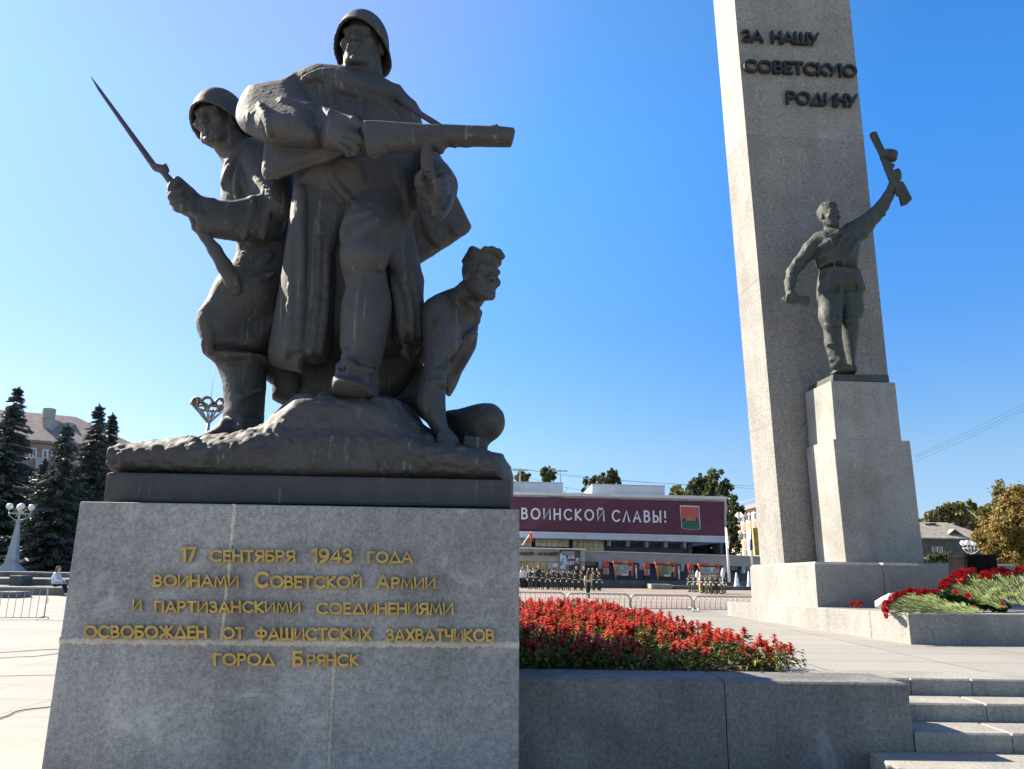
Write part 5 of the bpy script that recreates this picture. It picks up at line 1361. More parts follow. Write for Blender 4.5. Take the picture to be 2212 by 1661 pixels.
# ------------------------------------------------------------------ people on the square (metres, feet at the origin, facing -y)
M['skin'] = plain('skin', (.50, .30, .21), .6, 0, .06, 12)
M['uniform'] = plain('dark_green_uniform', (.045, .052, .038), .85, 0, .2, 10)
M['uniform_khaki'] = plain('khaki_uniform', (.080, .076, .048), .85, 0, .2, 10)
M['black_cloth'] = plain('black_cloth', (.02, .021, .024), .8, 0, .2, 8)
M['white_cloth'] = plain('white_cloth', (.74, .74, .73), .8, 0, .06, 8)
M['pink_cloth'] = plain('pink_cloth', (.62, .26, .36), .8, 0, .1, 8)
M['cream_cloth'] = plain('cream_blouse', (.60, .52, .38), .8, 0, .1, 8)
M['brown_hair'] = plain('brown_hair', (.09, .05, .03), .7, 0, .2, 20)
M['blue_vest'] = plain('pale_blue_quilted_vest', (.50, .55, .72), .8, 0, .1, 8)
def figure_mesh(name, pose='attention', h=.021, female=False, hair=False, seed=1):
    """One continuous body; face index 0 skin, 1 upper clothes, 2 lower clothes, 3 shoes"""
    S = Sculpt((-.55, -.6, -.03), (.55, .6, 1.85), h)
    B = S.bones; R3 = np.eye(3)
    if pose == 'sit':
        hip = .46
    else: hip = .90
    if pose == 'attention' or pose == 'stand':
        gap = .075 if not female else .06
        for q in (-1, 1):
            B([(q * .09, .01, .90, .095), (q * gap, .005, .50, .066), (q * gap, .02, .10, .045)], .03)
            B([(q * gap, .02, .06, .045), (q * (gap + .03), -.15, .03, .036)], .03)
        S.ell((0, .01, .95), (.165, .115, .13), R3, .05)
        S.ell((0, .0, 1.18), (.165, .115, .22), R3, .06)
        S.ell((0, .005, 1.33), (.19 if not female else .165, .11, .12), R3, .06)
        sw = .215 if not female else .185
        for q in (-1, 1):
            B([(q * sw, .01, 1.40, .062), (q * (sw + .045), .035, 1.12, .050), (q * (sw + .03), -.01, .86, .036)], .03)
            B([(q * (sw + .03), -.01, .86, .034), (q * (sw + .025), -.015, .76, .030)], .02)
            for k in range(4): B([(q * (sw + .025), -.045 + k * .02, .79, .011), (q * (sw + .018), -.045 + k * .02, .70 - .008 * (k in (1, 2)), .009)], .006)
            B([(q * (sw + .015), -.045, .82, .012), (q * (sw - .008), -.065, .75, .010)], .008)
    S.bones([(0, .02, 1.42, .07), (0, .0, 1.53, .052)], .04)
    head(S, (0, -.005, 1.635), np.eye(3), 1.0, hair='short' if hair else None)
    V, Q = surface_nets(S.f, S.lo, S.h)
    zc = V[Q].mean(1); z = zc[:, 2]; x = np.abs(zc[:, 0])
    fm = np.where(z > 1.49, 0, np.where((z < .90) & (x > .17), 0, np.where(z > .90, 1, np.where(z > .09, 2, 3))))
    return V, Q, fm
def cap_mesh(mb, top=True):
    mb.lathe([(.098, 1.690), (.100, 1.725), (.128, 1.765), (.130, 1.78), (.09, 1.805), (.001, 1.812)], (0, .015, 0), 18)
    a = [(.092 * math.sin(rad(t)), .015 - .098 * math.cos(rad(t))) for t in range(-60, 61, 12)]; b = [(.09 * math.sin(rad(t)), -.045 - .10 * math.cos(rad(t))) for t in range(-60, 61, 12)]
    V = [(x, y, 1.700) for x, y in a] + [(x, y, 1.675) for x, y in b] + [(x, y, 1.694) for x, y in a] + [(x, y, 1.669) for x, y in b]; n = len(a)
    mb.add(V, [(i, i + 1, n + i + 1, n + i) for i in range(n - 1)] + [(3 * n + i, 3 * n + i + 1, 2 * n + i + 1, 2 * n + i) for i in range(n - 1)] + [(n + i, n + i + 1, 3 * n + i + 1, 3 * n + i) for i in range(n - 1)])
def ring(mb, z0, z1, rx, ry, n=20, cy=.0):
    V = []
    for z in (z0, z1):
        for k in range(n):
            t = 2 * math.pi * k / n; V.append((rx * math.cos(t), cy + ry * math.sin(t), z))
    mb.add(V, [(k, (k + 1) % n, n + (k + 1) % n, n + k) for k in range(n)])
def cadet(mat, label, group):
    t = thing('person', (0, 0, 0), label, 'person', group)
    V, Q, fm = figure_mesh('b', 'attention')
    mesh_obj('body', V, Q, None, t, local=True, smooth=True, mats=[M['skin'], mat, mat, M['black_cloth']], fmat=fm)
    m = MB(); cap_mesh(m); m.build('cap', M['uniform'] if mat is M['uniform'] else M['uniform_khaki'], t, local=True, smooth=True)
    m = MB(); ring(m, 1.00, 1.055, .182, .135, cy=.005); m.build('belt', M['white_cloth'], t, local=True)
    m = MB()
    q = [(-.19, -.06, 1.43), (-.17, -.125, 1.33), (-.13, -.140, 1.22), (-.07, -.140, 1.20), (-.02, -.135, 1.30)]
    m.tube(q, .012, 6); m.build('aiguillette', M['white_cloth'], t, local=True, smooth=True)
    for s in (-1, 1):
        m = MB(); m.lathe([(.036, .0), (.044, .03), (.045, .09), (.038, .15), (.012, .17)], (0, 0, 0), 10)
        g = [(x + s * .243, y - .015, .865 - z) for x, y, z in m.v]; m.v = g; m.f = [tuple(reversed(f)) for f in m.f]
        m.build('glove', M['white_cloth'], t, local=True, smooth=True)
    return t
def civilian(upper, lower, label, female=False, hair=True, group=None, longhair=False, skirt=False):
    t = thing('person', (0, 0, 0), label, 'person', group)
    V, Q, fm = figure_mesh('b', 'stand', female=female)
    mesh_obj('body', V, Q, None, t, local=True, smooth=True, mats=[M['skin'], upper, lower, M['black_cloth']], fmat=fm)
    m = MB(); m.lathe([(.070, 1.60), (.088, 1.66), (.092, 1.71), (.075, 1.76), (.03, 1.785), (.001, 1.79)], (0, .03, 0), 14)
    m.build('hair', M['brown_hair'], t, local=True, smooth=True)
    if longhair:
        S = Sculpt((-.25, -.1, 1.15), (.25, .35, 1.85), .02)
        S.bones([(0, .03, 1.70, .095), (0, .075, 1.55, .10), (.0, .13, 1.33, .085), (.01, .13, 1.22, .05)], .05)
        for k in range(5): S.bones([(-.08 + .04 * k, .11, 1.6, .03), (-.09 + .045 * k, .16, 1.24, .025)], .02)
        S.mesh('long_hair', M['brown_hair'], t, local=True)
    if skirt:
        m = MB(); ring(m, 1.02, .74, .185, .15, 22); ring(m, .74, .52, .15, .125, 22)
        m = MB(); m.lathe([(.15, .50), (.165, .60), (.185, .80), (.178, 1.0), (.16, 1.04)], (0, .005, 0), 22); m.build('skirt', M['black_cloth'], t, local=True, smooth=True)
    return t
def put(t, u, v, z=.8, rz=0.0, height=None, label=None, group=None, Y=None):
    p = P(u, v, Y) if Y else G(u, v, z)
    t.location = tuple(p); t.rotation_euler = (0, 0, rz)
    if height: t.scale = (height / 1.8,) * 3
    if label: t['label'] = label
    if group: t['group'] = group
    return t
GC = 'cadets drawn up in a line'
front = [(315, 995, 1443), (437, 1000, 1443), (572, 1020, 1450), (682, 1058, 1452), (785, 1014, 1458), (890, 1038, 1458), (1005, 1018, 1458), (1128, 1040, 1462), (1256, 1068, 1466), (1388, 1055, 1470), (1642, 1065, 1478), (1758, 1068, 1480)]
back = [(700, 1016), (825, 1003), (948, 1025), (1085, 1040), (1243, 1030), (1362, 1044), (1612, 1045), (1735, 1060)]
c0 = cadet(M['uniform'], 'cadet', GC)
ZC = .80
YC = G(*cS(315, 1443), ZC)[1]
for i, (x, yt, yf) in enumerate(front):
    o = c0 if i == 0 else copy_tree(c0)
    foot, top = P(*cS(x, yf), YC - .35 * i / 11 * 4), P(*cS(x, yt), YC - .35 * i / 11 * 4)
    put(o, *cS(x, yf), Y=YC - .35 * i / 11 * 4, rz=rad(random.uniform(-6, 6)), height=(top[2] - foot[2]), group=GC,
        label=('%s cadet in the front row, white belt and gloves' % ('leftmost', 'second', 'third', 'fourth', 'fifth', 'sixth', 'seventh', 'eighth', 'ninth', 'tenth', 'eleventh', 'rightmost')[i]) + (' from the left' if 0 < i < 11 else ''))
    o.location.z = max(o.location.z, .81)
for i, (x, yt) in enumerate(back):
    o = copy_tree(c0); Y = YC + .9 - .1 * i; top = P(*cS(x, yt), Y)
    o.location = (top[0], Y, .81); o.scale = ((top[2] - .81) / 1.8,) * 3; o.rotation_euler = (0, 0, rad(random.uniform(-8, 8)))
    o['group'] = 'cadets in the rear row'; o['label'] = '%s cadet of the rear row, mostly hidden by the front rank' % ('leftmost', 'second', 'third', 'fourth', 'fifth', 'sixth', 'seventh', 'rightmost')[i]
w = civilian(M['cream_cloth'], M['black_cloth'], 'woman seen from behind, long brown hair, cream blouse, black skirt, facing the cadets', True, longhair=True, skirt=True)
f_, t_ = G(*cS(1520, 1622), .81), None
hgt = P(*cS(1500, 1050), f_[1])[2] - f_[2]
w.location = tuple(f_); w.rotation_euler = (0, 0, rad(172)); w.scale = (hgt / 1.79,) * 3
# onlookers by the museum door and suited men
civ = [(130, 990, M['white_cloth'], 'onlooker in a white shirt at the left end of the crowd by the museum door'), (165, 960, M['white_cloth'], 'onlooker in a white shirt with a taller head behind the first onlooker'), (205, 985, M['pink_cloth'], 'onlooker in a pink top left of the line of cadets'), (240, 1010, M['cream_cloth'], 'onlooker in a cream top next to the leftmost cadet'), (270, 935, M['white_cloth'], 'onlooker in white standing tall behind the leftmost cadet'), (385, 985, M['white_cloth'], 'onlooker in white between the two leftmost cadets'), (490, 935, M['black_cloth'], 'onlooker in black before the white notice on the museum door')]
for x, yt, up_, lab in civ:
    o = civilian(up_, M['black_cloth'], lab, female=True, group='onlookers by the museum door'); Y = YC + 2.2; top = P(*cS(x, yt), Y)
    o.location = (top[0], Y, .81); o.scale = ((top[2] - .81) / 1.79,) * 3; o.rotation_euler = (0, 0, rad(random.uniform(-25, 25)))
for x, yt, lab in ((1275, 952, 'man in a dark suit behind the cadets, before the red and blue poster'), (1432, 955, 'man in a dark suit behind the cadets, right of the poster'), (1530, 985, 'man in grey behind the woman with long hair'), (1610, 985, 'musician in black behind the cadets, left of the last one'), (1705, 990, 'musician in black behind the rightmost cadets')):
    o = civilian(M['black_cloth'], M['black_cloth'], lab, group='men standing behind the cadets'); Y = YC + 3.2; top = P(*cS(x, yt), Y)
    o.location = (top[0], Y, .81); o.scale = ((top[2] - .81) / 1.79,) * 3
# flag party on the right
GP = 'flag party on the right'
party = [(218, 1092, 1362), (263, 1085, 1365), (302, 1088, 1366), (345, 1092, 1370), (405, 1082, 1380), (438, 1090, 1378), (472, 1084, 1386), (512, 1090, 1382), (545, 1075, 1390), (578, 1078, 1384), (618, 1086, 1390), (655, 1088, 1386), (700, 1098, 1390), (738, 1092, 1390)]
k0 = cadet(M['uniform_khaki'], 'soldier', GP)
for i, (x, yt, yf) in enumerate(party):
    khaki = i in (1, 3, 6)
    o = (k0 if i == 1 else copy_tree(k0)) if khaki else copy_tree(c0)
    q = P(*cF(x, yf), 34); Y = G(*cF(x, yf), ZC)[1] + (1.2 if i % 2 else 0)
    foot, top = P(*cF(x, yf), Y), P(*cF(x, yt), Y)
    o.location = (foot[0], Y, .81); o.scale = ((top[2] - .81) / 1.8,) * 3; o.rotation_euler = (0, 0, rad(-55 + random.uniform(-15, 15)))
    o['group'] = GP; o['label'] = '%s soldier of the flag party, %s uniform with white belt' % (('leftmost', 'second', 'third', 'fourth', 'fifth', 'sixth', 'seventh', 'eighth', 'ninth', 'tenth', 'eleventh', 'twelfth', 'thirteenth', 'rightmost')[i], 'khaki-coloured' if khaki else 'dark green')
Yf = G(*cF(370, 1370), ZC)[1] - .6
a, b = P(*cF(362, 1345), Yf), P(*cF(357, 1062), Yf)
ft = thing('regimental_flag', a, 'white and orange flag on a staff held at the front of the flag party', 'flag')
m = MB(); m.tube([a, b], .02, 6); m.build('staff', M['white_paint'], ft)
hanging_flag(ft, [(355, 366, 1070), (352, 380, 1120), (350, 392, 1180), (352, 402, 1250), (362, 402, 1310), (372, 396, 1340)], Yf - .03, [M['flag_white'], M['orange'], M['flag_gold']])
for (x0, y0, x1, y1, lab) in ((330, 1035, 335, 1130, 'furled white banner on a staff among the flag party, left one'), (708, 1000, 700, 1130, 'furled white banner on a staff among the flag party, right one')):
    a, b = P(*cF(x1, y1 + 120), 32.5), P(*cF(x0, y0), 32.5)
    t = thing('furled_banner', a, lab, 'flag'); m = MB(); m.tube([a, b], .018, 6); m.build('staff', M['white_paint'], t)
    m = MB(); m.tube([lerp(a, b, .45), lerp(a, b, .6), lerp(a, b, .85), lerp(a, b, .99)], [.05, .085, .065, .015], 10); m.build('cloth', M['flag_white'], t, smooth=True)

# ------------------------------------------------------------------ steel crowd barriers
M['galv'] = plain('galvanised_steel', (.42, .40, .40), .45, .6, .1, 8)
def barrier(w, h, label, group):
    t = thing('crowd_barrier', (0, 0, 0), label, 'barrier', group)
    r = .12; pts = [(-w / 2, 0, .04)]
    for k in range(7): a = math.pi - k * math.pi / 12; pts.append((-w / 2 + r + r * math.cos(a), 0, h - r + r * math.sin(a)))
    for k in range(7): a = math.pi / 2 - k * math.pi / 12; pts.append((w / 2 - r + r * math.cos(a), 0, h - r + r * math.sin(a)))
    pts.append((w / 2, 0, .04))
    m = MB(); m.tube(pts, .019, 8); m.tube([(-w / 2, 0, .05), (w / 2, 0, .05)], .012, 8); m.build('frame', M['galv'], t, local=True, smooth=True)
    n = 12
    m = MB()
    for k in range(1, n): x = -w / 2 + w * k / n; m.tube([(x, 0, .05), (x, 0, h)], .010, 6)
    m.build('bars', M['galv'], t, local=True, smooth=True)
    for s in (-1, 1):
        m = MB(); m.tube([(s * (w / 2 - .03), .32, 0), (s * (w / 2 - .03), .28, .05), (s * (w / 2 - .03), .12, .075), (s * (w / 2 - .03), 0, .08), (s * (w / 2 - .03), -.12, .075), (s * (w / 2 - .03), -.28, .05), (s * (w / 2 - .03), -.32, 0)], .016, 8)
        m.build('foot', M['galv'], t, local=True, smooth=True)
    m = MB(); m.tube([(w / 2, 0, h * .62), (w / 2 + .05, 0, h * .66), (w / 2 + .05, 0, h * .5)], .012, 6); m.build('hook', M['galv'], t, local=True)
    return t
YB_ = 19.3
cols = [(-60, 440), (460, 985), (995, 1508), (1528, 2060)]
for i, (x0, x1) in enumerate(cols):
    yt0 = 1087 + .0225 * x0; yb = 1255 + .024 * (x0 - 1530)
    A, B = P(*cM(x0, yt0), YB_), P(*cM(x1, yt0 + .0225 * (x1 - x0)), YB_)
    o = barrier(np.linalg.norm(B - A), (A[2] + B[2]) / 2 - .815, '', 'crowd barriers beyond the flower bed')
    o.location = ((A[0] + B[0]) / 2, YB_, .808)
    o['label'] = ('steel crowd barrier half hidden by the inscribed pedestal', 'steel crowd barrier before the woman with long hair', 'steel crowd barrier in the middle of the gap, before the bare terrace', 'steel crowd barrier before the flag party, running behind the pale plinth')[i]
A, B = P(-190, 1271, 25.4), P(176, 1268, 25.4)
for (x0, x1, lab) in ((-13.83 - 2.2, -13.70, 'steel crowd barrier on the plaza left of the pedestal'),):
    o = barrier(2.9, .98, lab, 'crowd barriers at the left')
    q = P(104, 1272, 25.4); o.location = (q[0] - 1.45, 25.4, 0)
# ------------------------------------------------------------------ foliage
def leaf_mat(name, lo, hi, sc=.5, trans=.25, var=(.82, 1.2)):
    t = NT(name)
    n = t.noise(sc, 4, .6)
    oi = t.n('ShaderNodeObjectInfo')
    col = t.ramp(n, [(.3, lo), (.7, hi)])
    hs = t.n('ShaderNodeHueSaturation'); mr = t.n('ShaderNodeMapRange'); mr.inputs['To Min'].default_value = var[0]; mr.inputs['To Max'].default_value = var[1]
    t.l(oi.outputs['Random'], mr.inputs['Value']); t.l(mr.outputs[0], hs.inputs['Value']); t.l(col, hs.inputs['Color'])
    t.done(None, .6, 0, .25); t.l(hs.outputs[0], t.b.inputs['Base Color'])
    tr = t.n('ShaderNodeBsdfTranslucent'); t.l(hs.outputs[0], tr.inputs['Color'])
    mx = t.n('ShaderNodeMixShader'); mx.inputs[0].default_value = trans
    t.l(t.b.outputs[0], mx.inputs[1]); t.l(tr.outputs[0], mx.inputs[2])
    t.l(mx.outputs[0], t.t.nodes['Material Output'].inputs['Surface'])
    return t.m
M['spruce'] = leaf_mat('blue_green_spruce', (.055, .072, .070), (.14, .165, .155), .8, .1)
M['leaf_dark'] = leaf_mat('dark_leaf', (.035, .048, .020), (.10, .12, .05), .5, .4)
M['leaf_birch'] = leaf_mat('yellowing_birch_leaf', (.06, .075, .022), (.20, .18, .055), .4)
M['leaf_autumn'] = leaf_mat('ochre_autumn_leaf', (.14, .115, .03), (.36, .26, .08), .35)
M['bark'] = plain('bark', (.09, .07, .055), .9, 0, .3, 4, .5)
M['bark_pale'] = plain('birch_bark', (.42, .40, .37), .8, 0, .35, 5, .3)
def cards(C, U, W):
    """quads: centres C, half axes U and W (n,3)"""
    V = np.stack([C - U - W, C + U - W, C + U + W, C - U + W], 1).reshape(-1, 3)
    return V, np.arange(len(V)).reshape(-1, 4)
def unit(a): return a / np.maximum(np.linalg.norm(a, axis=1, keepdims=True), 1e-9)
def spruce_crown(Hh, Rr, seed, z0=.06):
    rg = np.random.default_rng(seed); C, U, W = [], [], []
    lev = int(Hh * 3.0)
    for i in range(lev):
        s = (i + rg.random() * .6) / lev; z = Hh * (z0 + (1 - z0) * s)
        L = Rr * (1 - s) ** .82 * rg.uniform(.78, 1.1) + .12
        nb = int(7 + 6 * (1 - s))
        for b in range(nb):
            a = rg.random() * 6.283; l = L * rg.uniform(.62, 1.08)
            n = max(4, int(l * 6.5))
            t = (np.arange(n) + rg.random(n)) / n; t = .12 + .88 * t
            r = l * t; dz = -.34 * l * t ** 1.2 + .16 * l * t ** 3
            d = np.array([math.cos(a), math.sin(a), 0]); sd = np.array([-math.sin(a), math.cos(a), 0])
            for k in range(4):
                off = (rg.random(n) - .5) * .5 * l * (1.05 - t) + rg.normal(0, .05, n)
                c = d * r[:, None] + sd * off[:, None]; c[:, 2] = z + dz + rg.normal(0, .05, n) - .10 * rg.random(n) * (k > 1)
                u = unit(d * 1.0 + sd * (np.sign(off) * .8)[:, None] + np.array([0, 0, -.35]) + rg.normal(0, .25, (n, 3)))
                w = unit(np.cross(u, rg.normal(0, 1, (n, 3))))
                sz = rg.uniform(.10, .22, n)[:, None] * (.6 + .08 * Hh / 2)
                C.append(c); U.append(u * sz * 1.35); W.append(w * sz * .28)
    for k in range(14):                       # leader
        C.append(np.array([[0, 0, Hh * (1 - .004 * k) + .05]])); U.append(rg.normal(0, .09, (1, 3)) + np.array([[0, 0, .14]])); W.append(rg.normal(0, .04, (1, 3)))
    return cards(np.concatenate(C), np.concatenate(U), np.concatenate(W))
def leafy_crown(blobs, n, size, seed, hang=0.0):
    """many small leaves through the volumes of several clumps; blobs (x,y,z,rx,ry,rz)"""
    rg = np.random.default_rng(seed); C = []
    bl = np.asarray(blobs, float); vol = bl[:, 3] * bl[:, 4] * bl[:, 5]; vol = vol ** .75
    cnt = np.maximum(30, n * vol / vol.sum()).astype(int)
    for b, m in zip(bl, cnt):
        sub = max(5, m // 45)
        sc = unit(rg.normal(0, 1, (sub, 3))) * (rg.random((sub, 1)) ** .45) * b[3:6] * .92
        idx = rg.integers(0, sub, m)
        p = sc[idx] + rg.normal(0, 1, (m, 3)) * (.17 * b[3:6].mean())
        if hang: p[:, 2] -= hang * rg.random(m) ** 2 * b[5]
        C.append(b[:3] + p)
    C = np.concatenate(C); m = len(C)
    u = unit(rg.normal(0, 1, (m, 3)) + (np.array([0, 0, -1.2]) if hang else 0)); w = unit(np.cross(u, rg.normal(0, 1, (m, 3))))
    sz = size * rg.uniform(.55, 1.25, (m, 1))
    return cards(C, u * sz, w * sz * .62)
def trunk_mesh(mb, Hh, r, limbs, seed):
    rg = random.Random(seed)
    mb.tube([(0, 0, -.2), (rg.uniform(-.1, .1), rg.uniform(-.1, .1), Hh * .35), (rg.uniform(-.2, .2), rg.uniform(-.2, .2), Hh * .7), (0, 0, Hh * .93)], [r * 1.25, r, r * .55, r * .12], 8)
    for k in range(limbs):
        z = Hh * rg.uniform(.3, .7); a = rg.uniform(0, 6.28); l = Hh * rg.uniform(.18, .3)
        mb.tube([(0, 0, z), (l * .5 * math.cos(a), l * .5 * math.sin(a), z + l * .45), (l * math.cos(a), l * math.sin(a), z + l * .95)], [r * .45, r * .28, r * .06], 6)
def plant_tree(name, loc, crown, crown_mat, Hh, r, bark, limbs, label, group=None, seed=1, rz=0.0):
    t = thing(name, loc, label, 'tree', group, rz)
    m = MB(); trunk_mesh(m, Hh, r, limbs, seed); m.build('trunk', bark, t, local=True, smooth=True)
    V, Fq = crown
    mesh_obj('crown', V, Fq, crown_mat, t, local=True)
    return t
cL = crop(0, 1500, 1.661)
# lawn bank at the left, where the spruces stand
mb = MB(); mb.prism([(-140, 53.4), (-15, 53.4), (-15, 64), (-30, 130), (-200, 130)], -.4, 1.06)
M['lawn'] = plain('dark_green_lawn', (.06, .075, .03), .9, 0, .4, .8, .4)  # mottled dark green all over the bank
tag(mb.build('lawn', M['lawn']), 'green bank', 'lawn', kind='structure')
SPR = [(125, 88, 72, 3.9, 'tallest dark spruce at the left edge of the picture', 3), (455, 325, 66, 3.3, 'bluish spruce before the pink apartment house, nearest the lamp post', 4), (664, 204, 71, 3.1, 'slender spruce between the bluish spruce and the narrow topped one', 5), (752, 262, 75, 2.6, 'narrow topped spruce beside the left end of the bronze rock', 6), (-150, 160, 75, 4.2, 'spruce cut off by the left edge of the picture', 7), (300, 560, 78, 3.6, 'low spruce behind the white lamp, mostly hidden by others', 8), (590, 520, 80, 3.4, 'low spruce in the shade behind the two slender spruces', 9)]
for x, y, Y, R0, lab, sd in SPR:
    top = P(*cL(x, y), Y); Hh = top[2] - 1.0
    plant_tree('spruce_tree', (top[0], Y, 1.0), spruce_crown(Hh, R0 * 1.12, sd), M['spruce'], Hh, .22, M['bark'], 0, lab, 'spruces on the left', sd)
def bumps(x0, x1, y0, y1, n, c, Y, r, seed, base, dy=1.5):
    """clumps of a crown placed over a region of the view; returns offsets from base"""
    rg = random.Random(seed); out = []
    for k in range(n):
        p = P(*c(rg.uniform(x0, x1), rg.uniform(y0, y1)), Y) - base
        out.append((p[0], rg.uniform(-dy, dy), p[2], r * rg.uniform(.7, 1.25), r * rg.uniform(.7, 1.2), r * rg.uniform(.7, 1.1)))
    return out
def broad(name, c, boxes, foot, Y, r, n, size, mat, bark, label, group, seed, hang=0.0, zb=.5):
    f = P(*c(*foot), Y); base = np.array([f[0], Y, zb]); bl = []
    for k, (x0, x1, y0, y1, q) in enumerate(boxes): bl += bumps(x0, x1, y0, y1, q, c, Y, r, seed * 10 + k, base)
    Hh = max(b[2] + b[5] * .4 for b in bl)
    return plant_tree(name, base, leafy_crown(bl, n, size, seed, hang), mat, Hh, max(.12, Hh * .016), bark, 6, label, group, seed)
GT = 'trees behind the museum'
broad('broadleaf_tree', cM, [(255, 330, 95, 165, 7)], (290, 260), 70, .5, 1100, .15, M['leaf_dark'], M['bark'], 'small round tree rising between the two roof boxes of the museum', GT, 21)
broad('broadleaf_tree', cM, [(60, 130, 120, 165, 6)], (95, 260), 72, .45, 700, .16, M['leaf_birch'], M['bark'], 'thin yellowish tree top behind the longer roof box', GT, 22)
broad('broadleaf_tree', cM, [(630, 760, 160, 240, 9), (640, 690, 190, 260, 5)], (690, 300), 66, .6, 1200, .14, M['leaf_dark'], M['bark'], 'dark tree rising behind the left end of the right roof box', GT, 23)
broad('broadleaf_tree', cM, [(790, 880, 110, 180, 8), (820, 845, 90, 120, 2)], (840, 300), 68, .5, 1000, .14, M['leaf_dark'], M['bark'], 'pointed dark tree behind the middle of the right roof box', GT, 24)
broad('broadleaf_tree', cM, [(1370, 1425, 230, 270, 5), (1390, 1400, 215, 235, 1)], (1395, 320), 70, .45, 900, .15, M['leaf_birch'], M['bark'], 'small pale tree top left of the big dark trees over the museum', GT, 25)
broad('broadleaf_tree', cM, [(1470, 1580, 200, 280, 10), (1520, 1545, 145, 200, 3)], (1530, 320), 66, .6, 1500, .14, M['leaf_dark'], M['bark'], 'dark tree over the museum roof, left one of the close pair', GT, 26)
broad('broadleaf_tree', cM, [(1590, 1790, 190, 290, 14), (1650, 1690, 100, 190, 5), (1600, 1620, 130, 180, 2)], (1680, 330), 64, .6, 2000, .14, M['leaf_dark'], M['bark'], 'taller dark tree over the right end of the museum roof', GT, 27)
broad('broadleaf_tree', cM, [(1822, 1852, 300, 480, 9), (1818, 1866, 460, 780, 16)], (1830, 800), 60, .5, 3000, .14, M['leaf_dark'], M['bark'], 'dark tree between the museum and the cream office building', GT, 28)
broad('broadleaf_tree', cM, [(1500, 1760, 670, 770, 16)], (1630, 800), 58, .9, 4200, .15, M['leaf_dark'], M['bark'], 'dark bushy tree seen through the gap beneath the museum overhang', GT, 29)
cG = crop(3500, 1500, 2.2148)
GB = 'birches beyond the grey house'
broad('birch_tree', cG, [(440, 540, 1230, 1340, 9)], (490, 1400), 150, 1.3, 2600, .28, M['leaf_birch'], M['bark_pale'], 'small birch beside the aerial, just right of the stepped pedestal', GB, 31, .9)
broad('birch_tree', cG, [(620, 760, 1150, 1330, 16)], (690, 1420), 150, 1.6, 5200, .28, M['leaf_birch'], M['bark_pale'], 'left one of the two tall birches behind the house with the dormer', GB, 32, 1.0)
broad('birch_tree', cG, [(770, 940, 1140, 1350, 18), (850, 950, 1220, 1330, 6)], (840, 1420), 155, 1.6, 6000, .28, M['leaf_birch'], M['bark_pale'], 'right one of the two tall birches behind the house with the dormer', GB, 33, 1.0)
broad('birch_tree', cG, [(990, 1140, 1150, 1290, 12)], (1060, 1400), 140, 1.5, 2600, .26, M['leaf_birch'], M['bark_pale'], 'thin pale birch partly hidden by the ochre tree', GB, 34, 1.0)
broad('autumn_tree', cG, [(1180, 1420, 1080, 1250, 16), (1050, 1450, 1230, 1440, 26), (930, 1450, 1330, 1560, 26), (1010, 1450, 1500, 1660, 22), (1150, 1168, 1030, 1110, 3), (1230, 1250, 1005, 1100, 3)], (1250, 1700), 56, .85, 40000, .075, M['leaf_autumn'], M['bark'], 'broad ochre and orange autumn tree at the right edge', None, 35)
broad('shrub', cG, [(440, 640, 1590, 1660, 12)], (540, 1690), 60, .45, 1600, .10, M['leaf_dark'], M['bark'], 'dark shrub below the window of the grey house', None, 36)

# ------------------------------------------------------------------ salvia bed
M['soil'] = plain('dry_dark_soil', (.055, .045, .035), .95, 0, .4, 12, .9)
M['salvia_leaf'] = leaf_mat('salvia_leaf', (.035, .065, .015), (.12, .16, .035), 6)
M['salvia_yellow'] = leaf_mat('yellowing_leaf', (.16, .15, .03), (.30, .24, .05), 6)
M['salvia_red'] = leaf_mat('salvia_red', (.42, .036, .026), (.66, .10, .055), 8, .3)
BED = [(-.4, 7.24), (2.40, 7.24), (2.56, 7.75), (2.45, 8.4), (2.2, 9.2), (2.1, 10.2), (1.95, 11.5), (1.75, 13.2), (1.55, 14.6), (-.6, 14.6)]
def inside(x, y, pl):
    c = False
    for i in range(len(pl)):
        (xa, ya), (xb, yb) = pl[i - 1], pl[i]
        if (ya > y) != (yb > y) and x < (xb - xa) * (y - ya) / (yb - ya) + xa: c = not c
    return c
def soil_z(x, y): return .87 + .10 * math.sin(min(1, max(0, (y - 7.24) / 4)) * math.pi * .5)
V, Fc, ids = [], [], {}
nx_, ny_ = 26, 50
for j in range(ny_ + 1):
    for i in range(nx_ + 1):
        y = 7.235 + (14.7 - 7.235) * j / ny_; xr = 2.72 - .19 * (y - 7.24) if y > 8 else 2.7
        x = -.55 + (xr + .55) * i / nx_
        e = min(i, nx_ - i, 2) / 2
        V.append((x, y, soil_z(x, y) * e + .79 * (1 - e) + random.uniform(-.015, .015)))
for j in range(ny_):
    for i in range(nx_): a = j * (nx_ + 1) + i; Fc.append((a, a + 1, a + nx_ + 2, a + nx_ + 1))
tag(mesh_obj('flower_bed_soil', V, Fc, M['soil'], smooth=True), 'dry soil of the flower bed', 'soil', kind='structure')
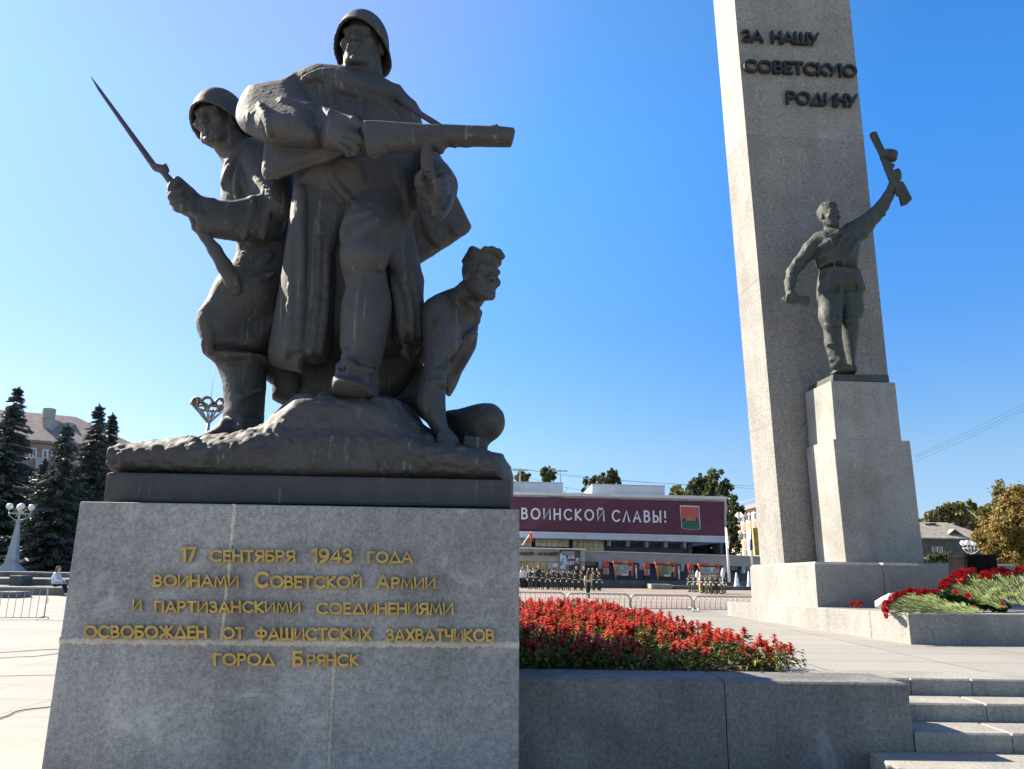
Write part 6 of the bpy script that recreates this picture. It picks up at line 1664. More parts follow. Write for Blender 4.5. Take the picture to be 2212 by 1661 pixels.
def salvia(seed, spikes, tall):
    rg = np.random.default_rng(seed)
    m = MB()
    n = 64
    for k in range(n):
        a = rg.random() * 6.283; r = .03 + .14 * math.sqrt(rg.random()); z = tall * (.15 + .75 * rg.random()); s = .055 * rg.uniform(.6, 1.15)
        d = np.array([math.cos(a), math.sin(a), 0]); q = np.array([-d[1], d[0], 0]); dr = rg.uniform(-.9, .1)
        c = d * r + np.array([0, 0, z]); t = d + np.array([0, 0, dr])
        m.cur = 1 if rg.random() < .30 else 0
        m.add([c, c + t * s * .55 + q * s * .38 + [0, 0, .012], c + t * s * 1.25, c + t * s * .55 - q * s * .38 + [0, 0, .012]], [(0, 1, 2, 3)])
    m.cur = 0
    for k in range(5):
        a = rg.random() * 6.283; m.tube([(0, 0, 0), (.09 * math.cos(a), .09 * math.sin(a), tall * .7)], [.006, .003], 4)
    sp = []
    for k in range(spikes):
        s = MB(); a = rg.random() * 6.283; r = .12 * math.sqrt(rg.random()); h0 = tall * rg.uniform(.72, .95); L = rg.uniform(.045, .085); lean_ = rg.normal(0, .10, 2)
        bx, by = r * math.cos(a), r * math.sin(a)
        s.tube([(bx * .4, by * .4, tall * .4), (bx, by, h0), (bx + lean_[0] * L, by + lean_[1] * L, h0 + L)], [.004, .004, .006], 4)
        for w in range(7):
            f = w / 6; z = h0 + L * f
            for p in range(5):
                b = p * 1.2566 + w * .6 + rg.random() * .4; l = .046 * (1.15 - .6 * f) * rg.uniform(.75, 1.2)
                d = np.array([math.cos(b), math.sin(b), 0]); q = np.array([-d[1], d[0], 0])
                c = np.array([bx + lean_[0] * L * f, by + lean_[1] * L * f, z]); e = d * l + np.array([0, 0, l * rg.uniform(-.5, .5)])
                s.add([c - q * .008, c + q * .008, c + e + q * .014, c + e * 1.15, c + e - q * .014], [(0, 1, 2, 3, 4)])
        sp.append(s)
    return m, sp
PROTO = []
for k, (ns, tall) in enumerate(((2, .23), (2, .25), (2, .21), (4, .25), (1, .20), (3, .22))):
    m, sp = salvia(50 + k, ns, tall)
    t = thing('salvia_plant', (0, 0, 0), 'red salvia plant in bloom packed among its like in the flower bed', 'flower', 'red salvias in the flower bed')
    m.build('foliage', [M['salvia_leaf'], M['salvia_yellow']], t, local=True)
    if not sp:
        PROTO.append([t, False]); continue
    s = MB()
    for q in sp: s.v, s.f, s.m = s.v + q.v, s.f + [tuple(i + len(s.v) for i in f) for f in q.f], s.m + q.m
    s.build('flower_spikes', M['salvia_red'], t, local=True)
    PROTO.append([t, False])
rg = random.Random(5); spots = []
tries = 0
while len(spots) < 285 and tries < 20000:
    tries += 1
    y = 7.36 + (14.4 - 7.36) * rg.random(); x = -.1 + 2.85 * rg.random()
    if not inside(x, y, BED) or x < .0 * y - .05: continue
    dmin = .155 if y < 12 else .19
    if 7.7 < y < 8.6 and x < 2.0 and rg.random() < .5: continue
    if all((x - a) ** 2 + (y - b) ** 2 > dmin ** 2 for a, b in spots): spots.append((x, y))
spots += [(2.66, 7.95), (2.80, 8.15)]
for x, y in spots:
    k = rg.randrange(len(PROTO))
    if y < 8.1 and x < 1.8: k = rg.choice((4, 4, 2, 0))
    t, used = PROTO[k]
    o = copy_tree(t) if used else t
    PROTO[k][1] = True
    sc = rg.uniform(.85, 1.12) * 1.0
    o.location = (x, y, soil_z(x, y) - .02 if inside(x, y, BED) else .80); o.rotation_euler = (rg.uniform(-.12, .12), rg.uniform(-.12, .12), rg.uniform(0, 6.28)); o.scale = (sc, sc, sc)
for t, used in PROTO:
    if not used: t.location = (.6, 10.1, soil_z(.6, 10.1))
# ------------------------------------------------------------------ carnations on the ledge
c5r = crop(3400, 2150, 3.178)
M['carnation_red'] = leaf_mat('carnation_red', (.30, .006, .010), (.52, .02, .025), 20, .2)
M['carnation_stem'] = leaf_mat('carnation_stem', (.085, .13, .045), (.22, .27, .085), 12, .1, (.35, 1.5))
M['rose_red'] = leaf_mat('rose_red', (.55, .04, .03), (.70, .09, .06), 12, .2)
M['paper'] = plain('white_wrapping_paper', (.80, .78, .74), .7, 0, .04, 6)
def bloom(seed, r, rose=False):
    rg = np.random.default_rng(seed); m = MB()
    for ring_, (n, rr, z, tilt) in enumerate(((9, 1.0, .0, .25), (8, .8, .28, .55), (7, .55, .48, .9), (5, .3, .6, 1.3))):
        for k in range(n):
            a = 6.283 * (k + rg.random() * .5) / n + ring_; d = np.array([math.cos(a), math.sin(a), 0]); q = np.array([-d[1], d[0], 0])
            up = np.array([0, 0, 1.0]); out = d * math.cos(tilt) + up * math.sin(tilt); c = d * .15 * r * rr + up * (z - .35) * r * .8
            w = r * .52 * rr ** .5; L = r * rr
            pts = [c - q * w * .3, c + q * w * .3]
            if rose: pts += [c + out * L * .7 + q * w, c + out * L + up * .05 * r, c + out * L * .7 - q * w]
            else: pts += [c + out * L * .8 + q * w, c + out * L * rg.uniform(.75, .95) + q * w * .5, c + out * L * 1.08 + up * r * .1 * rg.normal(), c + out * L * rg.uniform(.75, .95) - q * w * .5, c + out * L * .8 - q * w]
            m.add(pts, [tuple(range(len(pts)))])
    return m
BL = []
for k in range(4):
    BL.append(bloom(k, .047).build('flower_head', M['carnation_red'], None, local=True).data)
for o in [o for o in COL.objects if o.name.startswith('flower_head') and o.parent is None]: bpy.data.objects.remove(o)
STEM = []
for k in range(4):
    m = MB(); rgk = random.Random(k)
    m.tube([(0, 0, 0), (rgk.uniform(-.01, .01), rgk.uniform(-.008, .008), -.33), (rgk.uniform(-.02, .02), rgk.uniform(-.01, .01), -.66), (0, 0, -1.0)], [.0034, .0030, .0036, .0042], 5)
    for z in (-.25, -.42, -.6, -.8):
        a = rgk.uniform(0, 6.28)
        for s in (0, math.pi): m.add([(0, 0, z), (.03 * math.cos(a + s), .03 * math.sin(a + s), z + .05), (.05 * math.cos(a + s), .05 * math.sin(a + s), z + .13)], [(0, 1, 2)])
    o = m.build('stem', M['carnation_stem'], None, local=True); STEM.append(o.data); bpy.data.objects.remove(o)
def carnation(h, t, label, group, rg, mat=None):
    h, t = Vector(tuple(h)), Vector(tuple(t)); d = h - t
    e = thing('carnation', h, label, 'flower', group)
    e.rotation_mode = 'QUATERNION'; e.rotation_quaternion = d.to_track_quat('Z', 'Y')
    L = d.length
    s = bpy.data.objects.new('stem', rg.choice(STEM)); COL.objects.link(s); s.parent = e; s.scale = (1, 1, L)
    b = bpy.data.objects.new('flower_head', rg.choice(BL)); COL.objects.link(b); b.parent = e
    k = rg.uniform(.85, 1.15); b.scale = (k, k, k); b.rotation_euler = (rg.uniform(-.5, .5), rg.uniform(-.5, .5), rg.uniform(0, 6))
    return e
def sample(pl, s):
    s = s * (len(pl) - 1); i = min(int(s), len(pl) - 2); f = s - i
    return (lerp(pl[i][0], pl[i + 1][0], f), lerp(pl[i][1], pl[i + 1][1], f))
def ypile(y, y0=968.0, ynear=11.32, k=.0046): return ynear + (y0 - y) * k
def heap(heads, tails, n, label, group, seed, jit=22, y0=968, ynear=11.32, k=.0046):
    rg = random.Random(seed)
    for i in range(n):
        s = (i + rg.random()) / n
        hx, hy = sample(heads, s); tx, ty = sample(tails, min(1, max(0, s + rg.uniform(-.18, .18))))
        hx += rg.uniform(-jit, jit); hy += rg.uniform(-jit, jit); tx += rg.uniform(-60, 60); ty += rg.uniform(-14, 14)
        h = P(*c5r(hx, hy), ypile(hy, y0, ynear, k) + rg.uniform(0, .12)); t = P(*c5r(tx, ty), ypile(ty, y0, ynear, k) + rg.uniform(0, .15))
        h[2] = max(h[2] + .02, zn + .04 if h[1] > 11.2 else h[2]); t[2] = max(t[2], zn + .012)
        carnation(h, t, label, group, rg)
heap([(465, 1010), (450, 960), (450, 900), (440, 840), (510, 840), (540, 790), (600, 750), (680, 735), (740, 690), (830, 700), (890, 745), (960, 690), (1010, 715), (1105, 735)], [(1250, 985), (1300, 985), (1400, 985), (1480, 975), (1520, 970), (1600, 955), (1680, 945), (1600, 900), (1490, 850)], 92,
     'red carnation in the near pile on the ledge corner', 'carnations of the near pile', 3, 16)
heap([(1165, 660), (1220, 640), (1230, 560), (1265, 620), (1330, 500), (1400, 540), (1390, 480), (1450, 460), (1560, 450), (1420, 560), (1500, 470)], [(1880, 850), (1900, 890), (1960, 890), (1900, 800), (1980, 760), (2100, 730)], 84,
     'red carnation in the middle pile left of the black slatted bin', 'carnations of the middle pile', 4, 32, 968, 11.5, .0024)
heap([(1640, 520), (1720, 520), (1700, 480), (1760, 500), (1810, 440), (1860, 470), (1900, 430), (1960, 470), (2030, 460)], [(2060, 820), (2200, 860), (2300, 820), (2300, 740), (2350, 700)], 70,
     'red carnation in the pile before the black slatted bin', 'carnations of the pile before the bin', 5, 32, 968, 11.55, .0024)
heap([(2070, 500), (2120, 450), (2160, 430), (2230, 410), (2280, 430)], [(2400, 760), (2450, 720), (2500, 700)], 24,
     'red carnation in the pile cut off by the right edge', 'carnations at the right edge', 6, 24, 968, 11.55, .0024)
heap([(10, 865), (50, 870), (90, 870), (160, 885)], [(120, 925), (40, 915), (150, 920)], 7, 'red carnation of the small bunch lying alone on the ledge', 'carnations of the small bunch', 7, 8, 940, 13.0, .002)
# greenery with roses between the piles
def greens(blobs, n, size, seed, base):
    return leafy_crown([(b[0] - base[0], b[1] - base[1], b[2] - base[2]) + tuple(b[3:]) for b in blobs], n, size, seed)
M['wreath_leaf'] = leaf_mat('dark_wreath_leaf', (.02, .06, .012), (.07, .15, .03), 8)
bs = np.array([P(*c5r(1400, 800), 12.0)[0], 12.0, zn])
V, Fq = greens([tuple(P(*c5r(x, y), 12.0)) + (.10, .12, .07) for x, y in ((1220, 740), (1290, 760), (1370, 790), (1450, 800), (1530, 840), (1640, 850), (1340, 720), (1740, 880), (1850, 900), (1960, 900), (1480, 870))], 1500, .022, 77, bs)
wr_ = thing('wreath', bs, 'dark green leafy wreath with two red roses between the carnation piles', 'wreath')
mesh_obj('foliage', V, Fq, M['wreath_leaf'], wr_, local=True)
for x, y, r in ((1348, 695, .045), (1500, 735, .055), (1940, 840, .035), (1580, 880, .03)):
    b_ = bloom(90 + x, r, True); p = P(*c5r(x, y), 11.75); V = [tuple(np.array(frame(0, -50)) @ np.array(q) + p) for q in b_.v]
    mesh_obj('rose', V, b_.f, M['rose_red'], wr_)
# white paper
pts = [(315, 812), (400, 760), (500, 708), (540, 712), (612, 684), (655, 722), (600, 750), (520, 800), (440, 850), (425, 912), (320, 882)]
V, Fc = [], []
for k, (x, y) in enumerate(pts): V.append(P(*c5r(x, y), 12.45 + (.05 if k % 2 else -.03)))
cc_ = P(*c5r(455, 800), 12.25); V.append(cc_); n = len(pts)
Fc = [(i, (i + 1) % n, n) for i in range(n)]
wp = mesh_obj('wrapping_paper', V, Fc, M['paper'], loc=tuple(P(*c5r(420, 900), 11.8))); s_ = wp.modifiers.new('sheet', 'SOLIDIFY'); s_.thickness = .004
tag(wp, 'crumpled white wrapping paper behind the near pile of carnations', 'paper')
# black slatted bin
M['black_wood'] = plain('black_painted_slats', (.008, .008, .008), .8, 0, .3, 6, .2, .1)
YB2 = 12.9
bl0, br0 = P(*c5r(1462, 480), YB2), P(*c5r(1962, 480), YB2)
tl0, tr0 = P(*c5r(1450, 210), YB2), P(*c5r(1935, 206), YB2)
wb, wt = (br0[0] - bl0[0]), (tr0[0] - tl0[0]); cxb, cxt = (bl0[0] + br0[0]) / 2, (tl0[0] + tr0[0]) / 2
bin_ = thing('slatted_bin', (cxb, YB2 + wb / 2, zn), 'black slatted bin standing behind the carnations at the right', 'bin')
zb_, zt_ = zn, tl0[2]
def binpt(a, z, k=1.0):
    f = (z - bl0[2]) / (zt_ - bl0[2]); r = lerp(wb, wt, f) / 2 * k; c = lerp(cxb, cxt, f)
    sgn = 1 / max(abs(math.cos(a)), abs(math.sin(a))) ** .55
    return (c + r * math.cos(a) * sgn / 1.0 * .97, YB2 + wb / 2 + r * math.sin(a) * sgn * .97, z)
ns = 44
m = MB()
for k in range(ns):
    a0, a1 = 6.283 * (k + .08) / ns, 6.283 * (k + .92) / ns
    q = [binpt(a, z, kk) for kk in (1.0, .93) for z in (zb_, zt_ - .05) for a in (a0, a1)]
    m.add(q, [(0, 1, 3, 2), (5, 4, 6, 7), (0, 2, 6, 4), (1, 5, 7, 3), (2, 3, 7, 6), (0, 4, 5, 1)])
m.build('slats', M['black_wood'], bin_)
m = MB(); q = [[binpt(6.283 * k / ns, z, kk) for k in range(ns)] for z, kk in ((zt_ - .06, 1.03), (zt_, 1.03), (zt_, .9), (zt_ - .06, .9))]
m.add([p for r in q for p in r], [(i * ns + k, i * ns + (k + 1) % ns, ((i + 1) % 4) * ns + (k + 1) % ns, ((i + 1) % 4) * ns + k) for i in range(4) for k in range(ns)])
m.build('rim', M['black_wood'], bin_)
m = MB(); m.add([binpt(6.283 * k / ns, zt_ - .04, .9) for k in range(ns)] + [(cxt, YB2 + wb / 2, zt_ - .04)], [(k, (k + 1) % ns, ns) for k in range(ns)]); m.build('lid', M['black_wood'], bin_)
m = MB(); a, b = P(*c5r(1380, 330), 16.6), P(*c5r(2145, 345), 16.6); m.prism([(a[0], 16.6), (b[0], 16.7), (b[0] - .1, 18.2), (a[0], 18.2)], .8, a[2], .03)
tag(m.build('granite_parapet', M['granite_pale'], loc=(a[0], 16.6, .8)), 'low granite parapet behind the black slatted bin', 'wall')

# ------------------------------------------------------------------ street lamps with four globes
M['lamp_paint'] = plain('pale_grey_lamp_paint', (.45, .47, .50), .5, 0, .08, 3)
M['globe'] = plain('white_globe', (.85, .85, .82), .3, 0, .02, 2, 0, .5)
def lamp(label):
    t = thing('street_lamp', (0, 0, 0), label, 'street lamp', 'lamps with four white globes')
    m = MB()
    sq = lambda w: [(-w, -w), (w, -w), (w, w), (-w, w)]
    for (w0, z0, w1, z1) in ((.80, 0, .78, .14), (.66, .14, .60, .30), (.60, .30, .36, .62), (.36, .62, .40, .84), (.44, .84, .44, .92)):
        m.prism(sq(w0), z0, z1, 0, sq(w1))
    m.build('base', M['lamp_paint'], t, local=True)
    m = MB(); m.prism(sq(.34), .92, 3.75, 0, sq(.10)); m.prism(sq(.15), 3.76, 3.86); m.build('shaft', M['lamp_paint'], t, local=True)
    m = MB(); m.lathe([(.05, 3.86), (.05, 4.9), (.09, 4.95), (.03, 5.05), (.07, 5.15), (.01, 5.27)], (0, 0, 0), 10); m.build('finial', M['lamp_paint'], t, local=True, smooth=True)
    n = 24; m = MB(); m.tube([(.74 * math.cos(6.2832 * k / n), .74 * math.sin(6.2832 * k / n), 4.42) for k in range(n + 1)], .035, 6)
    for k in range(4):
        a = rad(28 + 90 * k); c, s = math.cos(a), math.sin(a)
        m.tube([(.06 * c, .06 * s, 3.9), (.35 * c, .35 * s, 3.98), (.62 * c, .62 * s, 4.2), (.74 * c, .74 * s, 4.5), (.74 * c, .74 * s, 4.72)], .032, 6)
        m.tube([(.74 * c, .74 * s, 4.45), (.74 * c, .74 * s, 4.15)], [.03, .015], 6)
        m.tube([(0, 0, 4.42), (.74 * c, .74 * s, 4.42)], .02, 5)
    m.build('bracket', M['lamp_paint'], t, local=True, smooth=True)
    for k in range(4):
        a = rad(28 + 90 * k); m = MB()
        m.lathe([(.09, -.25), (.16, -.2)] + [(.25 * math.sin(rad(x)), -.25 * math.cos(rad(x))) for x in range(40, 181, 14)], (.74 * math.cos(a), .74 * math.sin(a), 4.94), 16)
        m.build('globe', M['globe'], t, local=True, smooth=True)
    return t
la = lamp('pale grey lamp post with four white globes before the dark spruces')
q = P(*cL(67, 1322), 61.5); la.location = (q[0], 61.5, 1.06); la.rotation_euler = (0, 0, rad(8))
lb = copy_tree(la); lb['label'] = 'lamp with four white globes behind the black slatted bin'
q = P(*c5r(1530, 60), 78); lb.location = (q[0], 78, P(*c5r(1530, 26), 78)[2] - 5.27)

# ------------------------------------------------------------------ floodlight mast
fj, fr = P(*cB(656, 975), 120), P(*cB(657, 893), 120)
mast_ = thing('floodlight_mast', (fj[0], 120, 0), 'tall mast with a crown of curved floodlight petals, behind the rear soldier', 'mast')
M['mast_grey'] = plain('mast_grey', (.30, .32, .36), .5, .3, .1, 3); M['petal'] = plain('petal_brown', (.20, .15, .12), .6, .2, .1, 2)
m = MB(); m.tube([(fj[0], 120, 0), (fj[0], 120, fj[2])], [.45, .28], 10); m.tube([(fj[0], 120, fj[2]), (fj[0], 120, fj[2] + 10.2)], [.06, .03], 5); m.build('pole', M['mast_grey'], mast_, smooth=True)
Rm = 92 / 2.276 * mpp(*cB(656, 890), 120) * .84; zr_ = P(*cB(657, 893), 120)[2]
for k in range(8):
    a = rad(45 * k + 10); e = np.array([fj[0] + Rm * math.cos(a), 120 + Rm * math.sin(a), zr_])
    m = MB(); m.tube([(fj[0], 120, fj[2]), e], [.20, .14], 6); m.build('strut', M['mast_grey'], mast_)
    tn_ = np.array([-math.sin(a), math.cos(a), 0]); V, Fc = [], []; W_ = Rm * .40
    for j in range(13):
        th = math.pi * j / 12
        for rr, dz in ((W_, 1.15), (W_ * .72, 0.85)):
            for o_ in (-.35, .35):
                V.append(e + tn_ * (rr * math.cos(th)) + np.array([math.cos(a), math.sin(a), 0]) * o_ + np.array([0, 0, (W_ * 1.15 if rr == W_ else W_ * .82) * math.sin(th)]))
    for j in range(12):
        b = 4 * j; c_ = b + 4
        Fc += [(b, b + 1, c_ + 1, c_), (b + 2, c_ + 2, c_ + 3, b + 3), (b, c_, c_ + 2, b + 2), (b + 1, b + 3, c_ + 3, c_ + 1)]
    mesh_obj('petal', V, Fc, M['petal'], mast_, smooth=True)
n = 32; m = MB(); m.tube([(fj[0] + Rm * .9 * math.cos(6.2832 * k / n), 120 + Rm * .9 * math.sin(6.2832 * k / n), zr_ - .3) for k in range(n + 1)], .16, 6); m.build('ring', M['petal'], mast_)

# ------------------------------------------------------------------ left: terrace wall, sitting woman, apartment house
tw = thing('stone_seating', (-30, 43, 0), 'tiered grey stone ledges before the spruces, where a woman sits', 'stone ledge')
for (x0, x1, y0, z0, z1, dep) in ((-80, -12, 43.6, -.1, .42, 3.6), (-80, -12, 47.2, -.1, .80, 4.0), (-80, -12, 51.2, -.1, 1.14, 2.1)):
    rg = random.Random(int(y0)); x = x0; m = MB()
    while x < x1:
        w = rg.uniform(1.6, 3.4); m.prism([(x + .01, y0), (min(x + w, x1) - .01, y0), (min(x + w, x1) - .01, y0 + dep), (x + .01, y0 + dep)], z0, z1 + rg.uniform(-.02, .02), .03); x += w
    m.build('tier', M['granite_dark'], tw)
m = MB(); a, b = P(*cL(-60, 1490), 40), P(*cL(112, 1490), 40); m.prism([(a[0], 39.6), (b[0], 39.8), (b[0], 41.2), (a[0], 41.2)], 0, .30, .03); m.build('loose_slab', M['granite_dark'], tw)
m = MB(); a, b = P(*cL(70, 1390), 46.2), P(*cL(150, 1390), 46.2); m.prism([(a[0], 46.0), (b[0], 46.0), (b[0], 47.1), (a[0], 47.1)], .43, 1.0, .03); m.build('dark_block', M['dark_stone'], tw)
def sitting():
    a = P(*cL(345, 1425), 43.2); k = P(*cL(1, 1), 43)[0] * 0
    t = thing('person', (a[0], 43.5, 0), 'woman in a pale blue vest sitting on the stone ledge at the far left', 'person')
    S = Sculpt((-.8, -.8, -.05), (1.1, .6, 1.5), .02); B = S.bones
    zs = .46
    S.ell((0, 0, zs + .08), (.17, .16, .12), np.eye(3), .04)
    B([(-.01, 0, zs + .1, .14), (-.04, 0, zs + .35, .14), (-.02, 0, zs + .52, .13)], .05)
    for q in (-1, 1):
        B([(.0, q * .09, zs + .06, .095), (.40, q * .10 - .03, zs + .08, .07)], .03)
        B([(.40, q * .10 - .03, zs + .08, .07), (.62, q * .08 - .03, .10, .045)], .03)
        B([(.60, q * .08 - .03, .06, .05), (.80, q * .08 - .03, .05, .04)], .03)
        B([(-.02, q * .19, zs + .54, .06), (.12, q * .22, zs + .28, .055), (.36, q * .08, zs + .22, .042)], .03)
        B([(.36, q * .08, zs + .22, .034), (.44, q * .03, zs + .19, .03)], .02)
    B([(-.01, 0, zs + .58, .06), (.03, 0, zs + .70, .05)], .03)
    head(S, (.05, 0, zs + .80), frame(75, -6), 1.0)
    V, Q = surface_nets(S.f, S.lo, S.h); zc = V[Q].mean(1); z, x, y = zc[:, 2], zc[:, 0], np.abs(zc[:, 1])
    fm = np.where(z > zs + .655, 0, np.where((x > .37) & (z > zs + .155), 0, np.where((y > .145) & (z > zs + .2) | ((x > .13) & (z > zs + .165)), 1, np.where(z > zs + .10, 2, np.where(z > .13, 3, 4)))))
    mesh_obj('body', V, Q, None, t, local=True, smooth=True, mats=[M['skin'], M['white_cloth'], M['blue_vest'], M['black_cloth'], M['white_cloth']], fmat=fm)
    S = Sculpt((-.3, -.3, 1.0), (.35, .3, 1.6), .016); S.ell((.02, 0, zs + .85), (.10, .088, .10), np.eye(3), .02); S.bones([(-.06, 0, zs + .84, .05), (-.10, 0, zs + .72, .045)], .04)
    X = S.ax[0][:, None, None]; Z = S.ax[2][None, None, :]
    S.f = np.maximum(S.f, ((X - .10) + (zs + .80 - Z) * .5 - .01).astype(np.float32) * np.ones_like(S.f)); S.mesh('hair', M['brown_hair'], t, local=True)
    S = Sculpt((-.4, -.35, .4), (.3, .35, 1.2), .016); S.bones([(-.03, 0, zs + .14, .165), (-.06, 0, zs + .38, .165), (-.03, 0, zs + .52, .14)], .05); S.bones([(-.10, 0, zs + .58, .08), (-.06, .10, zs + .60, .04)], .05); S.mesh('quilted_vest', M['blue_vest'], t, local=True)
    t.scale = (1.12,) * 3
sitting()
M['pink_wall'] = plain('pink_plaster', (.42, .29, .26), .85, 0, .12, 1.0, .2); M['roof_grey'] = plain('brown_grey_roof', (.28, .22, .21), .7, 0, .2, 2.0, .2)
e0, e1 = P(*cL(-400, 410), 86), P(*cL(900, 500), 96)
r0, r1 = P(*cL(-400, 240), 92), P(*cL(860, 462), 101)
ap = thing('apartment_building', ((e0[0] + e1[0]) / 2, 92, 0), 'pink plastered apartment house with a brown roof and vents behind the spruces', 'building')
d = (e1 - e0); d[2] = 0; dl = np.linalg.norm(d); d /= dl; nn_ = np.array([-d[1], d[0], 0])
ze = (e0[2] + e1[2]) / 2
def ab(s, b, z): p = e0 + d * s + nn_ * b; return np.array([p[0], p[1], z])
m = MB(); m.hexa([ab(0, 0, 0), ab(dl, 0, 0), ab(dl, 0, ze), ab(0, 0, ze)], [ab(0, 12, 0), ab(dl, 12, 0), ab(dl, 12, ze), ab(0, 12, ze)]); m.build('wall', M['pink_wall'], ap)
hr = 4.6; m = MB(); V = [ab(-.5, -.8, ze), ab(dl + .8, -.8, ze), ab(dl + .8, 12.8, ze), ab(-.5, 12.8, ze), ab(-.5, 6, ze + hr), ab(dl - 7, 6, ze + hr), ab(-.5, -.8, ze + .3), ab(dl + .8, -.8, ze + .3), ab(dl + .8, 12.8, ze + .3), ab(-.5, 12.8, ze + .3)]
m.add(V, [(3, 2, 1, 0), (0, 1, 7, 6), (1, 2, 8, 7), (2, 3, 9, 8), (6, 7, 5, 4), (7, 8, 5), (8, 9, 4, 5), (0, 6, 4, 9, 3)]); rf = m.build('roof', M['roof_grey'], ap)
def onw(x, y):
    r = ray(*cL(x, y)); t = ((e0 - np.array([0, 0, EYE])) @ nn_) / (r @ nn_); return np.array([0, 0, EYE]) + r * t
for x0, y0, x1, y1 in ((200, 490, 240, 550), (286, 500, 346, 552), (60, 480, 110, 540), (395, 505, 450, 560), (500, 515, 540, 565), (200, 640, 240, 700), (290, 650, 345, 700)):
    q = [onw(x0, y1), onw(x1, y1), onw(x1, y0), onw(x0, y0)]; o_ = -nn_ * .08
    m = MB(); m.hexa([p + o_ for p in q], [p + nn_ * .1 for p in q]); w_ = m.build('window', M['glass_dark'], ap)
    m = MB(); xm = (x0 + x1) / 2
    for a, b in (((x0, y0), (x0, y1)), ((x1, y0), (x1, y1)), ((xm, y0), (xm, y1)), ((x0, y0), (x1, y0)), ((x0, y1), (x1, y1))): m.tube([onw(*a) + o_ * 1.3, onw(*b) + o_ * 1.3], .10, 4)
    m.build('frame', M['white_paint'], w_)
q = [onw(238, 625), onw(322, 632), onw(322, 562), onw(238, 552)]; m = MB(); m.hexa([p - nn_ * 1.3 for p in q], [p - nn_ * .02 for p in q]); m.build('balcony', M['fascia'], ap)
def roofbox(x0, y0, x1, y1, b, name='chimney'):
    q = [P(*cL(x0, y1), 95 + b), P(*cL(x1, y1), 95 + b), P(*cL(x1, y0), 95 + b), P(*cL(x0, y0), 95 + b)]; m = MB(); m.hexa(q, [p + np.array([0, 2.2, 0]) for p in q]); return m.build(name, M['render_grey'], rf)
roofbox(282, 290, 346, 400, -2); roofbox(376, 318, 474, 420, 0); roofbox(808, 470, 884, 520, 5)
a = P(*cL(325, 255), 94); m = MB(); rr_ = 40 * .325 * mpp(*cL(325, 255), 94); m.lathe([(rr_ * .5, -1.3), (rr_ * .5, -.9), (rr_, -.7), (rr_, .55), (rr_ * .9, .6)], a, 16); m.build('vent_cowl', M['render_grey'], rf, smooth=False)
# cables on the plaza
def cable(pts, r, label):
    P3 = [G(*p, 0.012) for p in pts]; P3 = [tuple(p) for p in P3]; o0 = np.array(P3[0])
    ext_ = np.array(P3); sm_ = []
    for i in range(len(ext_) - 1):
        p0, p1, p2, p3 = ext_[max(i - 1, 0)], ext_[i], ext_[i + 1], ext_[min(i + 2, len(ext_) - 1)]
        for t in (0, .25, .5, .75): sm_.append(.5 * (2 * p1 + (p2 - p0) * t + (2 * p0 - 5 * p1 + 4 * p2 - p3) * t * t + (3 * p1 - p0 - 3 * p2 + p3) * t ** 3))
    sm_.append(ext_[-1])
    m = MB(); m.tube([p - o0 for p in sm_], r, 6); o = m.build('cable', M['black_cloth'], smooth=True); o.location = tuple(o0); tag(o, label, 'cable', 'cables on the plaza')
c7l = crop(0, 2150, 1.7937)
cable([c7l(x, y) for x, y in ((-40, 1312), (0, 1297), (60, 1275), (110, 1250), (200, 1232), (345, 1216), (500, 1190))], .006, 'thickest black cable curving across the plaza near the pedestal foot')
cable([c7l(x, y) for x, y in ((-40, 995), (100, 992), (250, 988), (385, 987), (520, 984))], .004, 'black cable lying straight across the plaza')
cable([c7l(x, y) for x, y in ((-40, 868), (100, 858), (250, 852), (412, 832), (560, 815))], .005, 'black cable on the plaza, second from the barrier')
cable([c7l(x, y) for x, y in ((-40, 826), (120, 818), (250, 808), (420, 801), (560, 790))], .005, 'black cable on the plaza nearest to the barrier')

# ------------------------------------------------------------------ office building, right-hand houses
M['cream_wall'] = plain('cream_brick', (.50, .44, .32), .85, 0, .10, 1.5, .2); M['orange_panel'] = plain('orange_panel', (.52, .20, .09), .7, 0, .12, 2); M['sign_yellow'] = plain('olive_yellow_sign', (.36, .32, .07), .6, 0, .06)
ofx = P(*cF(1200, 300), 105)[0]
def on_side(x, y, X=None):
    X = ofx if X is None else X; r = ray(*cF(x, y)); t = X / r[0]; return np.array([X, r[1] * t, EYE + r[2] * t])
t0, t1 = on_side(775, 212), on_side(1290, 78)
of = thing('office_building', (ofx, t0[1], 0), 'sunlit cream office building with orange panels between its windows', 'building')
zt_o = on_side(1195, 118)[2]
m = MB(); m.hexa([np.array([ofx, t0[1] + 30, 0]), np.array([ofx, t1[1], 0]), np.array([ofx, t1[1], zt_o]), np.array([ofx, t0[1] + 30, zt_o])], [np.array([ofx + 14, t0[1] + 30, 0]), np.array([ofx + 14, t1[1], 0]), np.array([ofx + 14, t1[1], zt_o]), np.array([ofx + 14, t0[1] + 30, zt_o])]); m.build('wall', M['cream_wall'], of)
m = MB(); m.box((ofx - .5, t1[1] - .5, zt_o), (ofx + 14.5, t0[1] + 30, zt_o + .55)); m.build('cornice', M['roof_grey'], of)
m = MB(); m.box((ofx - .3, t1[1], zt_o + 1.2), (ofx - .25, t0[1] + 25, zt_o + 1.25)); m.build('roof_rail', M['frame_grey'], of)
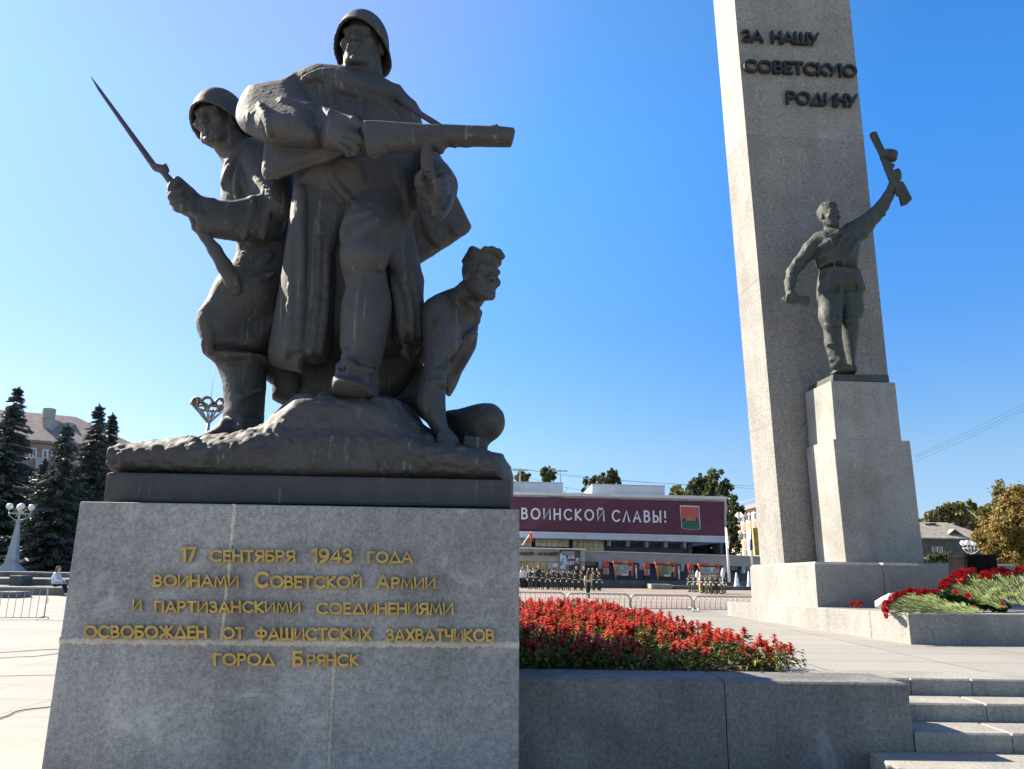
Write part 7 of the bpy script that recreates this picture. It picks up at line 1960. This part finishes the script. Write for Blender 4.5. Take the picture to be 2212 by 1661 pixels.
for (x0, x1, ytop) in ((838, 878, 248), (916, 960, 228), (990, 1036, 205), (1074, 1122, 183), (1150, 1195, 160)):
    for k, (dy, hh) in enumerate(((0, 138), (252 - (x0 - 838) * .02, 132), (500 - (x0 - 838) * .03, 120))):
        dx = (13 if k == 1 else 30 if k == 2 else 0); s_ = (x1 - x0)
        A, B = on_side(x0 + dx, ytop + dy), on_side(x1 + dx, ytop + dy); zb0, zt0 = on_side(x0 + dx, ytop + dy + hh)[2], A[2]
        m = MB(); m.box((ofx - .06, B[1], zb0), (ofx + .05, A[1], zt0)); w_ = m.build('window', M['glass_dark'], of)
        m = MB(); ym = (A[1] + B[1]) / 2
        m.box((ofx - .12, ym - .08, zb0), (ofx - .065, ym + .08, zt0)); m.box((ofx - .13, B[1], zb0 - .15), (ofx - .066, A[1], zb0)); m.box((ofx - .12, B[1], zt0 - (zt0 - zb0) * .3), (ofx - .07, A[1], zt0 - (zt0 - zb0) * .3 + .12)); m.build('frame', M['white_paint'], w_)
        if k < 2:
            m = MB(); m.box((ofx - .05, B[1], zb0 - 1.75), (ofx + .05, A[1], zb0 - .3)); m.build('orange_panel', M['orange_panel'], of)
for x, y in ((970, 232), (1045, 218), (905, 370), (945, 372), (905, 515), (985, 510)):
    A = on_side(x, y); m = MB(); m.box((ofx - .6, A[1] - .6, A[2] - .3), (ofx - .07, A[1] + .6, A[2] + .4), .04); m.build('air_conditioner', M['white_paint'], of)
sg = [P(*cF(x, y), 96) for x, y in ((1183, 815), (1250, 818), (1222, 410), (1148, 410))]
m = MB(); m.hexa(sg, [p + np.array([0, .25, 0]) for p in sg]); sign = m.build('sign_board', M['sign_yellow'], of)
M['sign_letter'] = plain('dark_red_letters', (.20, .035, .02), .6)
x_, y_ = 1186, 440
for i, ch in enumerate('МЕБЕЛЬ ДЛЯ ОФИСА'):
    y_ = 428 + i * 26.6
    if ch == ' ': continue
    xc = 1166 + (y_ - 428) * .098
    A, B, C_ = P(*cF(xc, y_ + 20), 95.9), P(*cF(xc + 26, y_ + 20), 95.9), P(*cF(xc, y_), 95.9)
    m = MB(); w1 = np.linalg.norm(B - A); h1 = np.linalg.norm(C_ - A); word_mesh(m, ch, A, (B - A) / w1, (C_ - A) / h1, (0, -1, 0), w1 * (.5 if ch == 'Ь' else .8), h1, .11, .05); m.build('letter', M['sign_letter'], sign)
# grey house with hip roof and dormer
YH = 130
hx0, hx1 = P(*cG(300, 1450), YH)[0], P(*cG(1010, 1450), YH)[0]; zE, zR = P(*cG(600, 1455), YH)[2], P(*cG(560, 1338), YH)[2] + .9
M['house_grey'] = plain('dark_grey_plaster', (.10, .105, .10), .9, 0, .2, .8, .3); M['slate'] = plain('grey_slate_roof', (.30, .275, .24), .8, 0, .22, 1.5, .5)
ho = thing('house', ((hx0 + hx1) / 2, YH, 0), 'old grey house with a hipped slate roof and a dormer, behind the stepped pedestal', 'house')
m = MB(); m.box((hx0, YH, 0), (hx1, YH + 9, zE)); m.build('wall', M['house_grey'], ho)
m = MB(); V = [(hx0 - .7, YH - .7, zE), (hx1 + .7, YH - .7, zE), (hx1 + .7, YH + 9.7, zE), (hx0 - .7, YH + 9.7, zE), (hx0 + 4.2, YH + 4.5, zR), (hx1 - 4.2, YH + 4.5, zR), (hx0 - .7, YH - .7, zE + .2), (hx1 + .7, YH - .7, zE + .2), (hx1 + .7, YH + 9.7, zE + .2), (hx0 - .7, YH + 9.7, zE + .2)]
m.add(V, [(3, 2, 1, 0), (0, 1, 7, 6), (1, 2, 8, 7), (2, 3, 9, 8), (3, 0, 6, 9), (6, 7, 5, 4), (7, 8, 5), (8, 9, 4, 5), (9, 6, 4)]); rf2 = m.build('roof', M['slate'], ho)
a, b, c_, d_ = (P(*cG(x, y), YH - .1) for x, y in ((690, 1440), (760, 1440), (725, 1368), (640, 1390)))
m = MB(); V = [(a[0], YH + .6, a[2]), (b[0], YH + .6, b[2]), (b[0], YH + .6, c_[2] - .4), ((a[0] + b[0]) / 2, YH + .6, c_[2]), (a[0], YH + .6, c_[2] - .4)]; V += [(x, y + 3, z) for x, y, z in V]
m.add(V, [(0, 1, 2, 3, 4), (9, 8, 7, 6, 5), (0, 5, 6, 1), (1, 6, 7, 2), (2, 7, 8, 3), (3, 8, 9, 4), (4, 9, 5, 0)]); dm = m.build('dormer', M['house_grey'], ho)
m = MB(); xm = (a[0] + b[0]) / 2; zt9 = c_[2]
m.add([(xm, YH + .2, zt9 + .12), (a[0] - .6, YH + .2, c_[2] - .85), (a[0] - .6, YH + 3.4, c_[2] - .85), (xm, YH + 3.4, zt9 + .12), (b[0] + .6, YH + .2, c_[2] - .85), (b[0] + .6, YH + 3.4, c_[2] - .85)], [(0, 3, 2, 1), (0, 4, 5, 3)]); o = m.build('dormer_roof', M['slate'], dm); s_ = o.modifiers.new('t', 'SOLIDIFY'); s_.thickness = .1
for x, y in ((432, 1345), (460, 1330), (502, 1325), (714, 1320)):
    p = P(*cG(x, y), YH + 4); m = MB(); m.box((p[0] - .4, YH + 3.6, zR - 1.6), (p[0] + .4, YH + 4.4, p[2]), 0); m.box((p[0] - .5, YH + 3.5, p[2] + .001), (p[0] + .5, YH + 4.5, p[2] + .25)); m.build('chimney', M['bark'], rf2)
a, b = P(*cG(515, 1598), YH - .06), P(*cG(588, 1520), YH - .06)
m = MB(); m.box((a[0], YH - .06, a[2]), (b[0], YH + .05, b[2])); w_ = m.build('window', M['glass_dark'], ho)
m = MB(); xm = (a[0] + b[0]) / 2
for q in ((a[0] - .08, a[0]), (b[0], b[0] + .08), (xm - .05, xm + .05)): m.box((q[0], YH - .12, a[2]), (q[1], YH - .065, b[2]))
m.box((a[0] - .15, YH - .16, a[2] - .2), (b[0] + .15, YH - .064, a[2] - .002)); m.build('frame', M['white_paint'], w_)
a, b = P(*cG(846, 1400), 175), P(*cG(1010, 1305), 175); m = MB(); m.box((a[0], 175, 0), (b[0], 184, b[2])); wh = m.build('white_house', M['white_paint'], loc=(a[0], 175, 0)); tag(wh, 'white house corner showing between the birches and the ochre tree', 'house')
p, q = P(*cG(585, 1345), 140), P(*cG(546, 1188), 140)
m = MB(); m.tube([p - p, q - p], [.10, .06], 6)
for k in (.22, .38, .55, .70, .86, .97):
    c_ = lerp(p, q, k) - p; w_ = 2.4 * (1.05 - .5 * k) if k < .9 else .8; m.tube([c_ - np.array([w_, 0, .1]), c_ + np.array([w_, 0, -.1])], .035, 5)
o = m.build('aerial_mast', M['bark']); o.location = tuple(p); tag(o, 'tall comb shaped aerial rising behind the grey house', 'aerial')
# far rows of trees close the horizon beyond the town
def far_row(x0, x1, Y, h, n, seed):
    rg = np.random.default_rng(seed)
    bl = [(x0 + (x1 - x0) * rg.random(), Y + rg.uniform(-10, 10), h * rg.uniform(.3, .75), 5, 5, h * .32) for _ in range(n)]
    return leafy_crown(bl, n * 150, .9, seed)
V, Fq = far_row(-190, -8, 190, 9, 46, 5); tag(mesh_obj('distant_trees', V, Fq, M['leaf_dark']), 'far wood beyond the plaza on the left', 'trees', kind='stuff')
V, Fq = far_row(70, 260, 210, 9, 46, 6); tag(mesh_obj('distant_trees', V, Fq, M['leaf_dark']), 'far wood beyond the houses on the right', 'trees', kind='stuff')
